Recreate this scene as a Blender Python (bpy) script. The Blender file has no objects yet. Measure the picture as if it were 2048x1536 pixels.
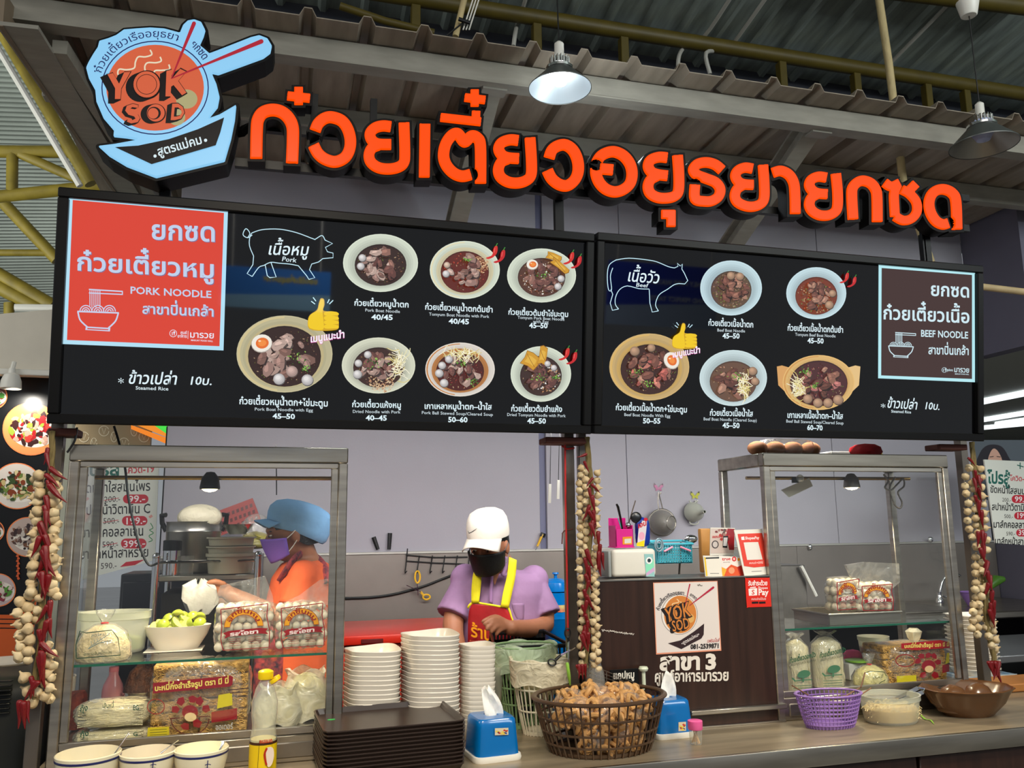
import bpy, bmesh, math, random
from mathutils import Vector, Matrix, Euler
from mathutils.geometry import tessellate_polygon
import numpy as np
PI = math.pi
random.seed(7)
SC = bpy.context.scene
COL = SC.collection
# ------------------------------------------------------------------ camera, world, lights, exposure
# camera axes measured from the vanishing points of the photograph (columns: right, up, forward)
FPX = 1650.0
_z = Vector((-107, 9650, 1650)).normalized()
_x = Vector((6083, -217, 1650)); _x = (_x - _x.dot(_z) * _z).normalized()
_y = Vector((_z.y * _x.z - _z.z * _x.y, _z.z * _x.x - _z.x * _x.z, _z.x * _x.y - _z.y * _x.x))
if _y.z < 0: _y = -_y
WM = Matrix((_x, _y, _z))            # world = WM @ (right, up, forward)
EYE = Vector((0, 0, 1.6))
cam_data = bpy.data.cameras.new('camera'); cam = bpy.data.objects.new('camera', cam_data); COL.objects.link(cam)
cam_data.sensor_width = 36.0; cam_data.lens = FPX / 2048 * 36.0; cam_data.clip_start = 0.05; cam_data.clip_end = 200
R = WM @ Vector((1, 0, 0)); U = WM @ Vector((0, 1, 0)); F = WM @ Vector((0, 0, 1))
cam.matrix_world = Matrix(((R.x, U.x, -F.x, EYE.x), (R.y, U.y, -F.y, EYE.y), (R.z, U.z, -F.z, EYE.z), (0, 0, 0, 1)))
SC.camera = cam
SC.view_settings.view_transform = 'Standard'; SC.view_settings.look = 'None'
SC.view_settings.exposure = 0.0; SC.view_settings.gamma = 1.0; SC.view_settings.use_curve_mapping = False
w = bpy.data.worlds.new('world'); SC.world = w; w.use_nodes = True
w.node_tree.nodes['Background'].inputs[0].default_value = (0.88, 0.93, 1.0, 1)
w.node_tree.nodes['Background'].inputs[1].default_value = 0.30

def light(name, kind, loc, power, col=(1, 1, 1), size=0.3, size_y=None, target=None, spot=None, spread=180):
    d = bpy.data.lights.new(name, kind); o = bpy.data.objects.new(name, d); COL.objects.link(o)
    d.energy = power; d.color = col; o.location = loc
    if kind == 'AREA':
        d.size = size; d.spread = math.radians(spread)
        if size_y: d.shape = 'RECTANGLE'; d.size_y = size_y
    elif kind == 'SPOT':
        d.spot_size = spot or 1.9; d.spot_blend = .6; d.shadow_soft_size = size
    else: d.shadow_soft_size = size
    if target is not None:
        o.rotation_euler = (Vector(target) - Vector(loc)).to_track_quat('-Z', 'Y').to_euler()
    return o
# hall lighting: a broad unseen light added behind the camera, aisle lamps, kitchen tubes behind the menu boards
light('hall_fill_light', 'AREA', (0.6, -1.6, 4.6), 45, (1, .95, .88), 5.0, 2.0, (0.8, 2.6, 1.2))  # unseen area light added for general brightness
light('aisle_lamp_left', 'AREA', (-.1, 0.7, 3.1), 12, (1, .88, .70), .5, .5, (-.1, 2.4, 1.0), spread=84)
light('aisle_lamp_right', 'AREA', (1.8, 0.9, 3.1), 10, (1, .88, .70), .5, .5, (1.8, 2.4, 1.0), spread=84)
light('upper_roof_fill', 'AREA', (4.5, -1.8, 3.7), 150, (.93, 1, .98), 4.0, 1.0, (4.5, 3.0, 5.0))  # unseen fill light added to brighten the underside of the high roof
light('hall_roof_fill', 'AREA', (-5, 5.0, 2.5), 170, (.95, 1, .95), 3.0, 3.0, (-3.5, 9, 7.5))  # unseen upward fill light added below the hall roof
light('banner_fill', 'AREA', (0.8, -2.4, 3.9), 150, (1, 1, 1), 2.5, .3, (1.0, -3.6, 2.4))  # unseen light added to brighten the banners
light('hall_light_left', 'AREA', (-4.5, 2.0, 4.6), 70, (1, .97, .9), 3.0, 2.0, (-3.2, 4.6, 1.0))
light('kitchen_tube_light', 'AREA', (1.2, 2.52, 1.93), 18, (1, .96, .93), 3.4, .05, (1.2, 4.1, .95), spread=104)
light('pendant_lamp_light', 'POINT', (1.16, 2.68, 3.06), 6, (.85, .95, 1), .04)

# ------------------------------------------------------------------ pixel <-> world (photograph 2048 x 1536)
def ray(px, py): return WM @ Vector((px - 1024, 768 - py, FPX))
def at(px, py, Y):
    d = ray(px, py); return EYE + d * ((Y - EYE.y) / d.y)
def on(px, py, Z):
    d = ray(px, py); return EYE + d * ((Z - EYE.z) / d.z)
def mpp(p):                                   # metres per pixel at a point
    return (Vector(p) - EYE).dot(F) / FPX
def rect(x0, y0, x1, y1, Y):                  # photo rectangle -> X0, X1, Z0 (low), Z1 (high) on the plane Y
    ym = (y0 + y1) / 2; xm = (x0 + x1) / 2
    return at(x0, ym, Y).x, at(x1, ym, Y).x, at(xm, y1, Y).z, at(xm, y0, Y).z
class Plane:
    def __init__(s, o, ex, ey):
        s.o = Vector(o); s.ex = Vector(ex).normalized(); s.ey = Vector(ey).normalized(); s.n = s.ex.cross(s.ey).normalized()
    def hit(s, px, py, off=0.0):
        d = ray(px, py); t = (s.o - EYE).dot(s.n) / d.dot(s.n)
        return EYE + d * t + s.n * off
def YP(Y): return Plane((0, Y, 0), (1, 0, 0), (0, 0, 1))

# ------------------------------------------------------------------ materials
def lin(c):
    return tuple(((v / 255) / 12.92 if v / 255 <= .04045 else ((v / 255 + .055) / 1.055) ** 2.4) for v in c[:3]) + (1,)
MATS = {}
def mat(name, col, rough=.5, metal=0., noise=0., nscale=8., stretch=(1, 1, 1), bump=0., bscale=60., spec=.5, emis=None, estr=1., trans=0., ior=1.45, coat=0., col2=None, alpha=1., sss=0.):
    if name in MATS: return MATS[name]
    m = bpy.data.materials.new(name); m.use_nodes = True; nt = m.node_tree; b = nt.nodes['Principled BSDF']; I = b.inputs
    I['Base Color'].default_value = lin(col); I['Roughness'].default_value = rough; I['Metallic'].default_value = metal
    I['Specular IOR Level'].default_value = spec; I['Transmission Weight'].default_value = trans; I['IOR'].default_value = ior
    I['Coat Weight'].default_value = coat; I['Coat Roughness'].default_value = .05; I['Alpha'].default_value = alpha
    if sss: I['Subsurface Weight'].default_value = sss; I['Subsurface Radius'].default_value = (.02, .01, .006)
    if emis: I['Emission Color'].default_value = lin(emis); I['Emission Strength'].default_value = estr
    if noise or bump:
        tc = nt.nodes.new('ShaderNodeTexCoord'); mp = nt.nodes.new('ShaderNodeMapping'); mp.inputs['Scale'].default_value = stretch
        nt.links.new(tc.outputs['Object'], mp.inputs[0])
    if noise:
        n = nt.nodes.new('ShaderNodeTexNoise'); n.inputs['Scale'].default_value = nscale; n.inputs['Detail'].default_value = 5
        nt.links.new(mp.outputs[0], n.inputs['Vector'])
        r = nt.nodes.new('ShaderNodeValToRGB'); c = lin(col)
        lo = lin(col2) if col2 else tuple(v * (1 - noise) for v in c[:3]) + (1,)
        r.color_ramp.elements[0].color = lo; r.color_ramp.elements[0].position = .32
        r.color_ramp.elements[1].color = tuple(min(1, v * (1 + noise * .3)) for v in c[:3]) + (1,) if not col2 else c
        r.color_ramp.elements[1].position = .68
        nt.links.new(n.outputs['Fac'], r.inputs[0]); nt.links.new(r.outputs[0], I['Base Color'])
    if bump:
        n2 = nt.nodes.new('ShaderNodeTexNoise'); n2.inputs['Scale'].default_value = bscale; n2.inputs['Detail'].default_value = 3
        nt.links.new(mp.outputs[0], n2.inputs['Vector'])
        bp = nt.nodes.new('ShaderNodeBump'); bp.inputs['Strength'].default_value = bump; bp.inputs['Distance'].default_value = .01
        nt.links.new(n2.outputs['Fac'], bp.inputs['Height']); nt.links.new(bp.outputs[0], I['Normal'])
    MATS[name] = m; return m
def print_mat(name, lit=0., rough=.4, spec=.5, alpha=1.):   # flat print: colour comes from the mesh's own colour attribute
    if name in MATS: return MATS[name]
    m = bpy.data.materials.new(name); m.use_nodes = True; nt = m.node_tree; b = nt.nodes['Principled BSDF']
    a = nt.nodes.new('ShaderNodeAttribute'); a.attribute_name = 'Col'
    if lit:
        b.inputs['Base Color'].default_value = (.004, .004, .005, 1)
        nt.links.new(a.outputs['Color'], b.inputs['Emission Color']); b.inputs['Emission Strength'].default_value = lit
    else: nt.links.new(a.outputs['Color'], b.inputs['Base Color'])
    b.inputs['Roughness'].default_value = rough; b.inputs['Specular IOR Level'].default_value = spec; b.inputs['Alpha'].default_value = alpha
    MATS[name] = m; return m
def film(name, col=(255, 255, 255), clear=.8, rough=.1, gloss=.5, bump=0., bscale=30., cloudy=0.):   # thin clear sheet: see-through with reflections
    if name in MATS: return MATS[name]
    m = bpy.data.materials.new(name); m.use_nodes = True; nt = m.node_tree; N = nt.nodes; L = nt.links
    for n in list(N): N.remove(n)
    out = N.new('ShaderNodeOutputMaterial'); tr = N.new('ShaderNodeBsdfTransparent'); tr.inputs[0].default_value = lin(col)
    gl = N.new('ShaderNodeBsdfGlossy'); gl.inputs['Roughness'].default_value = rough; gl.inputs[0].default_value = (1, 1, 1, 1)
    fr = N.new('ShaderNodeFresnel'); ge = N.new('ShaderNodeNewGeometry'); mi = N.new('ShaderNodeMapRange')   # same reflectance from either side of the sheet
    mi.inputs['To Min'].default_value = 1.5; mi.inputs['To Max'].default_value = 1 / 1.5; L.new(ge.outputs['Backfacing'], mi.inputs[0]); L.new(mi.outputs[0], fr.inputs[0])
    mul = N.new('ShaderNodeMath'); mul.operation = 'MULTIPLY'; mul.inputs[1].default_value = gloss * 2; mul.use_clamp = True
    L.new(fr.outputs[0], mul.inputs[0])
    m1 = N.new('ShaderNodeMixShader'); L.new(mul.outputs[0], m1.inputs[0]); L.new(tr.outputs[0], m1.inputs[1]); L.new(gl.outputs[0], m1.inputs[2])
    df = N.new('ShaderNodeBsdfPrincipled'); df.inputs['Base Color'].default_value = lin(col); df.inputs['Roughness'].default_value = .35
    m2 = N.new('ShaderNodeMixShader'); m2.inputs[0].default_value = 1 - clear
    L.new(m1.outputs[0], m2.inputs[1]); L.new(df.outputs[0], m2.inputs[2]); L.new(m2.outputs[0], out.inputs[0])
    if bump:
        tc = N.new('ShaderNodeTexCoord'); n = N.new('ShaderNodeTexNoise'); n.inputs['Scale'].default_value = bscale
        n.inputs['Detail'].default_value = 2; n.inputs['Distortion'].default_value = 1.5
        bp = N.new('ShaderNodeBump'); bp.inputs['Strength'].default_value = bump; bp.inputs['Distance'].default_value = .02
        L.new(tc.outputs['Object'], n.inputs['Vector']); L.new(n.outputs['Fac'], bp.inputs['Height'])
        for q in (gl, df, fr): L.new(bp.outputs[0], q.inputs['Normal'])
        if cloudy:
            mr = N.new('ShaderNodeMapRange'); mr.inputs['From Min'].default_value = .35; mr.inputs['From Max'].default_value = .7
            mr.inputs['To Min'].default_value = 1 - clear; mr.inputs['To Max'].default_value = min(1, 1 - clear + cloudy)
            L.new(n.outputs['Fac'], mr.inputs[0]); L.new(mr.outputs[0], m2.inputs[0])
    MATS[name] = m; return m

steel = mat('brushed_steel', (176, 170, 160), .32, .95, .22, 5, (1, 1, 12))
steel_h = mat('brushed_steel_flat', (172, 165, 152), .28, .95, .3, 3, (1, 10, 10))
steel_d = mat('dull_steel', (140, 134, 126), .42, .9, .25, 9)
chrome = mat('chrome', (215, 215, 215), .12, 1.)
blackm = mat('black_frame', (12, 12, 13), .45, spec=.25)
blackp = mat('black_plastic', (20, 20, 21), .35)
whitep = mat('white_plastic', (225, 222, 212), .35, noise=.04, nscale=5)
glass = film('clear_glass', (254, 255, 254), 1., .02, .42)
glass_edge = mat('glass_edge_green', (20, 92, 72), .12, spec=.8)
film_clear = film('clear_film', (253, 252, 248), .95, .12, .7, .45, 24, .1)
film_milky = film('milky_film', (244, 240, 222), .62, .2, .6, .5, 20, .25)
tubp = film('cloudy_tub_plastic', (236, 238, 226), .68, .25, .35)
red_cord = mat('red_cord', (196, 40, 40), .6)
skin_m = mat('skin_tan', (158, 104, 76), .5, noise=.10, nscale=9, sss=.08)
skin_w = mat('skin_brown', (150, 98, 70), .5, noise=.10, nscale=9, sss=.08)
hair_m = mat('black_hair', (16, 13, 12), .45, bump=.3, bscale=200)
garlic_ms = [mat('garlic_skin', (206, 182, 140), .55, noise=.20, nscale=30, bump=.15, bscale=90, sss=.05),
             mat('garlic_skin_pale', (214, 194, 154), .5, noise=.16, nscale=26, bump=.15, bscale=90, sss=.05)]
chili_m = mat('dried_chili', (120, 13, 20), .28, noise=.35, nscale=25, bump=.2, bscale=70)
stalk_m = mat('dry_stalk', (120, 104, 62), .8, noise=.3, nscale=40)
green_m = mat('green_stem', (70, 96, 40), .6)
lit = print_mat('backlit_print', 1.0, .04, .9)
paper = print_mat('paper_print', 0, .5, .4)
vinyl = print_mat('glossy_print', 0, .25, .5)

# ------------------------------------------------------------------ objects
def wloc(o):
    v = Vector((0, 0, 0))
    while o is not None: v += o.location; o = o.parent
    return v
def tag(o, label=None, cat=None, group=None, kind=None):
    if label: o['label'] = label
    if cat: o['category'] = cat
    if group: o['group'] = group
    if kind: o['kind'] = kind
    return o
def thing(name, label, cat, loc=(0, 0, 0), group=None):
    o = bpy.data.objects.new(name, None); o.empty_display_size = .03; COL.objects.link(o); o.location = loc
    return tag(o, label, cat, group)
def dup(root, loc, rotz=0., label=None, group=None, scale=None):
    r = root.copy(); COL.objects.link(r); r.location = loc; r.rotation_euler = (root.rotation_euler[0], root.rotation_euler[1], rotz)
    if label: r['label'] = label
    if group: r['group'] = group
    if scale: r.scale = scale
    for ch in list(root.children):
        c = ch.copy(); COL.objects.link(c); c.parent = r
        for g in ch.children:
            d = g.copy(); COL.objects.link(d); d.parent = c
    return r

ORD = 'topmost,second,third,fourth,fifth,sixth,seventh,eighth,ninth,tenth,eleventh,twelfth,thirteenth,fourteenth,fifteenth,sixteenth,seventeenth,eighteenth,nineteenth,twentieth'.split(',')
def nth(k): return ORD[k] if k < len(ORD) else 'lowest' 
class MB:
    def __init__(s): s.v = []; s.f = []; s.c = []; s.cc = None
    def add(s, vs, fs, M=None):
        n = len(s.v)
        for p in vs: s.v.append(tuple(M @ Vector(p)) if M else tuple(p))
        for f in fs:
            s.f.append(tuple(n + i for i in f)); s.c.append(s.cc)
        return s
    def box(s, x0, x1, y0, y1, z0, z1, M=None):
        return s.add([(x0, y0, z0), (x1, y0, z0), (x1, y1, z0), (x0, y1, z0), (x0, y0, z1), (x1, y0, z1), (x1, y1, z1), (x0, y1, z1)],
                     [(3, 2, 1, 0), (4, 5, 6, 7), (0, 1, 5, 4), (1, 2, 6, 5), (2, 3, 7, 6), (3, 0, 4, 7)], M)
    def rbox(s, x0, x1, y0, y1, z0, z1, r=.005, seg=2, M=None):
        bm = bmesh.new(); bmesh.ops.create_cube(bm, size=1)
        for v in bm.verts: v.co = Vector(((x0 + x1) / 2 + v.co.x * (x1 - x0), (y0 + y1) / 2 + v.co.y * (y1 - y0), (z0 + z1) / 2 + v.co.z * (z1 - z0)))
        bmesh.ops.bevel(bm, geom=bm.edges[:], offset=r, segments=seg, profile=.5, affect='EDGES')
        bm.verts.ensure_lookup_table()
        s.add([v.co[:] for v in bm.verts], [[v.index for v in f.verts] for f in bm.faces], M); bm.free(); return s
    def bar(s, p, q, w, h=None, up=(0, 0, 1)):      # rectangular bar between two points
        p = Vector(p); q = Vector(q); h = h or w; d = (q - p).normalized(); up = Vector(up)
        if abs(d.dot(up)) > .95: up = Vector((0, 1, 0))
        a = d.cross(up).normalized() * w / 2; b = a.cross(d).normalized() * h / 2
        vs = [c + sa * a + sb * b for c in (p, q) for sa, sb in ((-1, -1), (1, -1), (1, 1), (-1, 1))]
        return s.add(vs, [(0, 1, 2, 3), (7, 6, 5, 4), (0, 4, 5, 1), (1, 5, 6, 2), (2, 6, 7, 3), (3, 7, 4, 0)])
    def tube(s, pts, r, n=8, closed=False, caps=True, flat=1.):
        pts = [Vector(p) for p in pts]; m = len(pts)
        rs = r if isinstance(r, (list, tuple)) else [r] * m
        base = len(s.v); prev = None
        for i, p in enumerate(pts):
            a = pts[(i - 1) % m] if (closed or i > 0) else p; b = pts[(i + 1) % m] if (closed or i < m - 1) else p
            d = (b - a).normalized() if (b - a).length > 1e-9 else Vector((0, 0, 1))
            if prev is None:
                u = Vector((0, 0, 1)) if abs(d.z) < .9 else Vector((0, 1, 0))
            else: u = prev
            u = (u - u.dot(d) * d); u = u.normalized() if u.length > 1e-6 else d.orthogonal().normalized()
            prev = u; w_ = d.cross(u)
            for k in range(n):
                t = 2 * PI * k / n; s.v.append(tuple(p + u * math.cos(t) * rs[i] * flat + w_ * math.sin(t) * rs[i]))
        for i in range(m if closed else m - 1):
            a0 = base + i * n; b0 = base + ((i + 1) % m) * n
            for k in range(n): s.f.append((a0 + k, a0 + (k + 1) % n, b0 + (k + 1) % n, b0 + k)); s.c.append(s.cc)
        if caps and not closed:
            s.f.append(tuple(base + k for k in reversed(range(n)))); s.c.append(s.cc)
            s.f.append(tuple(base + (m - 1) * n + k for k in range(n))); s.c.append(s.cc)
        return s
    def lathe(s, prof, n=32, c=(0, 0, 0), sx=1., sy=1., fn=None, cap0=False, cap1=False, M=None):
        # prof: (radius, z); fn(theta, i) -> (radius factor, dz)
        vs = []
        for i, (r, z) in enumerate(prof):
            for k in range(n):
                t = 2 * PI * k / n; fr, dz = fn(t, i) if fn else (1, 0)
                vs.append((c[0] + r * fr * math.cos(t) * sx, c[1] + r * fr * math.sin(t) * sy, c[2] + z + dz))
        fs = []
        for i in range(len(prof) - 1):
            for k in range(n): fs.append((i * n + k, i * n + (k + 1) % n, (i + 1) * n + (k + 1) % n, (i + 1) * n + k))
        if cap0: fs.append(tuple(reversed(range(n))))
        if cap1: fs.append(tuple((len(prof) - 1) * n + k for k in range(n)))
        return s.add(vs, fs, M)
    def ball(s, c, r, n=12, m=8, sx=1., sy=1., sz=1., M=None):
        prof = [(r * math.sin(PI * i / m), -r * math.cos(PI * i / m) * sz) for i in range(m + 1)]
        prof[0] = (1e-5, prof[0][1]); prof[-1] = (1e-5, prof[-1][1])
        return s.lathe(prof, n, c, sx, sy, M=M)
    def prism(s, pts, o, ex, ey, depth, n=None):    # outline pts (u, v) swept back by depth along -normal
        o = Vector(o); ex = Vector(ex); ey = Vector(ey); nn = ex.cross(ey).normalized()
        a = [o + ex * u + ey * v for u, v in pts]; b = [p - nn * depth for p in a]; m = len(a)
        tri = tessellate_polygon([[Vector((u, v, 0)) for u, v in pts]])
        area = sum(pts[i][0] * pts[(i + 1) % m][1] - pts[(i + 1) % m][0] * pts[i][1] for i in range(m))
        fs = []
        for t in tri:
            u = [pts[i] for i in t]; ar = (u[1][0] - u[0][0]) * (u[2][1] - u[0][1]) - (u[2][0] - u[0][0]) * (u[1][1] - u[0][1])
            t = tuple(t) if ar > 0 else tuple(reversed(t)); fs.append(t); fs.append(tuple(m + i for i in reversed(t)))
        for i in range(m):
            j = (i + 1) % m; fs.append((j, i, m + i, m + j) if area > 0 else (i, j, m + j, m + i))
        return s.add(a + b, fs)
    def build(s, name, m, parent=None, smooth=True, ang=40, mods=None):
        o = wloc(parent) if parent else Vector((0, 0, 0))
        me = bpy.data.meshes.new(name); me.from_pydata([(p[0] - o.x, p[1] - o.y, p[2] - o.z) for p in s.v], [], s.f)
        if m: me.materials.append(m)
        if any(c is not None for c in s.c):
            ca = me.color_attributes.new('Col', 'FLOAT_COLOR', 'CORNER'); arr = []
            for f, c in zip(s.f, s.c): arr += list(c or (1, 1, 1, 1)) * len(f)
            ca.data.foreach_set('color', arr)
        if smooth and len(s.f):
            me.polygons.foreach_set('use_smooth', [True] * len(me.polygons)); me.set_sharp_from_angle(angle=math.radians(ang))
        me.update()
        ob = bpy.data.objects.new(name, me); COL.objects.link(ob)
        if parent: ob.parent = parent
        return ob
def struct(name, mb, m, parent=None, smooth=False):
    o = mb.build(name, m, parent, smooth)
    if parent is None: o['kind'] = 'structure'
    return o
def remeshed(mb, name, m, parent, voxel=.006, smooth=3):   # several closed volumes fused into one continuous skin
    ob = mb.build(name, m, parent, True)
    a = ob.modifiers.new('r', 'REMESH'); a.mode = 'VOXEL'; a.voxel_size = voxel; a.use_smooth_shade = True
    b = ob.modifiers.new('s', 'SMOOTH'); b.iterations = smooth; b.factor = .5
    dg = bpy.context.evaluated_depsgraph_get(); dg.update()
    me = bpy.data.meshes.new_from_object(ob.evaluated_get(dg)); ob.modifiers.clear(); ob.data = me; me.name = name
    me.polygons.foreach_set('use_smooth', [True] * len(me.polygons))
    if not me.materials: me.materials.append(m)
    return ob
def arc(c, r, a0, a1, n, ry=None):
    ry = ry or r
    return [(c[0] + r * math.cos(math.radians(a0 + (a1 - a0) * i / n)), c[1] + ry * math.sin(math.radians(a0 + (a1 - a0) * i / n))) for i in range(n + 1)]
def spline(pts, k=6, closed=False):              # Catmull-Rom through points (2D or 3D)
    P = [Vector(p if len(p) == 3 else (p[0], p[1], 0)) for p in pts]; n = len(P); out = []
    d = len(pts[0])
    for i in range(n if closed else n - 1):
        p1, p2 = P[i], P[(i + 1) % n]; p0 = P[i - 1] if (closed or i > 0) else p1; p3 = P[(i + 2) % n] if (closed or i < n - 2) else p2
        for j in range(k):
            t = j / k
            q = .5 * ((2 * p1) + (p2 - p0) * t + (2 * p0 - 5 * p1 + 4 * p2 - p3) * t * t + (3 * p1 - p0 - 3 * p2 + p3) * t ** 3)
            out.append(tuple(q)[:d])
    if not closed: out.append(tuple(P[-1])[:d])
    return out

# ------------------------------------------------------------------ lettering
UP = set('ิีึืั็'); TONE = set('่้๊๋์ํ'); LOW = set('ฺุู')
_G = {}
def glyph(ch, off):
    key = (ch, off)
    if key in _G: return _G[key]
    def raw(s):
        c = bpy.data.curves.new('g', 'FONT'); c.body = s; c.size = 1; c.resolution_u = 2; c.offset = off
        o = bpy.data.objects.new('g', c); COL.objects.link(o); dg = bpy.context.evaluated_depsgraph_get(); dg.update()
        me = bpy.data.meshes.new_from_object(o.evaluated_get(dg))
        r = ([(v.co.x, v.co.y) for v in me.vertices], [tuple(p.vertices) for p in me.polygons])
        bpy.data.objects.remove(o); bpy.data.curves.remove(c); bpy.data.meshes.remove(me); return r
    hx = max(v[0] for v in raw('H')[0]); both = raw(ch + 'H')[0]
    adv = max(v[0] for v in both) - hx
    _G[key] = (raw(ch) if ch != ' ' else ([], []), adv if ch != ' ' else .3)
    return _G[key]
def layout(s, off=0.):
    V = []; Fc = []; x = 0.; prev_up = False; prev_tall = False
    s = s.replace('ำ', '\u0e4d\u0e32') if False else s
    i = 0
    while i < len(s):
        ch = s[i]; (v, f), adv = glyph(ch, off); dy = 0.; dx = 0.
        if ch in TONE:
            nxt_am = i + 1 < len(s) and s[i + 1] == 'ำ'
            if prev_up or nxt_am: dy = .21
            if prev_tall: dx = -.05
        n = len(V)
        V += [(x + a + dx, b + dy) for a, b in v]; Fc += [tuple(n + k for k in q) for q in f]; x += adv
        if ch in UP: prev_up = True
        elif ch not in TONE: prev_up = False; prev_tall = ch in 'ปฝฟ'
        i += 1
    return V, Fc, x

class Art:                                        # flat print authored over the photograph, laid on a real plane
    STEP = 4e-5
    def __init__(s, plane, base=.0006): s.p = plane; s.mb = MB(); s.off = base
    def _add(s, pts, faces, col):
        s.off += s.STEP; s.mb.cc = lin(col)
        vs = [s.p.hit(x, y, s.off) for x, y in pts]
        s.mb.add(vs, faces)
    def poly(s, pts, col):
        tri = tessellate_polygon([[Vector((x, -y, 0)) for x, y in pts]])
        fs = []
        for t in tri:
            a, b, c = (pts[i] for i in t); ar = (b[0] - a[0]) * (c[1] - a[1]) - (c[0] - a[0]) * (b[1] - a[1])
            fs.append(tuple(t) if ar < 0 else tuple(reversed(t)))
        s._add(pts, fs, col)
    def ell(s, cx, cy, rx, ry, col, n=24, rot=0.):
        r = math.radians(rot); c_, s_ = math.cos(r), math.sin(r); P = []
        for k in range(n):
            t = -2 * PI * k / n; u, v = rx * math.cos(t), ry * math.sin(t); P.append((cx + u * c_ - v * s_, cy + u * s_ + v * c_))
        s._add(P, [tuple(range(n))], col)
    def blob(s, cx, cy, r, col, rnd, n=8, el=1., rot=None):
        ro = rnd.random() * PI if rot is None else rot; P = []
        for k in range(n):
            t = -2 * PI * k / n; q = r * (.72 + .5 * rnd.random()); u, v = q * math.cos(t), q * math.sin(t) * el
            P.append((cx + u * math.cos(ro) - v * math.sin(ro), cy + u * math.sin(ro) + v * math.cos(ro)))
        s._add(P, [tuple(range(n))], col)
    def line(s, pts, w, col, closed=False, w2=None):
        m = len(pts); P = []; Fs = []
        for i, p in enumerate(pts):
            a = pts[(i - 1) % m] if (closed or i > 0) else p; b = pts[(i + 1) % m] if (closed or i < m - 1) else p
            dx, dy = b[0] - a[0], b[1] - a[1]; l = math.hypot(dx, dy) or 1; ww = (w + ((w2 if w2 is not None else w) - w) * i / max(1, m - 1)) / 2
            P += [(p[0] - dy / l * ww, p[1] + dx / l * ww), (p[0] + dy / l * ww, p[1] - dx / l * ww)]
        for i in range(m if closed else m - 1):
            j = (i + 1) % m; Fs.append((2 * i, 2 * j, 2 * j + 1, 2 * i + 1))
        s._add(P, Fs, col)
    def text(s, t, p0, p1, h, col, off=.012, slant=0., upv=None):
        V, Fc, wd = layout(t, off)
        if not V: return
        dx, dy = (p1[0] - p0[0]) / wd, (p1[1] - p0[1]) / wd; ux, uy = upv or (0, -1)
        P = [(p0[0] + u * dx + (v * ux + slant * v) * h, p0[1] + u * dy + v * uy * h) for u, v in V]
        s._add(P, [tuple(reversed(f)) if False else f for f in Fc], col)
    def arctext(s, t, c, r, a0, a1, h, col, off=.01, rx=None):   # along a circle, angles in degrees (0 = right, 90 = up)
        V, Fc, wd = layout(t, off); P = []
        for u, v in V:
            a = math.radians(a0 + (a1 - a0) * u / wd); rr = r + v * h
            P.append((c[0] + rr * math.cos(a) * (rx or 1), c[1] - rr * math.sin(a)))
        s._add(P, Fc, col)
    def quad(s, pts, col): s.poly(pts, col)
    def build(s, name, parent, m): return s.mb.build(name, m, parent, False)
# ================================================================== SETTING
WY = 4.1                                             # back wall of the stall
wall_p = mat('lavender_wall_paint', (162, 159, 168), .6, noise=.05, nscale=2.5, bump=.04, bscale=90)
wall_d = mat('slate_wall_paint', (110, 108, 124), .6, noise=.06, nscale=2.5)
roofm = mat('brown_grey_sheet', (150, 138, 122), .5, .1, noise=.28, nscale=3.2, stretch=(6, 1, 1))
beamm = mat('cream_grey_beam_paint', (146, 142, 130), .5, noise=.16, nscale=7, stretch=(1, 4, 4))
zincm = mat('galvanised_sheet', (150, 160, 154), .4, .25, noise=.35, nscale=3, stretch=(7, 1, 1))
olive = mat('olive_pipe_paint', (84, 72, 20), .5, noise=.2, nscale=9)
yellow_steel = mat('yellow_truss_paint', (146, 128, 44), .5, noise=.3, nscale=8)
xl = at(333, 880, WY).x; xr = at(1921, 480, WY).x
struct('floor', MB().box(-14, 22, -10, 26, -.1, 0), mat('floor_tile', (150, 146, 140), .25, noise=.15, nscale=1.5))
ztop = at(1433, 414, WY).z + .02
seams = [xl, at(1080, 980, WY).x, at(1093, 980, WY).x, at(1256, 1000, WY).x, at(1672, 1000, WY).x, xr]
wb = thing('wall_back', None, None, (xl, WY, 0)); tag(wb, kind='structure')
for i in range(5):
    if i == 1: continue
    MB().rbox(seams[i] + .0015, seams[i + 1] - .0015, WY, WY + .08, .0, ztop, .002, 1).build('wall_panel', wall_p, wb, False)
MB().box(seams[1], seams[2], WY + .02, WY + .08, 0, ztop).build('joint_strip', mat('joint_blue_grey', (104, 106, 134), .5), wb, False)
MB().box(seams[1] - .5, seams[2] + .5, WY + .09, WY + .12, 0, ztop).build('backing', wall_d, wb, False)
# side wall on the right with the opening under its header
yh = 3.81 * 0 + WY
t_ = ray(2040, 480); ye = xr / t_.x * t_.y           # where the vertical edge of the side wall stands
zh = at(1963, 712, WY).z
zh = (EYE + ray(1964, 712) * (xr / ray(1964, 712).x)).z
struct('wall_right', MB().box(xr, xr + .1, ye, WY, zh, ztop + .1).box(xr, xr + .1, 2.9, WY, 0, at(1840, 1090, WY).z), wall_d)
struct('trim_1', MB().box(xr + .1, xr + 2.2, ye, ye + .05, zh, ztop + .1), wall_p)
MB_ = MB()
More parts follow.
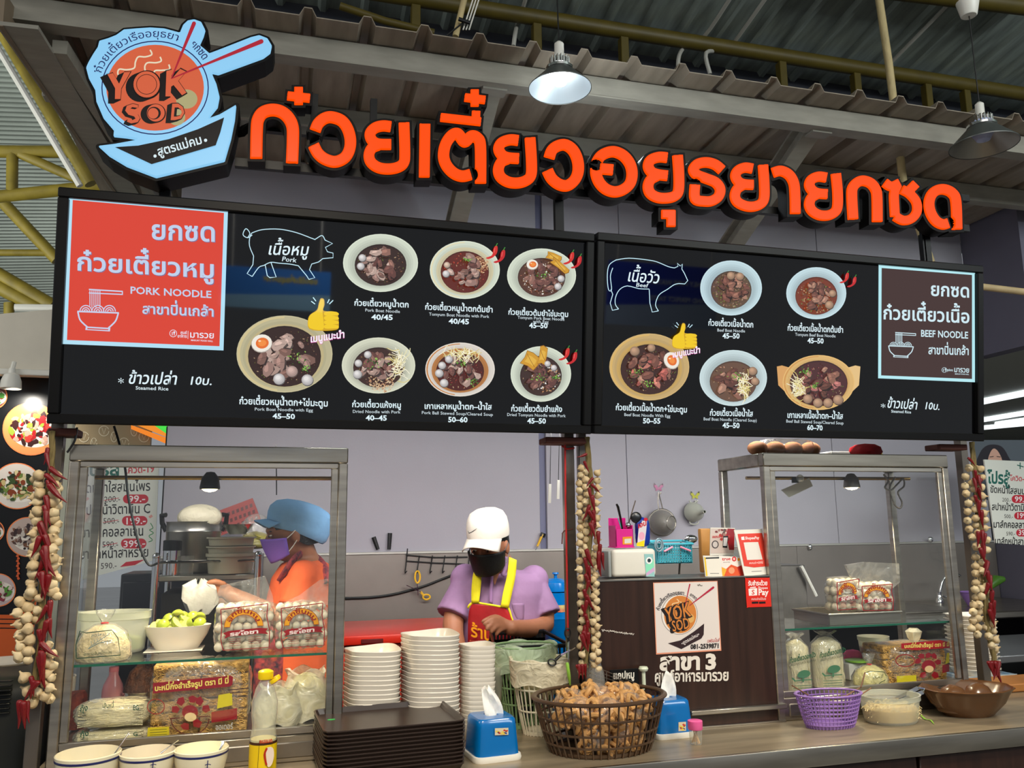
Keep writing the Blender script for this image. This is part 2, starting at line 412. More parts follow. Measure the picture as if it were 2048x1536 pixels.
# lower roof: ribbed sheets, front beam, rear purlin, braces, edge beam
RX0, RX1 = -1.02, 5.2
YB = 2.95; zb1 = at(1380, 178, YB).z; zb0 = at(1380, 217, YB).z
zr_f = zb1 + .004; YE = 2.84
slope = (ztop - .02 - zr_f) / (WY - YB)
def zs(y): return zr_f + slope * (y - YB)
lr = thing('lower_roof', 'brown-grey ribbed metal canopy roof above the lit sign letters', 'roof', (0, YE, zs(YE)))
pitch = .215; ribh = .034
x = RX0; k = 0
def rib_sheet(x0, y0, y1, zf, pitch, ribh, th=.004, foot=.062, crown=.028, inv=1):
    prof = [(0, 0), (pitch - foot, 0), (pitch - foot + (foot - crown) / 2, ribh), (pitch - (foot - crown) / 2, ribh), (pitch, 0)]
    m = MB(); vs = []
    for y in (y0, y1):
        for s_ in (0, th):
            for u, h in prof: vs.append((x0 + u, y, zf(y) + h * inv + s_))
    n = len(prof); fs = []
    for i in range(n - 1):
        fs += [(i, i + 1, 2 * n + i + 1, 2 * n + i), (n + i, 3 * n + i, 3 * n + i + 1, n + i + 1), (i, n + i, n + i + 1, i + 1), (2 * n + i, 2 * n + i + 1, 3 * n + i + 1, 3 * n + i)]
    return m.add(vs, fs)
while x < RX1:
    y1 = WY + .2 if x > xl - .1 else 5.2
    rib_sheet(x, YE, y1, zs, pitch, ribh).build('roof_sheet', roofm, lr, False)
    x += pitch
fb = thing('front_beam', 'long cream-grey box beam under the canopy front edge', 'beam', (RX0, YB, zb0))
MB().rbox(RX0 + .03, RX1, YB, YB + .05, zb0, zb1, .004, 1).build('beam_bar', beamm, fb)
MB().box(RX0 + .03, RX1, YB - .005, YB + .065, zb0 - .004, zb0 + .002).build('bottom_flange', beamm, fb)
for yy, lab in ((3.5, 'cream-grey purlin running under the canopy sheets, behind the sign letters'),):
    b = MB().rbox(-1.0, RX1, yy - .03, yy + .03, zs(yy) - .1, zs(yy) - .003, .004, 1).build('rear_purlin', beamm); tag(b, lab, 'beam')
for i, (tp, ft, w_) in enumerate((((988, 157), (916, 441), .085), ((1638, 246), (1452, 475), .085))):
    p = at(tp[0], tp[1], YB + .05); p.z -= .0; q0 = at(ft[0], ft[1], 3.7); q = Vector((p.x, 3.72, q0.z)); d = (q - p)
    q2 = p + d * ((WY - p.y) / d.y)
    br = thing('canopy_brace', ['cream-grey diagonal brace rising behind the two-humped letter near the left', 'cream-grey diagonal brace rising behind the letters right of the sign centre'][i], 'brace', tuple(p))
    MB().bar(p, q2, w_, .012, (0, 0, 1)).build('flange', beamm, br, False)
    MB().bar(p + Vector((0, 0, .045)), q2 + Vector((0, 0, .045)), .012, .08, (0, 0, 1)).build('web', beamm, br, False)
    MB().bar(p + Vector((0, 0, .09)), q2 + Vector((0, 0, .09)), w_, .012, (0, 0, 1)).build('flange', beamm, br, False)
    MB().box(p.x - .05, p.x + .05, p.y - .02, p.y + .04, zb0 - .012, zb0 - .003).build('end_plate', beamm, br, False)
eb = thing('edge_beam', 'cream-grey beam along the left edge of the canopy roof, behind the round logo sign', 'beam', tuple(at(30, 60, YB)))
p = at(34, 50, YB - .08); q = at(262, 400, 4.6)
MB().bar(p, q, .13, .014).build('bottom_flange', beamm, eb, False)
MB().bar(p + Vector((-.05, 0, .05)), q + Vector((-.05, 0, .05)), .015, .12).build('web', mat('beam_web_brown', (128, 112, 92), .6, noise=.2), eb, False)  # web in a darker brown than the flanges
MB().bar(p + Vector((.09, .16, .03)), q + Vector((.13, 0, .01)), .05, .05).build('inner_angle', beamm, eb, False)
# clerestory strip, round pipe purlin and high roof
zp = at(1492, 110, WY + .05).z
struct('wall_upper', MB().box(xl, 9, WY + .3, WY + .36, zs(WY), zp + .1), mat('dark_clerestory', (60, 62, 72), .6))
tag(MB().tube([(-1.5, WY + .02, zp + .01), (9, WY + .02, zp + .01)], .045, 12).build('pipe_purlin', olive), 'olive painted round pipe running under the high metal roof', 'pipe')
for i, px in enumerate((830, 1075, 1250, 1565, 1712, 1852, 1928)):
    X = at(px, 160, WY + .02).x
    tag(MB().rbox(X - .025, X + .025, WY + .0, WY + .05, zs(WY) + .04, zp - .035, .003, 1).build('clerestory_post', olive), ('leftmost', 'second', 'third', 'fourth', 'fifth', 'sixth', 'rightmost')[i] + ' olive post between canopy roof and round pipe', 'post', 'olive clerestory posts')
ur = thing('upper_roof', 'high galvanised ribbed metal roof above the canopy', 'roof', (1.5, WY, zp + .05))
def zu(y): return zp + .06 + .145 * (WY + .3 - y)
x = -2.2
while x < 10:
    rib_sheet(x, -.6, WY + .3, zu, .235, .03, inv=-1).build('roof_sheet', zincm, ur, False); x += .235
pa = at(1990, -8, 2.5)
tag(MB().tube([on(1610, -40, zu(3.2) - .12), on(2060, 14, zu(3.2) - .12)], .05, 10).build('pipe_purlin', olive), 'olive pipe crossing the top right corner', 'pipe')
# conduits on the high roof
cond = mat('grey_conduit', (178, 176, 168), .5)
for i, (a, b, c, d_, e_) in enumerate([((1461, -4), (1409, 72), (1372, 92), (1358, 112), (1356, 142)), ((1532, -4), (1462, 92), (1442, 102), (1412, 106), (1420, 148)), ((1052, -4), (1040, 34), (1034, 50), (1030, 70), (1027, 92))]):
    def up(q, Y=None):
        d = ray(*q); A_ = zp + .06 + .145 * (WY + .3) - .045 - EYE.z; t = A_ / (d.z + .145 * d.y); return EYE + d * t
    pts = [up(a), up(b), up(c)] + [at(q[0], q[1], WY - .07) for q in (d_,)] + [at(e_[0], e_[1], WY - .1)]
    tag(MB().tube(spline(pts[:1] + pts[1:], 4), .012, 8).build('conduit', cond), ['grey conduit bending down over the olive pipe, left of a pair', 'grey conduit bending down over the olive pipe, right of a pair', 'grey conduit dropping near the ceiling pole'][i], 'conduit')
d = up((1640, 0)); tag(MB().tube([up((1652, -12)), up((1520 + 262, 125))] and [up((1905, 0)), up((1782, 125))], .012, 8).build('conduit', cond), 'straight pale conduit along the high roof right of the mottled pole', 'conduit')
# mottled pole at top centre-left, tan pole right
polem = mat('mottled_tan_pole', (196, 176, 128), .6, noise=.5, nscale=14, stretch=(1, 1, .3), bump=.3, bscale=60)
tag(MB().tube([at(1757, -10, 3.3), at(1778, 130, 3.3), at(1806, 360, 3.3), at(1862, 525, 3.3)], .02, 12).build('mottled_pole', polem), 'tan mottled round pole slanting down behind the last sign letters', 'pole')
po = thing('ceiling_pole', 'cream pole with strapped white cables, dropping from the high roof left of the lit lamp', 'pole', tuple(at(925, 30, 3.3)))
MB().tube([at(930, -8, 3.3), at(911, 73, 3.3)], .014, 12).build('pole_tube', polem, po)
for dx in (12, 18, 24): MB().tube([at(936 + dx, -8, 3.28), at(914 + dx, 60, 3.28)], .0035, 6).build('cable', whitep, po)
MB().tube([at(917, 38, 3.26), at(940, 46, 3.26)], .009, 8).build('cable_tie', blackp, po)
MB().tube([at(893, 72, 3.27), at(925, 46, 3.27)], .004, 6).build('cable', blackp, po)
tag(MB().tube([at(680, 12, 3.6), at(770, 42, 3.6), at(868, 66, 3.6)], .018, 10).build('sloping_pipe', olive), 'thin olive pipe sloping behind the canopy edge left of the cream pole', 'pipe')
# ---- hall roof at far left with yellow trusses
hall = thing('hall_roof', 'pale corrugated roof of the neighbouring hall, far left', 'roof', (-6, 9, 6))
hr = mat('hall_sheet', (178, 186, 176), .45, .3, noise=.2, nscale=1.2)
for j in range(7):
    m = MB(); y0 = 2.5 + j * 2.0
    for s_ in range(26):
        ya = y0 + s_ * 2.0 / 26; yb_ = ya + 2.0 / 26
        def zz(y, x): return 8.3 - .28 * (y - 5) + .09 * x
        for (u0, u1, h0, h1) in ((0, .35, 0, 0), (.35, .5, 0, .03), (.5, .85, .03, .03), (.85, 1, .03, 0)):
            a = ya + (yb_ - ya) * u0; b = ya + (yb_ - ya) * u1
            m.add([(-12, a, zz(a, -12) + h0), (1.0, a, zz(a, 1) + h0), (1.0, b, zz(b, 1) + h1), (-12, b, zz(b, -12) + h1)], [(0, 1, 2, 3)])
    m.build('roof_sheet', hr, hall, False)
def P7(x_, y_): return at(x_, y_, 7.0)
tr = thing('roof_truss', 'yellow painted pipe truss under the far-left roof', 'truss', tuple(P7(60, 380)))
for a, b, r in (((-20, 303), (190, 304), .05), ((-20, 395), (240, 368), .05), ((25, 303), (24, 384), .042), ((36, 306), (186, 372), .04), ((192, 300), (192, 372), .042)):
    MB().tube([P7(*a), P7(*b)], r, 10).build('chord' if r > .045 else 'web_member', yellow_steel, tr)
tr2 = thing('sloping_truss', 'yellow pipe with a white conduit slanting across the far-left roof', 'truss', tuple(P7(80, 200)))
MB().tube([at(-15, 30, 6.2), at(182, 368, 6.2)], .045, 10).build('chord', yellow_steel, tr2)
MB().tube([at(-15, 78, 6.1), at(160, 372, 6.1)], .022, 8).build('conduit', whitep, tr2)
tr3 = thing('lower_truss', 'lower yellow pipe truss behind the left menu board edge', 'truss', tuple(P7(60, 560)))
for a, b, r in (((-10, 388), (114, 520), .05), ((-10, 505), (108, 506), .03), ((-10, 545), (105, 612), .06), ((-10, 570), (105, 632), .06), ((18, 606), (18, 645), .04), ((40, 570), (110, 615), .03)):
    MB().tube([at(a[0], a[1], 7.6), at(b[0], b[1], 7.6)], r, 10).build('chord', yellow_steel, tr3)
tag(MB().tube([at(30, 615, 7.2), at(112, 616, 7.2)], .03, 8).build('white_pipe', whitep), 'short white horizontal pipe above the cream fascia, far left', 'pipe')

# ================================================================== NEIGHBOUR STALL ON THE LEFT
NY = 4.9
Pn = YP(NY)
x0, x1, z0, z1 = rect(-60, 745, 128, 1330, NY)
struct('wall_left', MB().box(x0 - 1.5, x1 + .02, NY, NY + .1, 0, z1), mat('black_stall_wall', (15, 15, 17), .3))
fas = thing('stall_fascia', 'blank cream fascia of the neighbouring stall, top left', 'fascia', tuple(at(50, 690, NY)))
pts = [at(-120, 650, NY), at(-120, 736, NY), at(128, 756, NY), at(128, 629, NY)]
MB().prism([(p.x, p.z) for p in reversed(pts)], (0, NY - .12, 0), (1, 0, 0), (0, 0, 1), .2).build('fascia_panel', mat('cream_fascia', (208, 200, 184), .6, noise=.05), fas, False)
MB().rbox(pts[1].x, pts[2].x, NY - .17, NY - .1, pts[2].z - .02, pts[2].z + .012, .004, 1).build('light_track', whitep, fas)
c = at(23, 758, NY - .2)
sp = thing('track_spotlight', 'white track spotlight over the round food pictures', 'spotlight', tuple(c))
MB().lathe([(.05, -.05), (.047, -.01), (.036, .02), (.018, .03), (.015, .055), (.001, .056)], 16, c).build('lamp_head', whitep, sp)
MB().tube([c + Vector((0, 0, .05)), c + Vector((0, .02, .09))], .012, 8).build('stem', whitep, sp)
light('track_light', 'SPOT', c + Vector((0, -.02, -.06)), 9, (1, .95, .85), .02, target=at(40, 900, NY), spot=2.2)
rnd = random.Random(3)
def food_disc(name, cx, cy, r, cols, seed, label, full=True):
    rn = random.Random(seed); o = thing(name, label, 'picture', tuple(at(max(cx, 0), cy, NY - .01)), 'round food pictures of the neighbouring stall')
    A = Art(YP(NY - .004)); A.ell(cx, cy, r, r * .93, (240, 136, 80), 40); A.ell(cx, cy, r - 2.2, (r - 2.2) * .93, cols[0], 40)
    A.ell(cx + r * .1, cy + r * .1, r * .82, r * .55, (236, 228, 216), 30)
    for k in range(90):
        t = rn.random() * 2 * PI; q = math.sqrt(rn.random()) * r * .75
        A.blob(cx + q * math.cos(t), cy + q * math.sin(t) * .75, r * (.06 + .12 * rn.random()), rn.choice(cols[1:]), rn, 6, .4 + .5 * rn.random())
    A.build('picture_print', o, vinyl)
    return o
food_disc('food_picture', 62, 858, 57, [(226, 150, 90), (206, 160, 140), (170, 30, 34), (150, 166, 60), (220, 190, 170), (60, 30, 28), (190, 60, 50)], 1, 'round picture of chopped meat with red chili, below the spotlight')
food_disc('food_picture', 34, 972, 50, [(220, 210, 200), (60, 80, 40), (196, 176, 120), (110, 130, 60), (40, 50, 30), (210, 196, 150), (130, 60, 30)], 2, 'round picture of greens with mushrooms and a dip')
food_disc('food_picture', 56, 1074, 43, [(190, 170, 160), (90, 66, 60), (160, 140, 130), (60, 44, 44), (200, 190, 180), (120, 80, 60)], 4, 'round picture of grey-brown salad beside the garlic braid')
food_disc('food_picture', -14, 792, 29, [(120, 60, 50), (160, 80, 60), (90, 160, 70), (230, 220, 210)], 5, 'round picture cut off by the frame above the meat picture')
food_disc('food_picture', -16, 1062, 25, [(90, 40, 34), (160, 80, 60), (50, 120, 50), (60, 30, 30)], 6, 'small dark round picture cut off by the frame at mid height')
food_disc('food_picture', -4, 1180, 36, [(200, 180, 180), (150, 60, 70), (90, 40, 50), (220, 200, 190), (90, 150, 60)], 7, 'round picture of purple-red salad above the orange panel')
o = thing('orange_poster', 'orange menu panel low on the neighbouring black wall', 'poster', tuple(at(30, 1260, NY - .01)))
A = Art(YP(NY - .01)); A.poly([(-30, 1232), (30, 1226), (66, 1200), (80, 1180), (95, 1180), (95, 1330), (-30, 1330)], (214, 96, 40))
for yy in (1228, 1238, 1247, 1256): A.line([(-20, yy), (70, yy + 1)], 2.2, (20, 12, 10))
for k in range(10): A.line([(36, 1110 + k * 5), (34 + (k % 2) * 4, 1114 + k * 5)], 5, (214, 96, 50))
A.build('panel_print', o, vinyl)
# beige drawing panel, orange / green light box, promotional poster standing inside the neighbouring shop
o = thing('drawing_panel', 'beige panel with white line drawings above the left display cabinet', 'panel', tuple(at(220, 880, NY)))
x0, x1, z0, z1 = rect(118, 840, 300, 940, NY)
MB().box(x0, x1, NY, NY + .05, z0, z1).build('board', mat('beige_board', (150, 132, 100), .5), o, False)
A = Art(YP(NY), .002); rn = random.Random(5)
for k in range(8):
    cx = 148 + k * 20; cy = 862 + (k % 3) * 12
    A.line(arc((cx, cy), 6 + 4 * (k % 2), 0, 340, 14, 10), 1.2, (214, 206, 180))
    A.line([(cx - 4, cy - 6), (cx, cy + 6), (cx + 4, cy - 6)], 1, (214, 206, 180))
A.build('drawings', o, paper)
o = thing('light_box', 'orange and green lit panel corner above the left display cabinet', 'sign', tuple(at(330, 870, NY - .04)))
A = Art(YP(NY - .04)); A.poly([(262, 850), (357, 884), (357, 898), (262, 858)], (240, 130, 20)); A.poly([(300, 845), (357, 845), (357, 884)], (70, 220, 70)); A.poly([(268, 848), (300, 845), (357, 884)], (238, 140, 30))
A.build('panel_print', o, lit)
for i, (a, b) in enumerate(((322, 336),)):
    x0, x1, _, _2 = rect(a, 920, b, 1140, 4.3); tag(MB().rbox(x0, x1, 4.3, 4.36, 0, at(330, 852, 4.3).z, .004, 1).build('black_post', blackm), 'black post right of the Thai price poster inside the left cabinet view', 'post')
x0, x1, _, _2 = rect(104, 1000, 128, 1140, 3.9); tag(MB().rbox(x0, x1, 3.9, 3.95, 0, at(115, 845, 3.9).z, .004, 1).build('pale_post', mat('pale_green_grey', (176, 178, 160), .6)), 'pale grey-green post between the garlic braid and the left cabinet', 'post')
PY_ = 4.25
def promo(name, label, pl, quad, rows, x_txt, dx_row, head, s=1.):
    o = thing(name, label, 'poster', tuple(pl.hit(*quad[0])))
    A = Art(pl); A.poly(quad, (214, 216, 206)); base = Art(pl, -.006)
    for r in rows: r(A)
    A.build('poster_print', o, paper)
    q = [pl.hit(x, y, -.0005) for x, y in quad]; q2 = [p - pl.n * .006 for p in q]
    MB().add(q + q2, [(0, 1, 2, 3), (7, 6, 5, 4), (0, 4, 5, 1), (1, 5, 6, 2), (2, 6, 7, 3), (3, 7, 4, 0)]).build('poster_board', whitep, o, False)
    return o
red = (190, 30, 50); blk = (32, 30, 32)
def pill(A, x0, y0, x1, y1, t, p0, p1, h):
    r = (y1 - y0) / 2
    pts = arc((x1 - r, (y0 + y1) / 2), r, 90, -90, 10) + arc((x0 + r, (y0 + y1) / 2), r, 270, 90, 10)
    A.poly(pts, red); A.text(t, p0, p1, h, (240, 230, 230), .015)
def rowsL(A):
    A.text('โปรสู้', (166, 952), (240, 950), 34, (20, 96, 84), .03)
    A.text('โควิด-19', (250, 947), (309, 944), 20, red, .02)
    A.text('ขัดหน้าใสสมุนไพร', (160, 986), (301, 981), 27, blk, .012)
    A.text('200.-', (208, 1005), (241, 1003), 17, (60, 50, 50), .0); A.line([(208, 1001), (238, 996)], 1.2, red)
    pill(A, 246, 989, 297, 1007, '99.-', (256, 1005), (291, 1003), 19)
    A.text('สปาหน้าวิตามิน C', (160, 1030), (301, 1026), 27, blk, .012)
    A.text('500.-', (206, 1048), (239, 1047), 17, (60, 50, 50), 0); A.line([(206, 1045), (237, 1040)], 1.2, red)
    pill(A, 244, 1032, 295, 1051, '199.-', (249, 1049), (292, 1047), 19)
    A.text('มาส์กคอลลาเจน', (160, 1075), (288, 1071), 27, blk, .012)
    A.text('590.-', (204, 1095), (237, 1094), 17, (60, 50, 50), 0); A.line([(206, 1092), (235, 1086)], 1.2, red)
    pill(A, 242, 1077, 293, 1097, '399.-', (246, 1095), (291, 1092), 19)
    A.text('มาส์กหน้าสาหร่าย', (158, 1118), (298, 1113), 27, blk, .012)
    A.text('590.-', (201, 1138), (234, 1136), 17, (60, 50, 50), 0)
    A.poly([(240, 1134), (252, 1124), (290, 1119), (270, 1130)], red)
    A.line(spline([(301, 1046), (306, 1056), (299, 1060), (307, 1066), (298, 1072), (305, 1080), (297, 1084)], 4), 1.6, (30, 130, 70))
    for q in ((174, 998), (301, 1033)): A.poly([(q[0] - 4, q[1]), (q[0] + 2, q[1] - 4), (q[0] + 5, q[1]), (q[0] - 1, q[1] + 4)], (216, 150, 140))
promo('price_poster', 'white Thai price poster with red price pills seen through the left cabinet', YP(PY_), [(150, 925), (318, 925), (310, 1120), (165, 1160)], [rowsL], 0, 0, 0)
def rowsR(A):
    A.text('โปรสู้', (1975, 966), (2020, 968), 32, (20, 96, 84), .035)
    A.text('โควิด-19', (2020, 961), (2060, 963), 14, red, .02)
    A.line([(2040, 925), (2040, 938)], 2, (20, 96, 84)); A.line([(2034, 930), (2047, 934)], 2, (20, 96, 84))
    A.text('ขัดหน้าใสสมุนไพร', (1980, 985), (2070, 990), 19, blk, .02)
    A.text('200.-', (2004, 1003), (2022, 1004), 11, (60, 50, 50), 0); pill(A, 2023, 990, 2060, 1006, '99.-', (2029, 1003), (2053, 1004), 15)
    A.text('สปาหน้าวิตามิน C', (1983, 1020), (2068, 1022), 19, blk, .02)
    A.text('500.-', (2008, 1036), (2026, 1037), 11, (60, 50, 50), 0); pill(A, 2028, 1024, 2064, 1039, '199.-', (2032, 1036), (2060, 1037), 15)
    A.text('มาส์กคอลลาเจน', (1986, 1055), (2068, 1057), 19, blk, .02)
    A.text('590.-', (2012, 1071), (2030, 1071), 11, (60, 50, 50), 0); pill(A, 2032, 1058, 2066, 1073, '399.-', (2036, 1070), (2064, 1071), 15)
    A.text('มาส์กหน้าสาหร่าย', (1989, 1088), (2072, 1090), 18, blk, .02)
promo('price_poster', 'white Thai promotion poster with red price pills right of the right garlic braid', Plane((xr - .01, 3.4, 0), (.25, -.97, 0), (0, 0, 1)) if False else YP(3.35), [(1968, 919), (2075, 924), (2075, 1092), (1991, 1086)], [rowsR], 0, 0, 0)
# hall to the right, seen under the header: ceiling with tubes, dark glazing, portrait poster
cz = 2.95
struct('ceiling', MB().box(xr + .12, 22, 2.0, 16, cz, cz + .1), mat('pale_suspended_ceiling', (196, 198, 190), .7))
for i, (a, b) in enumerate((((1961, 804), (2070, 782)), ((1966, 840), (2075, 822)), ((1992, 848), (2080, 836)), ((1962, 856), (2070, 846)))):
    p, q = on(a[0], a[1], cz - .03), on(b[0], b[1], cz - .03)
    tag(MB().tube([p, q], .035 if i == 0 else .03, 8).build('tube_light', mat('tube_glow', (240, 250, 255), .4, emis=(240, 250, 255), estr=1.6)), ('nearest, thickest', 'second', 'third', 'farthest')[i] + ' white tube light on the neighbouring ceiling at the right edge', 'light', 'tube lights of the right-hand hall')
struct('wall_far', MB().box(xr + .12, 22, 12, 12.1, 0, cz), mat('dim_far_glazing', (70, 74, 80), .3, noise=.5, nscale=2))
o = thing('portrait_poster', 'portrait poster of a dark-haired person, forehead showing above the white promotion poster', 'poster', tuple(at(1985, 905, 3.6)))
A = Art(YP(3.6)); A.poly([(1945, 880), (2075, 880), (2075, 1000), (1945, 1000)], (84, 92, 100))
A.poly(spline([(1954, 932), (1960, 905), (1972, 892), (1988, 889), (2004, 894), (2016, 912), (2026, 940), (1990, 960)], 4, True), (30, 24, 34))
A.poly(spline([(1976, 926), (1980, 906), (1988, 897), (1998, 906), (2004, 926), (1990, 950)], 4, True), (206, 160, 140))
A.line([(1979, 914), (1987, 913)], 1.5, (50, 34, 30)); A.line([(1993, 913), (2001, 914)], 1.5, (50, 34, 30))
A.build('poster_print', o, paper)
tag(MB().tube([at(1958, 573, 2.6), at(2075, 587, 2.6)], .014, 12).build('wooden_rod', mat('pale_wood_rod', (196, 172, 128), .5, noise=.2, nscale=10)), 'pale wooden rod sticking out right of the beef menu board', 'rod')
# steel splash back along the wall
zsp = at(1300, 1098, WY).z
sb = thing('splash_back', 'dull stainless steel splash back along the lavender wall', 'panel', (xl, WY - .02, 1.0))
for a, b in zip((xl, .95, 1.62, 2.75), (.949, 1.619, 2.749, xr - .004)):
    MB().rbox(a, b, WY - .02, WY - .003, .75, zsp, .002, 1).build('steel_panel', mat('splash_steel', (138, 130, 123), .4, .45, .22, 2.2), sb)
MB().rbox(xl, xr - .01, WY - .024, WY - .002, zsp, zsp + .012, .002, 1).build('top_trim', mat('bright_trim', (186, 184, 176), .35, .5), sb)
sk = thing('sink_counter', 'steel sink counter along the back wall with a drawn-up basin', 'counter', (2.9, 3.8, 1.1))
zc = on(2020, 1226, 1.0).z
CZ = at(2020, 1222, 3.45).z
MB().rbox(2.2, xr - .02, 3.45, WY - .025, CZ - .035, CZ, .006, 1).build('worktop', steel_h, sk)
MB().box(2.25, xr - .05, 3.9, WY - .03, .05, CZ - .04).build('under_shade_box', mat('void_dark', (14, 14, 15), .7), sk, False)  # black box standing in for the shade below the worktop
MB().rbox(2.75, 3.3, 3.5, 3.9, CZ + .001, CZ + .012, .004, 1).build('basin_rim', steel_d, sk)
fp = at(1880, 1200, 3.9)
fa = thing('sink_faucet', 'chrome swan-neck faucet at the sink behind the right cabinet', 'faucet', tuple(fp))
MB().tube([at(x_, y_, 3.9) for x_, y_ in spline([(1880, 1204), (1881, 1180), (1886, 1160), (1896, 1149), (1908, 1146), (1920, 1152)], 4)], .008, 10).build('spout', chrome, fa)
MB().tube([at(x_, y_, 3.9) for x_, y_ in spline([(1884, 1191), (1893, 1194), (1897, 1184), (1895, 1181)], 4)], .006, 8).build('lever', chrome, fa)
MB().lathe([(.022, 0), (.02, .02), (.012, .03), (.012, .06)], 14, at(1880, 1206, 3.9)).build('base', chrome, fa)
# ================================================================== MENU BOARDS
zb = at(640, 861, 2.36).z
BP = Plane((0, 2.36, zb), (1, 0, 0), (0, -.127, .992))
_t = BP.hit(640, 420)
def Bl(px, py):                                   # photo pixel -> (u, v) on the board plane
    p = BP.hit(px, py) - BP.o; return p.dot(BP.ex), p.dot(BP.ey)
BM = Matrix(((1, 0, BP.n.x, BP.o.x), (0, BP.ey.y, BP.n.y, BP.o.y), (0, BP.ey.z, BP.n.z, BP.o.z), (0, 0, 0, 1)))
frame_m = mat('satin_black_frame', (9, 9, 10), .4, spec=.25)
screen_m = mat('black_backlit_acrylic', (4, 4, 5), .03, spec=.8, coat=.0)
def board(name, label, tl, tr, br, bl_):
    u0 = (Bl(*tl)[0] + Bl(*bl_)[0]) / 2; u1 = (Bl(*tr)[0] + Bl(*br)[0]) / 2
    v0 = (Bl(*bl_)[1] + Bl(*br)[1]) / 2; v1 = (Bl(*tl)[1] + Bl(*tr)[1]) / 2
    o = thing(name, label, 'menu board', tuple(BM @ Vector(((u0 + u1) / 2, v0, -.03))))
    fw = .026
    MB().box(u0 + fw, u1 - fw, v0 + fw, v1 - fw, -.05, 0, BM).build('screen', screen_m, o, False)
    for a in ((u0, u1, v1 - fw, v1), (u0, u1, v0, v0 + fw), (u0, u0 + fw, v0 + fw, v1 - fw), (u1 - fw, u1, v0 + fw, v1 - fw)):
        MB().rbox(a[0], a[1], a[2], a[3], -.055, .016, .003, 1, BM).build('frame_bar', frame_m, o, False)
    return o
WH = (200, 236, 250); WH2 = (222, 240, 246)
bA = board('menu_board', 'black backlit pork noodle menu board, left of the pair, with red panel', (118, 374), (1181, 470), (1185, 866), (97, 850))
bB = board('menu_board', 'black backlit beef noodle menu board, right of the pair, with brown panel', (1188, 470), (1960, 529), (1963, 884), (1188, 866))
def icon_bowl(A, x, y, s, col, bg):
    L = lambda pts: [(x + a * s, y + b * s) for a, b in pts]
    for k in range(6): A.line(L([(25 + k * 4, 2), (25 + k * 4, 33 + (k % 2) * 3)]), 1.7 * s, col)
    A.line(L([(23, 0), (90, 4)]), 2.6 * s, col); A.line(L([(23, 7), (90, 10)]), 2.2 * s, col); A.line(L([(90, 3), (90, 11)]), 2 * s, col)
    for cx in (17, 41, 64):
        for r in (12, 7.5, 3.5): A.line([(x + (cx + r * math.cos(t)) * s, y + (44 - r * math.sin(t)) * s) for t in [PI * i / 10 for i in range(11)]], 2 * s, col)
    A.line(L([(0, 44), (83, 47)]), 3 * s, col)
    A.line(L(spline([(1, 44), (5, 60), (14, 70), (20, 75)], 4)), 3 * s, col); A.line(L(spline([(82, 47), (77, 62), (68, 72), (62, 77)], 4)), 3 * s, col)
    A.poly(L([(17, 74), (66, 77), (65, 84), (16, 81)]), col); A.poly(L([(20, 77), (62, 79.5), (62, 81.5), (20, 79.5)]), bg)
def logo_small(A, x, y, s, col):
    A.line([(x + 7 * s * math.cos(2 * PI * k / 16), y + 7 * s * math.sin(2 * PI * k / 16)) for k in range(16)], 1.1 * s, col, True)
    A.line([(x - 2, y - 3 * s), (x - 2, y + 4 * s)], 1.5 * s, col); A.line([(x + 2, y - 3 * s), (x + 2, y + 4 * s)], 1.5 * s, col)
    A.ell(x + 2, y - 2 * s, 2 * s, 2.6 * s, col, 10)
def mirror_hit(px, py, Yb):
    p = BP.hit(px, py); d = (p - EYE).normalized(); r = d - 2 * d.dot(BP.n) * BP.n; return p + r * ((Yb - p.y) / r.y)
def banner(label, quad, col, cols, txt):
    P = [mirror_hit(x, y, -3.6) for x, y in quad]; x0, x1 = min(p.x for p in P), max(p.x for p in P); z0, z1 = min(p.z for p in P), max(p.z for p in P); o = thing('hanging_banner', label, 'banner', ((x0 + x1) / 2, -3.6, z0)); MB().rbox(x0, x1, -3.61, -3.6, z0, z1, .002, 1).build('banner_sheet', mat(label.split()[0] + '_banner', col, .5), o)
    m = MB(); m.cc = lin(cols[0]); W = x1 - x0; H = z1 - z0; m.add([(x0, -3.598, z0), (x1, -3.598, z0), (x1, -3.598, z0 + H * .42), (x0, -3.598, z0 + H * .3)], [(0, 1, 2, 3)])
    for k, t in enumerate(txt):
        V, Fc, wd = layout(t, .03); m.cc = lin(cols[1]); s_ = W * .5 / wd; m.add([(x1 - W * .12 - u * s_, -3.595, z0 + H * (.68 - .26 * k) + v * s_) for u, v in V], Fc)
    m.build('banner_print', paper, o)
    MB().tube([(x0 + .1, -3.605, z1 - .01), (x0 + .1, -3.605, 6)], .006, 6).tube([(x1 - .1, -3.605, z1 - .01), (x1 - .1, -3.605, 6)], .006, 6).build('banner_rope', whitep, o)
banner('sky-blue advertising banner hanging across the aisle, reflected in the pork board', [(455, 532), (662, 545), (655, 600), (440, 612)], (70, 150, 245), [(170, 220, 250), (250, 230, 60)], ['ของใช้เพื่อสุขภาพ'])
banner('navy advertising banner hanging across the aisle, reflected in the beef board', [(1218, 520), (1435, 565), (1430, 660), (1225, 620)], (50, 80, 220), [(190, 210, 240), (220, 230, 250)], ['ONLY PURE WATER', 'AND PERFECT TASTE'])
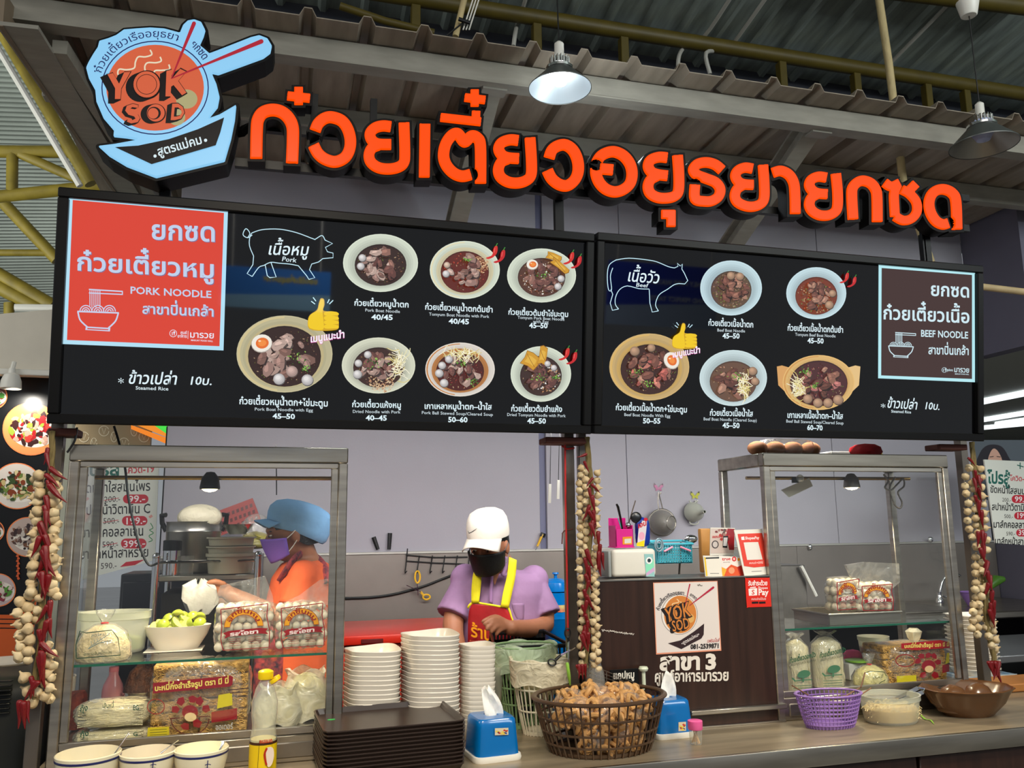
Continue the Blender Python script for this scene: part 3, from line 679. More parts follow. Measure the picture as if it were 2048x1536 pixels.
# ---- red and brown panels
A = Art(BP); A.poly([(138, 392), (456, 419), (447, 701), (125, 688)], (176, 222, 242)); rc = (216, 62, 42)
A.poly([(145.6, 400), (448, 426), (439, 692.5), (134, 680)], rc)
SH = (120, 110, 150)
for dx, c in ((1.4, SH), (0, (190, 206, 232))):
    A.text('ยกซด', (301 + dx, 478 + dx), (433 + dx, 483 + dx), 52, c, .02); A.text('ก๋วยเตี๋ยวหมู', (152 + dx, 540 + dx), (431 + dx, 556 + dx), 48, c, .02)
    A.text('สาขาปิ่นเกล้า', (284 + dx, 627 + dx), (429 + dx, 633 + dx), 27, c, .02)
A.text('PORK NOODLE', (260, 587), (423, 596), 20, (190, 206, 232), .02)
icon_bowl(A, 155, 579, 1., (196, 208, 234), rc)
logo_small(A, 346.6, 667, 1., (226, 226, 240)); A.text('ศูนย์', (361, 668), (374, 668.5), 8.5, (226, 226, 240), .02); A.text('อาหาร', (355, 675), (374, 675.6), 8.5, (226, 226, 240), .02)
A.line([(376.5, 662), (376, 678)], .9, (226, 226, 240)); A.text('มารวย', (379, 675), (429, 677), 18, (230, 230, 242), .015); A.text('MARUAY FOOD HALL', (382, 682), (426, 684), 4.5, (226, 226, 240), .02)
A.build('red_panel', bA, lit)
A = Art(BP); bc = (62, 40, 36)
A.poly([(1757, 529), (1950, 544), (1949.5, 764.5), (1756, 756.6)], (180, 232, 240)); A.poly([(1763, 536), (1943.7, 550), (1943.7, 758), (1762, 750.8)], bc)
c = (206, 232, 240)
A.text('ยกซด', (1860, 591), (1940, 595), 36, c, .02); A.text('ก๋วยเตี๋ยวเนื้อ', (1765, 638), (1940, 646), 36, c, .02); A.text('BEEF NOODLE', (1841, 673), (1936, 677), 19, c, .02)
A.text('สาขาปิ่นเกล้า', (1856, 708), (1938, 710), 23, c, .02); icon_bowl(A, 1776, 665, .61, c, bc)
logo_small(A, 1888, 740, .7, c); A.text('ศูนย์อาหาร', (1893, 742), (1905, 742.5), 6, c, .02); A.text('มารวย', (1907, 744), (1938, 745.5), 15, c, .015); A.text('MARUAY FOOD HALL', (1909, 749), (1937, 750), 3.4, c, .02)
A.build('brown_panel', bB, lit)
# ---- animals and headings
def zz4(pts): return [(80 + x / 2.926, 360 + y / 2.926) for x, y in pts]
def zz6(pts): return [(1180 + x / 2.56, 450 + y / 2.56) for x, y in pts]
A = Art(BP)
A.line(spline(zz4([(1240, 310), (1300, 291), (1400, 288), (1500, 308), (1600, 345), (1612, 346), (1650, 325), (1668, 352)]), 4), 1.6, WH)
A.line(zz4([(1668, 352), (1712, 372), (1670, 395), (1682, 420), (1715, 428), (1715, 455), (1655, 460), (1630, 480), (1590, 492), (1577, 525), (1608, 572), (1574, 582), (1560, 560), (1512, 502)]), 1.6, WH)
A.line(spline(zz4([(1512, 502), (1460, 492), (1400, 487), (1350, 482), (1310, 500), (1280, 512), (1242, 565)]), 3), 1.6, WH)
A.line(zz4([(1242, 565), (1212, 548), (1246, 495), (1250, 445)]), 1.6, WH); A.line(spline(zz4([(1250, 445), (1226, 385), (1228, 335), (1240, 310)]), 3), 1.6, WH)
A.line(zz4([(1318, 498), (1330, 560), (1345, 572), (1382, 568), (1352, 484)]), 1.6, WH)
A.line(spline(zz4([(1242, 322), (1215, 338), (1188, 320), (1205, 285), (1228, 312), (1214, 340)]), 4), 1.6, WH)
A.build('pig_drawing', bA, lit); A = Art(BP); A.text('เนื้อหมู', (534, 509), (617, 511), 32, WH2, .012, .2); A.text('Pork', (563, 522), (592, 525), 13, WH2, .01, .2)
A.build('heading_print', bA, lit); A = Art(BP); A.text('*', (236, 774), (248, 775), 26, WH2, .0); A.text('ข้าวเปล่า', (255, 767), (354, 769), 32, WH2, .015, .18); A.build('rice_price_print', bA, lit); A = Art(BP); A.text('10บ.', (376, 769), (424, 770), 23, WH2, .015, .18); A.text('Steamed Rice', (271, 779), (337, 781), 10, WH2, .01)
A.build('rice_price_print', bA, lit)
A = Art(BP)
A.line(spline(zz6([(130, 180), (200, 170), (300, 180), (345, 190), (400, 213), (432, 220)]), 4), 1.5, WH)
A.line(zz6([(432, 220), (450, 212), (446, 196), (462, 210), (472, 200), (470, 226), (482, 246), (500, 285), (485, 302), (455, 300)]), 1.5, WH)
A.line(spline(zz6([(455, 300), (430, 306), (395, 330), (362, 350), (345, 372), (335, 410), (350, 440)]), 3), 1.5, WH)
A.line(zz6([(350, 440), (318, 446), (306, 400), (303, 330)]), 1.5, WH); A.line(spline(zz6([(303, 328), (250, 326), (190, 312), (150, 332), (130, 372), (130, 408), (146, 430)]), 3), 1.5, WH)
A.line(zz6([(146, 430), (114, 437), (103, 400), (116, 355), (106, 330)]), 1.5, WH); A.line(spline(zz6([(135, 178), (98, 205), (88, 260), (94, 330), (110, 330), (104, 262), (116, 220)]), 4), 1.5, WH)
A.build('cow_drawing', bB, lit); A = Art(BP); A.text('เนื้อวัว', (1253, 562), (1318, 567), 32, WH2, .012, .2); A.text('Beef', (1271, 573), (1295, 575), 11, WH2, .01, .2)
A.build('heading_print', bB, lit); A = Art(BP); A.text('*', (1761, 821), (1771, 822), 20, WH2, .0); A.text('ข้าวเปล่า', (1773, 815), (1834, 819), 26, WH2, .015, .18); A.build('rice_price_print', bB, lit); A = Art(BP); A.text('10บ.', (1847, 818), (1879, 820), 20, WH2, .015, .18); A.text('Steamed Rice', (1782, 825), (1822, 827), 8, WH2, .01)
A.build('rice_price_print', bB, lit)
# ---- dishes
GOLD = (196, 146, 70); CRM = (206, 214, 196)
def dish(bd, cx, cy, rx, ry, rim, rim2, seed, broth, meats, balls=(), egg=None, sprout=None, wonton=None, green=(), pile=None, wr=.69, wdy=.07, boat=False):
    rn = random.Random(seed); A = Art(BP)
    if boat:
        for sx in (-1, 1):
            A.poly([(cx + sx * rx * .7, cy - ry * .5), (cx + sx * rx * 1.02, cy - ry * .62), (cx + sx * rx * 1.16, cy - ry * .58), (cx + sx * rx * 1.12, cy + ry * .1), (cx + sx * rx * .8, cy + ry * .5)][::sx], (226, 190, 130) if sx > 0 else (214, 160, 96))
    A.ell(cx, cy, rx, ry, tuple(int(v * 1.06) if v < 235 else v for v in rim), 44); A.ell(cx, cy, rx - 2, ry - 2, rim, 44)
    if rim2: A.poly([(cx + (rx - 2) * math.cos(t), cy + (ry - 2) * math.sin(t)) for t in [PI * (.55 + .95 * i / 24) for i in range(25)]], rim2)
    for k in range(4):                                # shading rings inside the bowl, painted into the print
        f = .93 - .055 * k; sh = 1 - .045 * k; A.ell(cx, cy + ry * .02 * k, rx * f, ry * f, tuple(int(v * sh) for v in (rim2 or rim if k > 1 and rim2 else rim)), 40)
    wx, wy, wrx, wry = cx, cy + ry * wdy, rx * wr, ry * (wr + .03)
    A.ell(wx, wy, wrx, wry, tuple(int(v * .8) for v in broth), 36); A.ell(wx, wy + 1, wrx - 1.5, wry - 2, broth, 36)
    base = A.off; n = int(110 * (rx / 70) ** 2)
    def pos(s=1.):
        t = rn.random() * 2 * PI; q = math.sqrt(rn.random()) * s; return wx + q * wrx * math.cos(t) * .9, wy + q * wry * math.sin(t) * .88
    for k in range(n):
        x, y = pos(); c = rn.choice([tuple(int(v * 1.8 + 8) for v in broth), (120, 84, 60), (70, 40, 30), (168, 140, 110), (90, 96, 44)])
        A.blob(x, y, .8 + 1.6 * rn.random(), c, rn, 5, .5)
    if pile:
        for k in range(150):
            t = rn.random() * 2 * PI; q = math.sqrt(rn.random()); x = wx + pile[0] * wrx + q * wrx * pile[2] * math.cos(t); y = wy + pile[1] * wry + q * wry * pile[2] * math.sin(t)
            A.blob(x, y, 1 + 1.4 * rn.random(), rn.choice(pile[3]), rn, 5, .7)
    for k in range(26):
        x, y = pos(.75); c = rn.choice(meats); r = rx * (.09 + .09 * rn.random()); ro = rn.random() * PI
        A.blob(x + .8, y + 1.2, r * 1.05, tuple(int(v * .42) for v in c), rn, 7, .62, ro); A.blob(x, y, r, c, rn, 8, .62, ro)
        A.blob(x - r * .2, y - r * .15, r * .5, tuple(min(255, int(v * 1.22)) for v in c), rn, 6, .5, ro)
        if rn.random() < .5: A.line([(x - r * .6, y + r * .2), (x, y), (x + r * .7, y - r * .1)], .6, tuple(int(v * .6) for v in c))
    if sprout:
        for k in range(44):
            x = wx + sprout[0] * wrx + rn.gauss(0, wrx * sprout[2]); y = wy + sprout[1] * wry + rn.gauss(0, wry * sprout[3]); a = rn.random() * PI; l = rx * .17
            A.line(spline([(x - l * math.cos(a), y - l * math.sin(a)), (x + 2 * rn.random(), y + 2 * rn.random()), (x + l * math.cos(a + .5), y + l * math.sin(a + .5))], 3), 1.3, rn.choice([(236, 226, 176), (246, 240, 214), (214, 196, 120)]))
    if wonton:
        for (a, b, c_, d_, ro) in wonton:
            x, y = wx + a * wrx, wy + b * wry; c = (206, 150, 40)
            pts = [(-c_, -d_), (-c_ * .2, -d_ * 1.15), (c_, -d_ * .9), (c_ * 1.1, 0), (c_ * .9, d_), (0, d_ * .85), (-c_, d_ * 1.05), (-c_ * .85, 0)]
            r = math.radians(ro); T = lambda q, s=1.: [(x + (u * math.cos(r) - v * math.sin(r)) * rx * s, y + (u * math.sin(r) + v * math.cos(r)) * rx * s) for u, v in q]
            A.poly(T(pts), (150, 98, 22)); A.poly(T(pts, .93), c); A.poly(T([(u * .6, v * .5) for u, v in pts]), (224, 176, 66)); A.line(T([(-c_ * .8, -d_ * .6), (0, 0), (c_ * .8, d_ * .5)]), 1, (150, 98, 22))
    for (a, b, r, c) in balls:
        x, y, q = wx + a * wrx, wy + b * wry, r * rx
        A.ell(x + .8, y + 1.4, q * 1.04, q, tuple(int(v * .45) for v in c), 16)
        for k in range(4): A.ell(x - q * .06 * k, y - q * .08 * k, q * (1 - .2 * k), q * (.95 - .2 * k), tuple(min(255, int(v * (.84 + .09 * k))) for v in c), 16)
    if egg:
        x, y, q = wx + egg[0] * wrx, wy + egg[1] * wry, egg[2] * rx
        A.ell(x, y + 1, q, q * .86, (170, 160, 150), 18, egg[3]); A.ell(x, y, q * .96, q * .82, (238, 232, 220), 18, egg[3]); A.ell(x + 1, y, q * .62, q * .52, (226, 110, 40), 16, egg[3]); A.ell(x + 1, y, q * .4, q * .3, (240, 140, 60), 12, egg[3]); A.ell(x - q * .2, y - q * .2, q * .14, q * .08, (255, 220, 180), 8)
    for (a, b, s_) in green:
        for k in range(22): A.blob(wx + a * wrx + rn.gauss(0, s_ * rx), wy + b * wry + rn.gauss(0, s_ * rx * .7), 1 + 1.7 * rn.random(), rn.choice([(110, 160, 60), (70, 120, 40), (150, 190, 90), (50, 90, 34)]), rn, 5, .6)
    return A.build('dish_picture', bd, lit)
PK = [(168, 140, 128), (150, 118, 108), (184, 158, 146), (120, 88, 78)]; LV = [(110, 72, 64), (96, 60, 54), (140, 100, 88)]; BF = [(140, 96, 80), (116, 74, 62), (166, 124, 104), (96, 60, 50)]
WB = (206, 202, 200); BB = (176, 140, 112)
dish(bA, 761, 526, 75, 58, CRM, None, 11, (52, 32, 26), PK + LV, [(-.72, -.32, .1, WB), (-.78, .08, .1, WB)])
dish(bA, 929.5, 540, 70, 58, CRM, (224, 214, 176), 12, (96, 34, 24), PK + LV, [(-.78, -.3, .09, (206, 180, 160)), (-.82, .12, .1, WB)], pile=(.55, -.3, .4, [(196, 150, 110), (160, 110, 76), (214, 180, 140)]), green=((.1, -.55, .06),))
dish(bA, 1083, 551, 69, 54, CRM, None, 13, (84, 52, 40), LV, [(.75, .1, .1, WB), (.62, .5, .1, WB)], egg=(-.45, -.62, .17, 0), wonton=((.45, -1.0, .22, .1, 20), (.7, -.55, .3, .09, 38)), pile=(0, .1, .8, [(220, 210, 200), (190, 170, 150), (150, 110, 90), (236, 230, 222)]), green=((0, -.1, .09),))
dish(bA, 569, 708, 96, 77, (184, 176, 140), (206, 190, 140), 14, (48, 26, 20), PK, [(-.15, .75, .12, WB), (.2, .5, .12, (190, 160, 150)), (.62, .78, .12, WB)], egg=(-.62, -.42, .22, -10), green=((.3, .1, .1), (.6, .4, .05)), wr=.76, wdy=.06)
dish(bA, 757, 731, 73.5, 56, (206, 208, 186), None, 15, (60, 36, 30), PK + LV, [(-.45, -.62, .1, WB), (-.82, -.2, .1, WB), (-.85, .35, .12, WB)], sprout=(.75, -.1, .12, .4), pile=(.1, .75, .5, [(206, 170, 130), (180, 130, 96), (224, 196, 160)]), green=((-.1, -.15, .13),))
dish(bA, 920, 739, 69.5, 54, (214, 206, 196), (196, 130, 70), 16, (76, 26, 20), LV + PK, [(-.5, -.62, .11, WB), (-.78, -.3, .11, WB), (-.9, .1, .12, WB), (-.7, .6, .12, WB)], sprout=(.1, -.85, .35, .14), green=((0, -.4, .07), (.5, .5, .07)))
dish(bA, 1081.6, 748, 60.5, 55.5, CRM, None, 17, (60, 40, 34), LV, [(.25, -.6, .1, WB), (.55, -.4, .1, WB)], wonton=((-.55, -.75, .27, .24, 30), (.02, -1.0, .13, .3, 10)), pile=(.2, .1, .7, [(226, 220, 214), (196, 150, 110), (170, 120, 80), (236, 232, 226)]), green=((-.15, .1, .1), (.6, .1, .05)))
dish(bB, 1462, 576, 61.7, 55, (190, 214, 220), None, 21, (96, 74, 58), BF, [(-.12, -.72, .13, BB), (.32, -.68, .13, BB)], wr=.66, pile=(0, 0, .9, [(130, 100, 80), (90, 70, 50), (160, 130, 110), (110, 120, 60)]))
dish(bB, 1632.3, 586.5, 60, 52, (190, 214, 220), None, 22, (120, 54, 34), BF, [(.65, -.1, .12, BB), (.5, .5, .14, BB)], wr=.7, wdy=.1, pile=(0, .15, .8, [(150, 110, 80), (190, 150, 110), (100, 70, 50), (110, 120, 60)]))
dish(bB, 1298.4, 734, 80, 67, (196, 166, 110), (216, 176, 100), 23, (60, 34, 28), [(176, 96, 86), (150, 80, 70), (190, 120, 104)] + BF, [(-.55, -.72, .12, BB), (.02, -.85, .1, BB)], egg=(.72, -.35, .22, 60), green=((-.5, .1, .1), (-.1, .6, .08)), wr=.72)
dish(bB, 1466.3, 756, 67.5, 56, (196, 214, 216), None, 24, (104, 76, 60), BF, [(.75, -.5, .13, BB), (.85, .0, .12, BB)], sprout=(.4, .2, .08, .3), green=((.05, -.25, .1),), wr=.7, wdy=.12)
dish(bB, 1637, 765, 72, 55, (216, 176, 110), (206, 150, 84), 25, (76, 40, 40), [(176, 110, 104), (150, 84, 80)] + BF, [(-.45, .68, .13, BB), (-.1, .85, .13, BB), (.25, .85, .13, BB), (.6, .72, .14, BB)], sprout=(-.75, .2, .09, .2), green=((-.5, -.5, .08), (-.2, .1, .06)), wr=.8, wdy=.03, boat=True)
def caption(bd, th, en, pr, hs=16, en2=None):
    A = Art(BP); A.text(th[0], th[1], th[2], hs, WH2, .022)
    A.text(en[0], en[1], en[2], 8.6, (206, 220, 226), .006)
    if en2: A.text(en2[0], en2[1], en2[2], 8.6, (206, 220, 226), .006)
    A.text(pr[0], pr[1], pr[2], 14.5, WH2, .03); A.build('dish_caption', bd, lit)
K = 'ก๋วยเตี๋ยว'
caption(bA, (K + 'หมูน้ำตก', (708, 611), (818, 615)), ('Pork Boat Noodle', (730, 623), (800, 626)), ('40/45', (743, 639), (786, 640)))
caption(bA, (K + 'หมูน้ำตกต้มยำ', (849.5, 619), (986, 625)), ('Tomyum Boat Noodle with Pork', (858, 631), (978, 636)), ('40/45', (897.5, 647), (938.5, 648.5)))
caption(bA, (K + 'ต้มยำไข่มะตูม', (1016, 629), (1137, 634)), ('Tomyum Pork Boat Noodle', (1035, 637.5), (1129, 641.6)), ('45–50', (1058.5, 655.8), (1095, 656.4)), 15, ('with Egg', (1066, 645.7), (1097, 647)))
caption(bA, (K + 'หมูน้ำตก+ไข่มะตูม', (478, 808), (656.5, 813)), ('Pork Boat Noodle with Egg', (509, 821), (626, 823.4)), ('45–50', (545.5, 837), (590, 838)), 18)
caption(bA, (K + 'แห้งหมู', (703.6, 814), (802.7, 816)), ('Dried Noodle with Pork', (705, 825.7), (800.5, 827)), ('40–45', (731.7, 840.5), (774, 841)))
caption(bA, ('เกาเหลาหมูน้ำตก–น้ำใส', (848, 817.5), (983.7, 819.5)), ('Pork Ball Stewed Soup/Cleared Soup', (843, 828), (986, 832)), ('50–60', (896, 844), (935, 844.5)))
caption(bA, (K + 'ต้มยำแห้ง', (1021.6, 822.5), (1124.5, 824)), ('Dried Tomyum Noodle with Pork', (1013.7, 832), (1131, 834.5)), ('45–50', (1054.7, 846.6), (1091.7, 847)))
caption(bB, (K + 'เนื้อน้ำตก', (1416, 651), (1507, 655)), ('Beef Boat Noodle', (1434, 663), (1490, 665)), ('45–50', (1445, 676.6), (1479, 677)))
caption(bB, (K + 'เนื้อน้ำตกต้มยำ', (1574.5, 661), (1686.6, 665.5)), ('Tomyum Beef Boat Noodle', (1590, 671.5), (1671, 675)), ('45–50', (1615, 686), (1647, 687)))
caption(bB, (K + 'เนื้อน้ำตก+ไข่มะตูม', (1230.8, 820), (1374.5, 825)), ('Beef Boat Noodle With Egg', (1248, 832), (1340.5, 835)), ('50–55', (1285.5, 846.5), (1321, 847)))
caption(bB, (K + 'เนื้อน้ำใส', (1419, 831), (1506, 833)), ('Beef Boat Noodle (Cleared Soup)', (1406.6, 840.6), (1513.6, 843.8)), ('45–50', (1445, 855.5), (1479, 856)))
caption(bB, ('เกาเหลาเนื้อน้ำตก–น้ำใส', (1573.8, 835.5), (1686, 838)), ('Beef Ball Stewed Soup/Cleared Soup', (1571.8, 845), (1687, 849)), ('60–70', (1614, 860), (1645, 861)))
def thumb(bd, x, y, s):                             # recommended-dish thumbs-up print
    A = Art(BP, .012); L = lambda pts: [(x + a * s, y + b * s) for a, b in pts]; Yl = (240, 200, 20); Yd = (206, 160, 16)
    A.poly(L(spline([(-26, 26), (-29, 8), (-24, -4), (-10, -14), (-6, -28), (-2, -38), (5, -36), (6, -24), (4, -12), (30, -10), (34, -4), (36, 20), (30, 28), (0, 30)], 3, True)), Yd)
    A.poly(L(spline([(-25, 24), (-28, 8), (-23, -4), (-9, -13), (-5, -28), (-1, -36), (4, -34), (4, -22), (2, -8), (4, 10), (2, 28)], 3, True)), Yl)
    for k in range(4): A.poly(L(spline([(6, -9 + k * 9), (20, -11 + k * 9), (34, -8 + k * 9), (35, -3 + k * 9), (24, -2 + k * 9.1), (7, -2 + k * 9)], 3, True)), Yl)
    for a in ((-22, -32, -14, -26), (-18, -40, -12, -32), (16, -36, 12, -28), (24, -34, 16, -26)): A.line(L([a[:2], a[2:]]), 2 * s, WH)
    return A
A = thumb(bA, 643, 634, .95); A.text('เมนูแนะนำ', (620, 686), (689, 676), 20, (230, 120, 190), .045); A.text('เมนูแนะนำ', (620, 685.5), (689, 675.5), 20, (246, 246, 252), .02); A.build('thumb_picture', bA, lit)
A = thumb(bB, 1363, 676, .76); A.text('เมนูแนะนำ', (1341, 716), (1397, 706), 17, (230, 120, 190), .045); A.text('เมนูแนะนำ', (1341, 715.5), (1397, 705.5), 17, (246, 246, 252), .02); A.build('thumb_picture', bB, lit)
def chili_pair(bd, x, y, s):
    A = Art(BP, .012)
    for dx, dy, cc in ((0, 0, (206, 40, 34)), (15, 8, (196, 30, 34))):
        A.poly([(x + dx + a * s, y + dy + b * s) for a, b in spline([(-14, 20), (0, 14), (3, 0), (8, -8), (13, -6), (12, 8), (4, 18), (-8, 23)], 3, True)], cc)
        A.line([(x + dx + 9 * s, y + dy - 7 * s), (x + dx + 13 * s, y + dy - 14 * s)], 2 * s, (60, 140, 50)); A.line([(x + dx + 7 * s, y + dy - 3 * s), (x + dx + 5 * s, y + dy + 8 * s)], 1 * s, (240, 120, 110))
    A.build('chili_picture', bd, lit)
chili_pair(bA, 982, 500, .85); chili_pair(bA, 1135, 512, .8); chili_pair(bA, 1126, 703, .8); chili_pair(bB, 1684, 552, .68)

# ================================================================== LIT SIGN LETTERS
def contour(field, x0, y0, h):                    # marching squares at level 0 -> closed loops
    ny, nx = field.shape; ins = field < 0
    c = ins[:-1, :-1].astype(int) + 2 * ins[:-1, 1:] + 4 * ins[1:, 1:] + 8 * ins[1:, :-1]
    nxt = {}
    def ed(i, j, k):
        if k == 0: a, b = (i, j), (i, j + 1)
        elif k == 1: a, b = (i, j + 1), (i + 1, j + 1)
        elif k == 2: a, b = (i + 1, j), (i + 1, j + 1)
        else: a, b = (i, j), (i + 1, j)
        return (a, b)
    T = {1: [(3, 0)], 2: [(0, 1)], 3: [(3, 1)], 4: [(1, 2)], 5: [(3, 0), (1, 2)], 6: [(0, 2)], 7: [(3, 2)], 8: [(2, 3)], 9: [(2, 0)], 10: [(0, 1), (2, 3)], 11: [(2, 1)], 12: [(1, 3)], 13: [(1, 0)], 14: [(0, 3)]}
    for i, j in zip(*np.nonzero((c > 0) & (c < 15))):
        for a, b in T[int(c[i, j])]: nxt[ed(i, j, a)] = ed(i, j, b)
    loops = []
    while nxt:
        s = next(iter(nxt)); cur = s; lp = []
        while cur in nxt:
            n_ = nxt.pop(cur); (i0, j0), (i1, j1) = cur; f0, f1 = field[i0, j0], field[i1, j1]; t = f0 / (f0 - f1)
            lp.append((x0 + h * (j0 + (j1 - j0) * t), y0 + h * (i0 + (i1 - i0) * t))); cur = n_
        if len(lp) > 8: loops.append(lp)
    return loops
def stroke_field(strokes, pad, h=.7, grow=0.):
    xs = [p[0] for s in strokes for p in s[0]]; ys = [p[1] for s in strokes for p in s[0]]
    x0, x1, y0, y1 = min(xs) - pad, max(xs) + pad, min(ys) - pad, max(ys) + pad
    X, Y = np.meshgrid(np.arange(x0, x1, h), np.arange(y0, y1, h)); Fd = np.full(X.shape, 1e9)
    for pts, w_ in strokes:
        m = len(pts) - 1; best = np.full(X.shape, 1e9)
        for i in range(m):
            (ax, ay), (bx, by) = pts[i], pts[i + 1]; L = math.hypot(bx - ax, by - ay) or 1e-6; ux, uy = (bx - ax) / L, (by - ay) / L
            t = (X - ax) * ux + (Y - ay) * uy; pr = np.abs((X - ax) * -uy + (Y - ay) * ux)
            tc = np.clip(t, 0, L); d = np.hypot(t - tc, pr) - w_ / 2
            if i == 0: d = np.where(t < 0, np.maximum(pr - w_ / 2, -t), d)
            if i == m - 1: d = np.where(t > L, np.maximum(pr - w_ / 2, t - L), d)
            best = np.minimum(best, d)
        for e, n1 in ((pts[0], pts[1]), (pts[-1], pts[-2])):       # flat-cut ends
            L = math.hypot(e[0] - n1[0], e[1] - n1[1]) or 1e-6; t = ((X - e[0]) * (e[0] - n1[0]) + (Y - e[1]) * (e[1] - n1[1])) / L
            best = np.where((np.hypot(X - e[0], Y - e[1]) < w_ * .64) & (t > 0), np.maximum(best, t), best)
        Fd = np.minimum(Fd, best)
    return Fd - grow, x0, y0
def loops_to_mesh(loops, plane, name, m, parent, depth, back, bevel=0.):   # 2D filled curve given thickness, then a mesh
    cu = bpy.data.curves.new(name, 'CURVE'); cu.dimensions = '2D'; cu.fill_mode = 'BOTH'; cu.extrude = depth / 2 - bevel; cu.bevel_depth = bevel; cu.bevel_resolution = 2; cu.offset = -bevel
    for lp in loops:
        P = [plane.hit(x, y) - plane.o for x, y in lp[::2]]; q = [(p.dot(plane.ex), p.dot(plane.ey)) for p in P]
        sp_ = cu.splines.new('POLY'); sp_.points.add(len(q) - 1); sp_.use_cyclic_u = True
        for k, (u, v) in enumerate(q): sp_.points[k].co = (u, v, 0, 1)
    o = bpy.data.objects.new(name, cu); COL.objects.link(o); dg = bpy.context.evaluated_depsgraph_get(); dg.update()
    me = bpy.data.meshes.new_from_object(o.evaluated_get(dg)); bpy.data.objects.remove(o); bpy.data.curves.remove(cu)
    me.name = name; ob = bpy.data.objects.new(name, me); COL.objects.link(ob); off = wloc(parent)
    T = Matrix(((plane.ex.x, plane.ey.x, plane.n.x, plane.o.x), (plane.ex.y, plane.ey.y, plane.n.y, plane.o.y), (plane.ex.z, plane.ey.z, plane.n.z, plane.o.z), (0, 0, 0, 1)))
    me.transform(Matrix.Translation(-off) @ T @ Matrix.Translation((0, 0, -back - depth / 2)))
    me.materials.clear(); me.materials.append(m); me.polygons.foreach_set('use_smooth', [True] * len(me.polygons)); me.set_sharp_from_angle(angle=math.radians(35)); ob.parent = parent
    return ob
SP = YP(2.275)
can_m = mat('sign_can_black', (9, 7, 7), .5, spec=.15)
face_m = mat('orange_lit_acrylic', (50, 8, 0), .35, spec=.12, emis=(255, 76, 0), estr=1.0)
def Z1(p): return [(480 + x / 4.096, 160 + y / 4.096) for x, y in p]
def Z2(p): return [(860 + x / 3.4133, 160 + y / 3.4133) for x, y in p]
def Z3(p): return [(1380 + x / 3.657, 270 + y / 3.657) for x, y in p]
def S(Z, w_, *strokes): return [(spline(Z(s), 5) if len(s) > 2 else Z(s), w_) for s in strokes]
yoA = [(0, 0), (-60, -3), (-112, 20), (-130, 62), (-110, 102), (-60, 120), (8, 120)]
letters = []
letters.append((S(Z1, 24.5, [(133, 645), (138, 400), (150, 320), (190, 268), (262, 248), (335, 262), (395, 310), (430, 385), (433, 500), (426, 682)]), 'first tall arched letter beside the logo sign'))
letters.append((S(Z1, 17.5, [(480, 60), (480, 205)], [(388, 132), (572, 152)]), 'cross-shaped mark above the first arched letter'))
letters.append((S(Z1, 23, [(615, 418), (640, 360), (690, 318), (750, 307), (830, 335), (880, 400), (904, 490), (895, 575), (855, 640), (780, 672), (700, 652), (640, 605), (602, 535)]), 'open round letter, second in the row'))
letters.append((S(Z1, 21.5, [(1236, 385), (1170, 378), (1105, 395), (1065, 440), (1080, 495), (1130, 526), (1238, 530)], [(1135, 535), (1080, 560), (1056, 615), (1072, 675), (1130, 718), (1210, 731), (1290, 718), (1340, 680), (1350, 600), (1343, 352)]), 'third letter, like a 3 joined to a U, third in the row'))
letters.append((S(Z1, 21.5, [(1515, 362), (1509, 798)]), 'plain upright bar letter'))
letters.append((S(Z1, 22.5, [(1890, 775), (1820, 790), (1750, 765), (1690, 700), (1667, 620), (1685, 525), (1735, 455), (1785, 445), (1838, 508), (1895, 462), (1945, 480), (1969, 550), (1970, 848)]), 'letter with two humps under the stacked marks'))
letters.append((S(Z1, 17, [(1642, 308), (1972, 345)], [(1934, 256), (1930, 350)]), 'bar mark with raised right end above the two-humped letter'))
letters.append((S(Z1, 16.5, [(1922, 80), (1922, 218)], [(1840, 145), (2008, 166)]), 'cross-shaped mark topping the two-humped letter'))
letters.append((S(Z2, 21.5, [(602, 415), (545, 410), (488, 430), (468, 470), (488, 512), (530, 532), (606, 538)], [(530, 540), (486, 562), (466, 612), (480, 662), (528, 696), (590, 705), (650, 690), (688, 652), (692, 560), (682, 395)]), 'letter like a 3 joined to a U, right of the two-humped letter'))
letters.append((S(Z2, 22.5, [(812, 535), (832, 480), (875, 450), (925, 446), (975, 482), (1006, 550), (1010, 625), (985, 685), (935, 722), (880, 714), (830, 675), (800, 618)]), 'open round letter at mid-sign'))
letters.append((S(Z2, 22, [(1133, 572), (1160, 525), (1205, 498), (1260, 492), (1320, 520), (1363, 575), (1378, 640), (1365, 705), (1320, 748), (1260, 765), (1200, 747), (1155, 702), (1132, 642), (1133, 590)], [(1160, 607), (1248, 615)]), 'round letter with an inner tongue'))
letters.append((S(Z2, 21, [(1618, 532), (1560, 528), (1505, 548), (1488, 590), (1510, 630), (1555, 647), (1620, 655)], [(1550, 655), (1505, 682), (1487, 727), (1502, 775), (1550, 803), (1610, 808), (1665, 795), (1694, 758), (1697, 650), (1688, 515)]), 'letter like a 3 joined to a U, above the small hanging hook'))
letters.append((S(Z2, 18, [(1578, 918), (1668, 918)], [(1644, 890), (1644, 1003)]), 'small hook mark hanging below the letter row'))
letters.append((S(Z2, 20.5, [(1992, 618), (1945, 580), (1885, 564), (1825, 575), (1796, 612), (1818, 648), (1880, 673), (1945, 700), (1978, 745), (1968, 795), (1925, 825), (1875, 830), (1808, 812), (1807, 716)]), 'S-shaped letter right of the small hook'))
letters.append((S(Z3, 20, [(456, 248), (400, 240), (350, 260), (330, 300), (350, 342), (395, 362), (462, 366)], [(385, 368), (342, 398), (326, 448), (345, 492), (400, 520), (460, 525), (515, 505), (540, 462), (541, 360), (532, 220)]), 'letter like a 3 joined to a U, right of the S-shaped letter'))
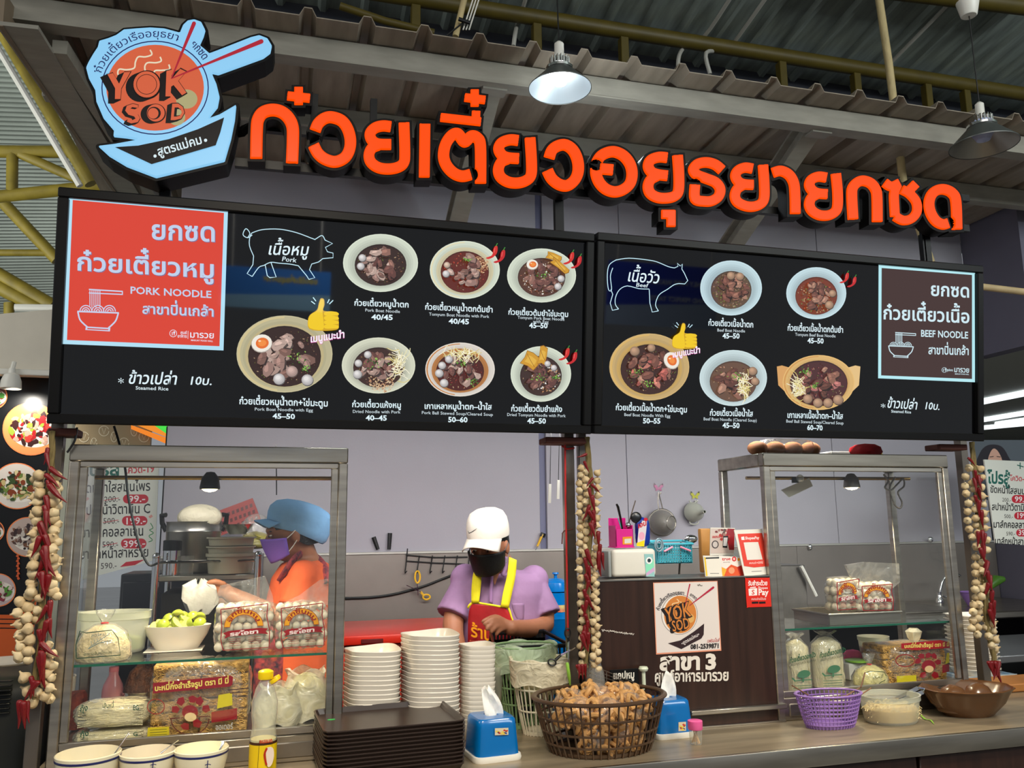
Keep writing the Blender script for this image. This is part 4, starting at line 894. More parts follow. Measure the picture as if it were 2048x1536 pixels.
letters.append((S(Z3, 20.5, [(603, 278), (660, 264), (720, 292), (755, 350), (765, 430), (768, 578)]), 'hooked cane-like letter right of sign centre'))
letters.append((S(Z3, 20, [(996, 314), (938, 306), (888, 326), (870, 366), (890, 406), (932, 428), (1002, 434)], [(925, 436), (885, 462), (870, 510), (890, 556), (940, 586), (1000, 590), (1050, 570), (1075, 528), (1077, 420), (1064, 284)]), 'letter like a 3 joined to a U, between cane-like and arched letters'))
letters.append((S(Z3, 20.5, [(1190, 618), (1181, 450), (1187, 388), (1222, 348), (1265, 336), (1318, 355), (1354, 400), (1365, 460), (1367, 637)]), 'second arched letter, near the right end'))
letters.append((S(Z3, 18.5, [(1420, 350), (1468, 378), (1530, 352)], [(1512, 372), (1490, 430), (1492, 520), (1496, 598)], [(1496, 596), (1555, 626), (1618, 612), (1656, 560), (1650, 490), (1600, 430), (1545, 400)], [(1590, 418), (1650, 358)]), 'letter with forked top, second from the right end'))
letters.append((S(Z3, 20.5, [(1886, 646), (1845, 655), (1795, 630), (1757, 570), (1745, 500), (1763, 440), (1805, 405), (1860, 400), (1915, 428), (1942, 490), (1950, 692)]), 'last letter at the right end, round with a straight right stroke'))
for st, lab in letters:
    c = SP.hit(*st[0][0][0]); o = thing('sign_letter', 'orange lit ' + lab, 'sign letter', tuple(c + Vector((0, .05, 0))), 'lit letters of the roof sign')
    f0, fx, fy = stroke_field(st, 26, .7, 0.); loops_to_mesh(contour(f0, fx, fy, .7), SP, 'lit_face', face_m, o, .014, -.006, .0035)
    f1, fx, fy = stroke_field(st, 34, .8, 5.2); loops_to_mesh(contour(f1, fx, fy, .8), SP, 'black_can', can_m, o, .052, .001)
# carrying frame of the sign
fr = thing('sign_support', 'black bar support carrying the orange letters above the menu boards', 'frame', tuple(at(1118, 470, 2.345)))
YF = 2.345
for a, b in (((470, 250), (1935, 398)), ((470, 326), (1935, 458))):
    MB().bar(at(a[0], a[1], YF), at(b[0], b[1], YF), .02, .025).build('rail', frame_m, fr, False)
for x_, y0_, y1_ in ((330, 330, 392), (1118, 380, 470), (1855, 440, 528), (1848, 470, 524)):
    p = at(x_, y1_, YF); q = at(x_, y0_, YF); MB().bar((p.x, YF, p.z - .05), (p.x, YF, q.z), .028 if x_ != 1848 else .012, .02).build('upright', frame_m, fr, False)
for (x_, y0_, y1_) in ((625, 190, 330), (745, 200, 330), (958, 200, 300), (1330, 380, 440)):
    p = at(x_, y1_, YF); q = at(x_, y0_, YF); MB().bar((p.x, YF, p.z), (p.x, YF, q.z), .02, .02).build('upright', frame_m, fr, False)

# ================================================================== ROUND LOGO SIGN
LPn = YP(2.255)
def ZL(p): return [(160 + x / 4.2675, 30 + y / 4.2675) for x, y in p]
lo = thing('logo_sign', 'light blue lit logo sign of a noodle bowl with chopsticks over a boat', 'sign', tuple(LPn.hit(330, 370)))
ol = [(975, 38), (1035, 60), (1070, 130), (1055, 185), (1022, 258), (1062, 290), (1105, 328), (1180, 300), (1460, 190), (1530, 173), (1600, 200), (1638, 262), (1625, 325), (1565, 370), (1180, 510), (1125, 498), (1165, 590), (1192, 700), (1175, 790), (1100, 882), (1190, 850), (1335, 765), (1322, 900), (1290, 1060), (1235, 1250), (650, 1390), (400, 1295), (250, 1205), (155, 1118), (300, 1100), (490, 1065), (400, 1050), (285, 1038), (290, 985), (200, 880), (140, 740), (130, 640), (75, 540), (52, 450), (72, 405), (112, 335), (152, 275), (165, 222), (240, 200), (310, 172), (375, 125), (480, 116), (600, 108), (720, 116), (852, 152), (880, 85), (920, 48)]
def logo_field(grow, h=1.6):
    P = np.array(ZL(ol)); x0, y0 = P.min(0) - 16; x1, y1 = P.max(0) + 16
    X, Y = np.meshgrid(np.arange(x0, x1, h), np.arange(y0, y1, h)); D = np.full(X.shape, 1e9); ins = np.zeros(X.shape, bool); n = len(P)
    for i in range(n):
        (ax, ay), (bx, by) = P[i], P[(i + 1) % n]; L2 = (bx - ax) ** 2 + (by - ay) ** 2
        t = np.clip(((X - ax) * (bx - ax) + (Y - ay) * (by - ay)) / L2, 0, 1); D = np.minimum(D, np.hypot(X - ax - t * (bx - ax), Y - ay - t * (by - ay)))
        c_ = ((ay > Y) != (by > Y)) & (X < (bx - ax) * (Y - ay) / ((by - ay) or 1e-9) + ax); ins ^= c_
    return np.where(ins, -D, D) - grow, x0, y0, h
lf = logo_field(0); loops_to_mesh(contour(*lf), LPn, 'lit_face', mat('pale_blue_lit_acrylic', (40, 60, 70), .4, spec=.3, emis=(142, 206, 246), estr=.92), lo, .016, -.004, .004)
lf = logo_field(5.5); loops_to_mesh(contour(*lf), LPn, 'black_can', can_m, lo, .085, .004)
A = Art(LPn, .0045); ZE = lambda x, y: (160 + x / 4.2675, 30 + y / 4.2675); q = 1 / 4.2675
navy = (20, 24, 90); disc = (216, 98, 62); k_ = (14, 10, 10)
def circ(rx, ry, n=48): return [ZE(643 + rx * math.cos(2 * PI * i / n), 628 + ry * math.sin(2 * PI * i / n)) for i in range(n)]
A.line(circ(453, 396), 2.2, navy, True); A.ell(*ZE(643, 628), 416 * q, 366 * q, disc, 48)
cw = (232, 220, 190)
for w_ in ([(600, 305), (615, 345), (560, 365), (500, 365), (475, 410), (465, 460), (400, 475), (340, 470), (325, 500), (335, 535)], [(685, 365), (695, 400), (650, 415), (580, 415), (555, 450), (560, 520), (500, 545), (440, 540)], [(760, 430), (765, 470), (700, 480), (640, 485), (630, 540), (640, 590), (580, 600), (510, 585), (480, 610), (500, 640)]):
    A.line([ZE(*p) for p in spline(w_, 4)], 13 * q, cw)
A.ell(*ZE(912, 725), 92 * q, 82 * q, (176, 168, 120), 24); A.ell(*ZE(828, 880), 72 * q, 70 * q, (176, 168, 120), 24)
Yg = [(232, 512), (282, 500), (338, 598), (385, 492), (442, 490), (358, 640), (350, 738), (300, 738), (302, 640)]
Kg = [(735, 482), (782, 470), (782, 555), (862, 462), (915, 488), (842, 572), (918, 680), (878, 704), (800, 610), (778, 625), (772, 714), (726, 714)]
Sg = [(505, 775), (500, 800), (450, 792), (425, 812), (440, 835), (500, 858), (520, 895), (500, 930), (440, 942), (400, 925), (412, 898), (450, 912), (480, 898), (468, 878), (415, 862), (385, 825), (400, 780), (455, 762)]
def sweep(pts, dx, dy, n=7):
    for i in range(n, -1, -1): A.poly([ZE(x + dx * i / n, y + dy * i / n) for x, y in pts], k_)
sweep(Yg, -58, 26); sweep(Kg, -50, 28); 
for i in range(7, -1, -1): A.ell(*ZE(575 - 60 * i / 7, 605 + 22 * i / 7), 122 * q, 124 * q, k_, 32)
sweep(Sg, -26, 14); 
for i in range(7, -1, -1): A.ell(*ZE(648 - 40 * i / 7, 848 + 8 * i / 7), 88 * q, 82 * q, k_, 28)
Dg = [(785, 760), (840, 758), (885, 790), (900, 845), (870, 900), (810, 915), (770, 915)]
sweep(Dg, -38, 18)
A.line([ZE(*p) for p in Yg], 5 * q, k_, True); A.line([ZE(*p) for p in Kg], 5 * q, k_, True)
inn = lambda pts, s=.9: [(sum(p[0] for p in pts) / len(pts) * (1 - s) + x * s, sum(p[1] for p in pts) / len(pts) * (1 - s) + y * s) for x, y in pts]
A.poly([ZE(*p) for p in inn(Yg, .93)], disc); A.poly([ZE(*p) for p in inn(Kg, .93)], disc); A.poly([ZE(*p) for p in inn(Sg, .93)], disc)
A.ell(*ZE(572, 603), 112 * q, 112 * q, disc, 32); A.line([ZE(572 + 86 * math.cos(t), 603 + 84 * math.sin(t)) for t in [2 * PI * i / 28 for i in range(28)]], 5 * q, k_, True)
A.ell(*ZE(650, 846), 76 * q, 74 * q, disc, 28); A.ell(*ZE(635, 848), 58 * q, 54 * q, k_, 24); A.ell(*ZE(628, 850), 45 * q, 46 * q, disc, 24); A.line([ZE(572 + 118 * math.cos(t), 603 + 117 * math.sin(t)) for t in [2 * PI * i / 28 for i in range(28)]], 4 * q, k_, True)
A.poly([ZE(*p) for p in inn(Dg, .9)], disc); A.poly([ZE(*p) for p in inn(Dg, .5)], k_); A.poly([ZE(x + 12, y + 2) for x, y in inn(Dg, .34)], (176, 168, 120))
A.line([ZE(975, 85), ZE(788, 540)], 34 * q, (176, 34, 52), w2=10 * q); A.ell(*ZE(975, 85), 17 * q, 17 * q, (176, 34, 52), 14)
A.line([ZE(1548, 238), ZE(780, 555)], 38 * q, (176, 34, 52), w2=9 * q); A.ell(*ZE(1548, 238), 19 * q, 19 * q, (176, 34, 52), 14)
A.poly([ZE(*p) for p in ((303, 1138), (500, 1125), (760, 1070), (1010, 985), (1232, 885), (1200, 1010), (1160, 1122), (615, 1283))], k_)
ang = math.atan2(-(1105 - 1222), 1070 - 668)
A.text('สูตรแม่คม', ZE(672, 1214), ZE(1052, 1104), 24, WH2, .02, upv=(-math.sin(ang), -math.cos(ang)))
A.ell(*ZE(644, 1214), 14 * q, 14 * q, WH2, 12); A.ell(*ZE(1074, 1080), 14 * q, 14 * q, WH2, 12)
cx_, cy_ = ZE(643, 640)
A.arctext('ก๋วยเตี๋ยวเรืออยุธยา', (cx_, cy_), 472 * q * .93, 163, 66, 21, navy, .0, 1.09); A.arctext('ยกซด', (cx_, cy_), 500 * q * .93, 52, 31, 22, navy, .01, 1.03)
A.ell(*ZE(133, 492), 7 * q, 7 * q, navy, 8); A.ell(*ZE(835, 222), 7 * q, 7 * q, navy, 8)
A.build('logo_print', lo, print_mat('backlit_satin_print', .95, .5, .15))
MB().bar(LPn.hit(478, 248) + Vector((0, .06, 0)), at(497, 252, YF), .02, .02).build('bracket', frame_m, lo, False)

# ================================================================== PENDANT LAMPS
def pendant(name, label, rim_c, rpx, Y, col_in, glow, top, cap, tilt=(0, 0), group='cone pendant lamps'):
    c = at(rim_c[0], rim_c[1], Y); r = rpx * mpp(c); o = thing(name, label, 'lamp', tuple(c), group)
    h = r * .62
    MB().lathe([(r, 0), (r * 1.0, .004), (r * .42, h), (r * .40, h + .004)], 36, c).build('shade', mat('shade_outer', (120, 122, 120), .3, .8), o)
    MB().lathe([(r * .38, h - .004), (r * .985, .002)], 36, c).build('shade_inside', col_in, o)
    MB().lathe([(.001, -.02), (r * .2, -.012), (r * .33, .02), (r * .36, h * .55), (r * .3, h - .01)], 24, (c.x, c.y, c.z + h * .45)).build('bulb', glow, o)
    m = MB()
    m.lathe([(r * .44, h + .002), (r * .44, h + .012), (r * .3, h + .016), (.012, h + .02)], 24, c, cap0=True)
    for k in range(18):
        t = 2 * PI * k / 18; m.bar(c + Vector((r * .3 * math.cos(t), r * .3 * math.sin(t), h + .01)), c + Vector((r * .3 * math.cos(t), r * .3 * math.sin(t), h + .05)), .003, .012)
    m.lathe([(r * .24, h + .012), (r * .24, h + .05), (.001, h + .052)], 20, c)
    m.build('heat_sink', chrome, o)
    MB().lathe([(.016, h + .05), (.018, h + .06), (.018, h + .11), (.008, h + .12), (.001, h + .121)], 16, c).build('socket', whitep, o)
    tp = at(top[0], top[1], Y); MB().tube([(c.x, c.y, c.z + h + .12), (c.x + (tp.x - c.x) * .5, Y, (c.z + h + tp.z) / 2 + .03), tp], .0028, 6).build('cord', blackp, o)
    if cap: MB().lathe([(.03, -.07), (.034, -.066), (.048, 0), (.001, .002)], 20, tp, cap0=True).build('ceiling_cap', whitep, o)
    return c, r
glow_on = mat('led_lit', (255, 255, 255), .3, emis=(250, 255, 255), estr=5)
cin = mat('shade_inside_grey', (190, 200, 206), .4, .3)
c, r = pendant('pendant_lamp', 'lit cone pendant lamp above the middle of the orange sign', (1120, 178), 63, 2.7, cin, glow_on, (1113, -40), False)
light('lit_pendant_glow', 'SPOT', c + Vector((0, 0, .03)), 20, (.86, .96, 1), .05, target=c + Vector((0, 0, -1)), spot=2.6)
pendant('pendant_lamp', 'unlit grey cone pendant lamp at the upper right', (1968, 292), 63, 2.7, mat('shade_inside_plain', (150, 146, 136), .35, .7), mat('led_off', (170, 180, 214), .3), (1935, 4), True)
# ================================================================== COUNTER
CT = .98
ct = thing('service_counter', 'long steel-topped service counter with dark brown front', 'counter', (1.2, 2.14, 0))
MB().rbox(-.605, 3.4, 2.14, 2.80, CT - .004, CT, .002, 1).build('worktop', mat('worn_steel_top', (176, 160, 134), .36, .55, .3, 2.5, (1, 9, 1)), ct)
MB().rbox(-.61, 3.41, 2.128, 2.142, CT - .052, CT + .001, .004, 2).build('steel_edge', steel_h, ct)
brown = mat('dark_brown_laminate', (52, 32, 24), .35, noise=.35, nscale=6, stretch=(8, 8, .5))
for i in range(5):
    MB().rbox(-.59 + i * .8, .2 + i * .8, 2.15, 2.18, .1, CT - .056, .003, 1).build('front_panel', brown, ct)
MB().box(-.58, 3.38, 2.19, 2.78, .02, CT - .02).build('carcass', mat('counter_dark_wood', (30, 20, 16), .6), ct, False)  # one even dark brown for the whole carcass
# dark brown counter panel carrying the posters
YPn = 2.425
pw = thing('counter_panel', 'dark brown wood-grain panel standing on the counter, left of the right cabinet', 'panel', tuple(at(1370, 1440, YPn)))
x0, x1, z0, z1 = rect(1190, 1155, 1553, 1440, YPn)
x0 = at(1190, 1300, YPn).x; x1 = at(1550, 1300, YPn).x; zt_ = at(1370, 1158, YPn).z
MB().rbox(x0, x1, YPn, YPn + .025, CT, zt_, .002, 1).build('wood_panel', brown, pw)
MB().box(x0, x1, YPn - .002, YPn + .027, zt_, zt_ + .004).build('top_edging', steel, pw)
zr = at(1450, 1421, YPn - .012).z
MB().rbox(x0 + .3, x1 + .02, YPn - .02, YPn - .001, zr - .007, zr + .007, .002, 1).build('steel_rail', steel, pw)
MB().rbox(x0, x1 + .02, YPn - .008, YPn - .001, CT, CT + .006, .001, 1).build('base_rail', steel, pw)
PP = YP(YPn - .001)
# ---- poster, lettering and sticker on the panel
def Zp(p): return [(1180 + x / 3.88, 1140 + y / 3.88) for x, y in p]
ps = thing('logo_poster', 'white square logo poster with phone number on the brown panel', 'poster', tuple(PP.hit(1375, 1300)))
A = Art(PP, .001); A.poly(Zp([(488, 98), (988, 84), (1018, 626), (512, 656)]), (226, 150, 120)); A.poly(Zp([(496, 103), (984, 90), (1010, 616), (518, 644)]), (222, 212, 206))
q2 = 1 / 3.88; z2 = lambda x, y: (1180 + x / 3.88, 1140 + y / 3.88)
A.ell(*z2(693, 345), 141 * q2, 156 * q2, (30, 20, 40), 40); A.ell(*z2(693, 345), 138 * q2, 153 * q2, (230, 222, 214), 40); A.ell(*z2(698, 345), 126 * q2, 146 * q2, (206, 126, 54), 40)
for w_ in ([(672, 225), (690, 245), (668, 255), (640, 262), (635, 285)], [(700, 245), (708, 262), (680, 275), (660, 290), (610, 300), (590, 320)]): A.line([z2(*p) for p in spline(w_, 3)], 7 * q2, (232, 200, 150))
A.ell(*z2(780, 375), 28 * q2, 34 * q2, (216, 168, 96), 16)
for dx, cc in ((-9, (26, 14, 14)), (-5, (26, 14, 14)), (0, (26, 14, 14)), (5, (206, 126, 54))):
    pass
def shadow_word(t, p0, p1, h, up):
    for k in range(5, 0, -1): A.text(t, (p0[0] - k * .9, p0[1] + k * .5), (p1[0] - k * .9, p1[1] + k * .5), h, (26, 14, 14), .055, upv=up)
    A.text(t, p0, p1, h, (26, 14, 14), .05, upv=up); A.text(t, p0, p1, h, (206, 126, 54), .012, upv=up)
shadow_word('YOK', z2(592, 410), z2(782, 355), 42, (-.15, -.98)); shadow_word('SOD', z2(640, 478), z2(776, 448), 31, (-.15, -.98))
A.line([z2(773, 108), z2(738, 270)], 10 * q2, (176, 30, 60), w2=4 * q2); A.line([z2(955, 135), z2(770, 275)], 17 * q2, (176, 30, 60), w2=5 * q2); A.ell(*z2(955, 135), 8 * q2, 8 * q2, (176, 30, 60), 10)
A.arctext('ก๋วยเตี๋ยวเรืออยุธยา', z2(690, 348), 160 * q2, 168, 76, 9.5, (40, 30, 40), .015, .98); A.arctext('ยกซด', z2(690, 348), 172 * q2, 62, 42, 8.5, (40, 30, 40), .015)
A.poly([z2(*p) for p in ((604, 568), (700, 545), (800, 480), (883, 415), (880, 500), (862, 530), (708, 612))], (46, 26, 30))
A.text('•สูตรแม่คม•', z2(712, 583), z2(850, 505), 8.5, (226, 216, 214), .02, upv=(-.45, -.9))
A.text('เเฟรนไชส์', z2(905, 562), z2(1000, 556), 10, (190, 70, 70), .0, .2); A.text('081-2539871', z2(778, 612), z2(1002, 603), 13, (24, 18, 20), .035)
A.line(spline([z2(832, 112), z2(840, 122), z2(846, 110), z2(858, 122), z2(870, 118)], 3), 1, (90, 84, 70))
A.build('poster_print', ps, paper)
tx = thing('branch_lettering', 'white Thai branch lettering stuck on the brown panel below the poster', 'lettering', tuple(PP.hit(1390, 1350)))
A = Art(PP, .0008); A.text('สาขา', z2(538, 775), z2(858, 768), 44, (228, 220, 208), .045); A.text('3', z2(893, 768), z2(982, 765), 42, (228, 220, 208), .05); A.text('ศูนย์อาหารมารวย', z2(498, 868), z2(1078, 856), 30, (224, 216, 204), .03)
A.build('letter_print', tx, vinyl)
A = Art(PP, .0006); rn = random.Random(8)
for k in range(16): A.line([z2(92 + k * 15.5, 458 + k * 2 + rn.random() * 8), z2(100 + k * 15.5, 464 + k * 2 + rn.random() * 14), z2(108 + k * 15.5, 460 + k * 2 + rn.random() * 8)], 1 + rn.random(), (214, 206, 196))
A.build('worn_lettering', tx, vinyl)
stk = thing('payment_sticker', 'red payment sticker at the top right of the brown panel', 'sticker', tuple(PP.hit(1518, 1180)))
A = Art(PP, .0009); A.poly([z2(*p) for p in spline([(1203, 66), (1210, 63), (1300, 61), (1388, 60), (1395, 66), (1400, 170), (1408, 278), (1402, 284), (1310, 287), (1224, 290), (1216, 284), (1208, 175)], 2, True)], (216, 44, 30))
wt = (244, 232, 228)
A.text('รับชำระด้วย', z2(1226, 120), z2(1376, 118), 12.5, wt, .03); A.text('Shopee', z2(1302, 148), z2(1378, 147), 7.5, wt, .01); A.text('Pay', z2(1304, 194), z2(1382, 193), 16.5, wt, .03)
A.poly([z2(*p) for p in ((1228, 146), (1296, 140), (1296, 196), (1232, 200))], wt); A.poly([z2(*p) for p in ((1240, 134), (1284, 128), (1286, 136), (1240, 141))], wt); A.text('S', z2(1252, 190), z2(1276, 189), 13, (216, 44, 30), .02)
A.text('สแกนจ่ายได้เลย', z2(1250, 233), z2(1365, 231), 6, wt, .0)
for a in (1254, 1310): A.poly([z2(a, 246), z2(a + 50, 244), z2(a + 51, 260), z2(a + 1, 262)], (40, 24, 24))
A.build('sticker_print', stk, vinyl)

# ================================================================== POSTS AND BRACKETS
postm = mat('square_steel_post', (120, 112, 104), .35, .8, .25, 6, (1, 1, .4))
def post(label, px, y, Y, w_=.03, zt=None, zb_=0.):
    X = at(px, y, Y).x; zt = zt or zb + .03
    tag(MB().rbox(X - w_ / 2, X + w_ / 2, Y, Y + w_, zb_, zt, .002, 1).build('steel_post', postm), label, 'post')
    return X
post('square steel post left of the middle garlic braid, red cord tied to it', 1141, 1000, 2.46, .032, zb_=CT)
post('square steel post directly behind the middle garlic braid', 1168, 1000, 2.46, .026, zb_=CT)
post('square steel post behind the left garlic braid, reaching the bottom edge', 66, 1450, 2.425, .032)
post('square steel post behind the right garlic braid', 1960, 1200, 2.47, .032)
rust = mat('rust_red_bracket', (96, 50, 40), .7, noise=.3)
for i, (px, lab) in enumerate(((1130, 'rust-red bracket under the joint of the two menu boards'), (128, 'rust-red bracket under the left end of the pork board'), (1895, 'rust-red bracket under the right end of the beef board'))):
    p = at(px, 873, 2.42); w_ = (.07, .035, .06)[i]
    tag(MB().rbox(p.x - w_, p.x + w_, 2.395, 2.47, zb - .022, zb - .002, .003, 1).build('board_bracket', rust), lab, 'bracket')
# red cord and hanging scissors
rcd = tag(MB().tube([at(1130, 884, 2.44), at(1131, 1000, 2.44), at(1134, 1150, 2.44), at(1136, 1262, 2.44)], .003, 6).tube([at(1124, 892, 2.455), at(1134, 898, 2.43), at(1148, 896, 2.455)], .003, 6).build('red_string', red_cord), 'thin red cord hanging down the post to the scissors', 'cord')
tag(MB().tube([at(1124, 1068, 2.44), at(1128, 1062, 2.44), at(1146, 1058, 2.44)], .002, 6).tube([at(1125, 1068, 2.44), at(1124, 1088, 2.44)], .002, 6).build('dark_tie', rust), 'dark tie wrapped around the cord and post', 'tie')
sc = thing('scissors', 'open black-handled scissors hanging on the red cord', 'scissors', tuple(at(1136, 1290, 2.43)))
YS = 2.43
def ringpx(cx, cy, rx, ry, rot, r, Y): 
    o_ = []
    for k in range(14):
        t = 2 * PI * k / 14; u, v = rx * math.cos(t), ry * math.sin(t); o_.append(at(cx + u * math.cos(rot) - v * math.sin(rot), cy + u * math.sin(rot) + v * math.cos(rot), Y))
    return o_
MB().tube(ringpx(1135, 1266, 5.5, 9, 0, 0, YS), .0025, 8, True).tube([at(1136, 1276, YS), at(1137, 1284, YS)], [.004, .004], 8).build('handle', blackp, sc)
MB().tube(ringpx(1104, 1325, 8, 6, .3, 0, YS), .0025, 8, True).tube([at(1111, 1320, YS), at(1122, 1310, YS)], [.005, .004], 8).build('handle', blackp, sc)
MB().bar(at(1137, 1282, YS), at(1136, 1325, YS), .009, .0025, (1, 0, 0)).build('blade', chrome, sc); MB().bar(at(1121, 1311, YS), at(1176, 1281, YS), .009, .0025, (0, 0, 1)).build('blade', chrome, sc)
for i, (a, b, c_) in enumerate(((1100, 968, 1006), (1117, 960, 998))):
    o = thing('pull_cord', ['left', 'right'][i] + ' one of two white tags on thin cords under the boards', 'cord', tuple(at(a, 872, 2.6)))
    MB().tube([at(a + 2, 860, 2.6), at(a, b, 2.6)], .0012, 5).build('string', blackp, o); p, q = at(a, b, 2.6), at(a - 1, c_, 2.6); MB().bar(p, q, .009, .004, (0, 1, 0)).build('tag', whitep, o)

# ================================================================== GARLIC BRAIDS
def lob(t, i): return (1 + .07 * math.cos(6 * t) * math.sin(min(PI, i / 8 * PI)), 0)
gb = []
for v in range(2):
    m = MB().lathe([(.001, -1), (.25, -.99), (.62, -.86), (.92, -.5), (1.0, -.1), (.92, .32), (.62, .7), (.3, .98), (.2, 1.2), (.14, 1.5), (.16, 1.62), (.001, 1.63)], 18, fn=lob)
    m2 = MB().lathe([(.001, -1.04), (.2, -1.06), (.23, -.98)], 10)
    o = m.build('garlic_bulb', garlic_ms[v]); gb.append(o.data); bpy.data.objects.remove(o)
def chili_mesh(c, L=1.):
    pts = [(0, 0, 0), (.02 * c, 0, -.1), (.05 * c, 0, -.35), (.1 * c, 0, -.65), (.2 * c, 0, -1)]
    return MB().tube(spline(pts, 3), [.07, .1, .12, .128, .128, .125, .118, .108, .09, .07, .05, .03, .008], 8)
ch = []
for c_ in (-1.2, .3, 1.4):
    o = chili_mesh(c_).build('dried_chili', chili_m); ch.append(o.data); bpy.data.objects.remove(o)
def braid(label, bulbs, chilis, stalk, Y, seed):
    rn = random.Random(seed); top = at(*stalk[0], Y); o = thing('garlic_braid', label, 'garlic braid', tuple(top), 'garlic and chili braids hanging from the menu boards')
    m = MB()
    for s_ in range(3): m.tube(spline([at(x + 3 * math.sin(i * 1.7 + s_ * 2.1), y, Y + .004 * math.cos(i * 1.7 + s_ * 2.1)) for i, (x, y) in enumerate(stalk)], 3), .0055, 6)
    m.build('plaited_stalk', stalk_m, o)
    for i, (x, y, r) in enumerate(bulbs):
        p = at(x, y, Y + rn.uniform(-.012, .012)); s = r * mpp(p) / 1.02
        b = bpy.data.objects.new('garlic_bulb', gb[i % 2]); COL.objects.link(b); b.parent = o; b.location = p - top; b.scale = (s, s, s * .86)
        side = -1 if x < np.interp(y, [q[1] for q in stalk], [q[0] for q in stalk]) else 1
        b.rotation_euler = (rn.uniform(.5, 1.9) * (1 if rn.random() < .6 else -.6), rn.uniform(-.5, .5), side * rn.uniform(.3, 1.4))
    for i, (x, y, l, a) in enumerate(chilis):
        p = at(x, y, Y - .022 + rn.uniform(-.008, .006)); s = l * mpp(p)
        b = bpy.data.objects.new('dried_chili', ch[i % 3]); COL.objects.link(b); b.parent = o; b.location = p - top; b.scale = (s, s, s)
        b.rotation_euler = (rn.uniform(-.15, .15), math.radians(-a), 0)
    return o
rn = random.Random(21)
Lb = []
for i, y in enumerate(range(950, 1196, 18)):
    f = (y - 950) / 240; Lb += [(80 - 16 * f + rn.uniform(-3, 3), y, 11.5), (110 - 6 * f + rn.uniform(-2, 2), y + rn.uniform(-3, 5), 12)]
    if i % 2: Lb.append((118 - 4 * f, y + 8, 9))
    else: Lb.append((69 - 8 * f, y + 9, 9))
Lb += [(40, 1203, 12), (60, 1190, 12), (78, 1196, 9), (34, 1226, 11), (56, 1214, 13), (76, 1220, 11), (38, 1248, 11), (53, 1236, 12), (73, 1238, 11), (40, 1270, 12), (56, 1258, 12), (42, 1292, 12), (60, 1280, 12), (38, 1312, 12), (57, 1302, 12), (40, 1314, 12), (90, 1302, 11), (104, 1308, 10), (94, 1325, 11), (106, 1331, 10), (95, 1348, 10), (103, 1355, 9), (49, 1355, 12), (56, 1320, 10), (90, 1366, 9), (100, 1376, 10), (55, 1382, 12), (75, 1385, 10), (90, 1392, 11), (100, 1398, 10), (65, 1404, 13), (98, 1290, 9)]
Lc = [(96, 895, 34, 6), (92, 905, 36, 14), (98, 935, 42, 40), (90, 948, 40, 60), (94, 960, 30, 20), (96, 968, 52, 30), (92, 990, 46, 22), (88, 1010, 44, 16), (92, 1020, 40, -6), (80, 1042, 46, 34), (78, 1045, 40, 12), (88, 1068, 52, 10), (80, 1072, 44, -4), (90, 1090, 60, 6), (84, 1098, 60, 12), (92, 1110, 50, -8), (76, 1145, 46, 26), (84, 1142, 46, -4), (92, 1150, 50, 4), (98, 1148, 52, -10), (100, 1200, 46, -8), (96, 1210, 40, -16), (94, 1240, 46, -10), (98, 1236, 40, -4), (78, 1258, 42, 20), (88, 1268, 40, -16), (80, 1285, 46, 36), (84, 1300, 60, 14), (78, 1310, 46, 8), (82, 1330, 50, -2), (62, 1352, 40, 24), (68, 1360, 38, -10), (78, 1362, 44, -50), (40, 1400, 54, 14), (47, 1402, 56, 2), (54, 1402, 42, -4)]
braid('garlic and red chili braid at the left end, beside the black food-picture wall', Lb, Lc, [(104, 862), (104, 900), (102, 940), (96, 990), (90, 1060), (86, 1140), (84, 1200), (82, 1280), (72, 1350), (66, 1400)], 2.385, 1)
Mb_ = []
for i, y in enumerate(range(936, 1105, 15)):
    Mb_ += [(1160 + rn.uniform(-2, 2), y, 7.5), (1171 + rn.uniform(-2, 2), y + 8, 8)]
    Mb_.append((1193 + rn.uniform(-3, 3), y + 10, 7.8))
for i, y in enumerate(range(1108, 1335, 17)):
    f = (y - 1108) / 230; Mb_ += [(1160 + 4 * f + rn.uniform(-2, 2), y + 14, 8), (1184 + 5 * f + rn.uniform(-2, 2), y, 8.2), (1191 + 6 * f, y + 9, 7.6)]
Mc = [(1174, 908, 24, -60), (1168, 922, 26, 20), (1186, 955, 24, -50), (1182, 968, 26, 60), (1178, 975, 30, 4), (1184, 990, 36, -6), (1180, 1010, 34, -12), (1176, 1020, 34, 30), (1186, 1020, 30, -4), (1180, 1045, 34, 28), (1186, 1040, 34, -14), (1196, 1062, 36, -12), (1192, 1048, 28, -20), (1200, 1088, 36, -6), (1204, 1105, 34, -10), (1198, 1102, 36, 4), (1196, 1116, 38, 6), (1172, 1098, 40, 6), (1170, 1115, 34, 16), (1176, 1130, 34, 6), (1170, 1148, 36, 12), (1178, 1160, 30, -4), (1168, 1178, 34, 10), (1172, 1190, 36, 16), (1174, 1200, 34, -2), (1164, 1210, 30, 20), (1170, 1228, 34, 8), (1176, 1240, 30, 2), (1165, 1262, 34, 28), (1162, 1268, 36, 6), (1173, 1250, 50, -3), (1176, 1264, 40, -2), (1152, 1330, 24, 20), (1158, 1328, 28, 8), (1164, 1328, 30, -2), (1170, 1328, 28, -10)]
braid('garlic and red chili braid in the middle, between the two menu boards', Mb_, Mc, [(1174, 874), (1176, 910), (1181, 960), (1182, 1040), (1176, 1120), (1174, 1200), (1174, 1280), (1170, 1335)], 2.4, 2)
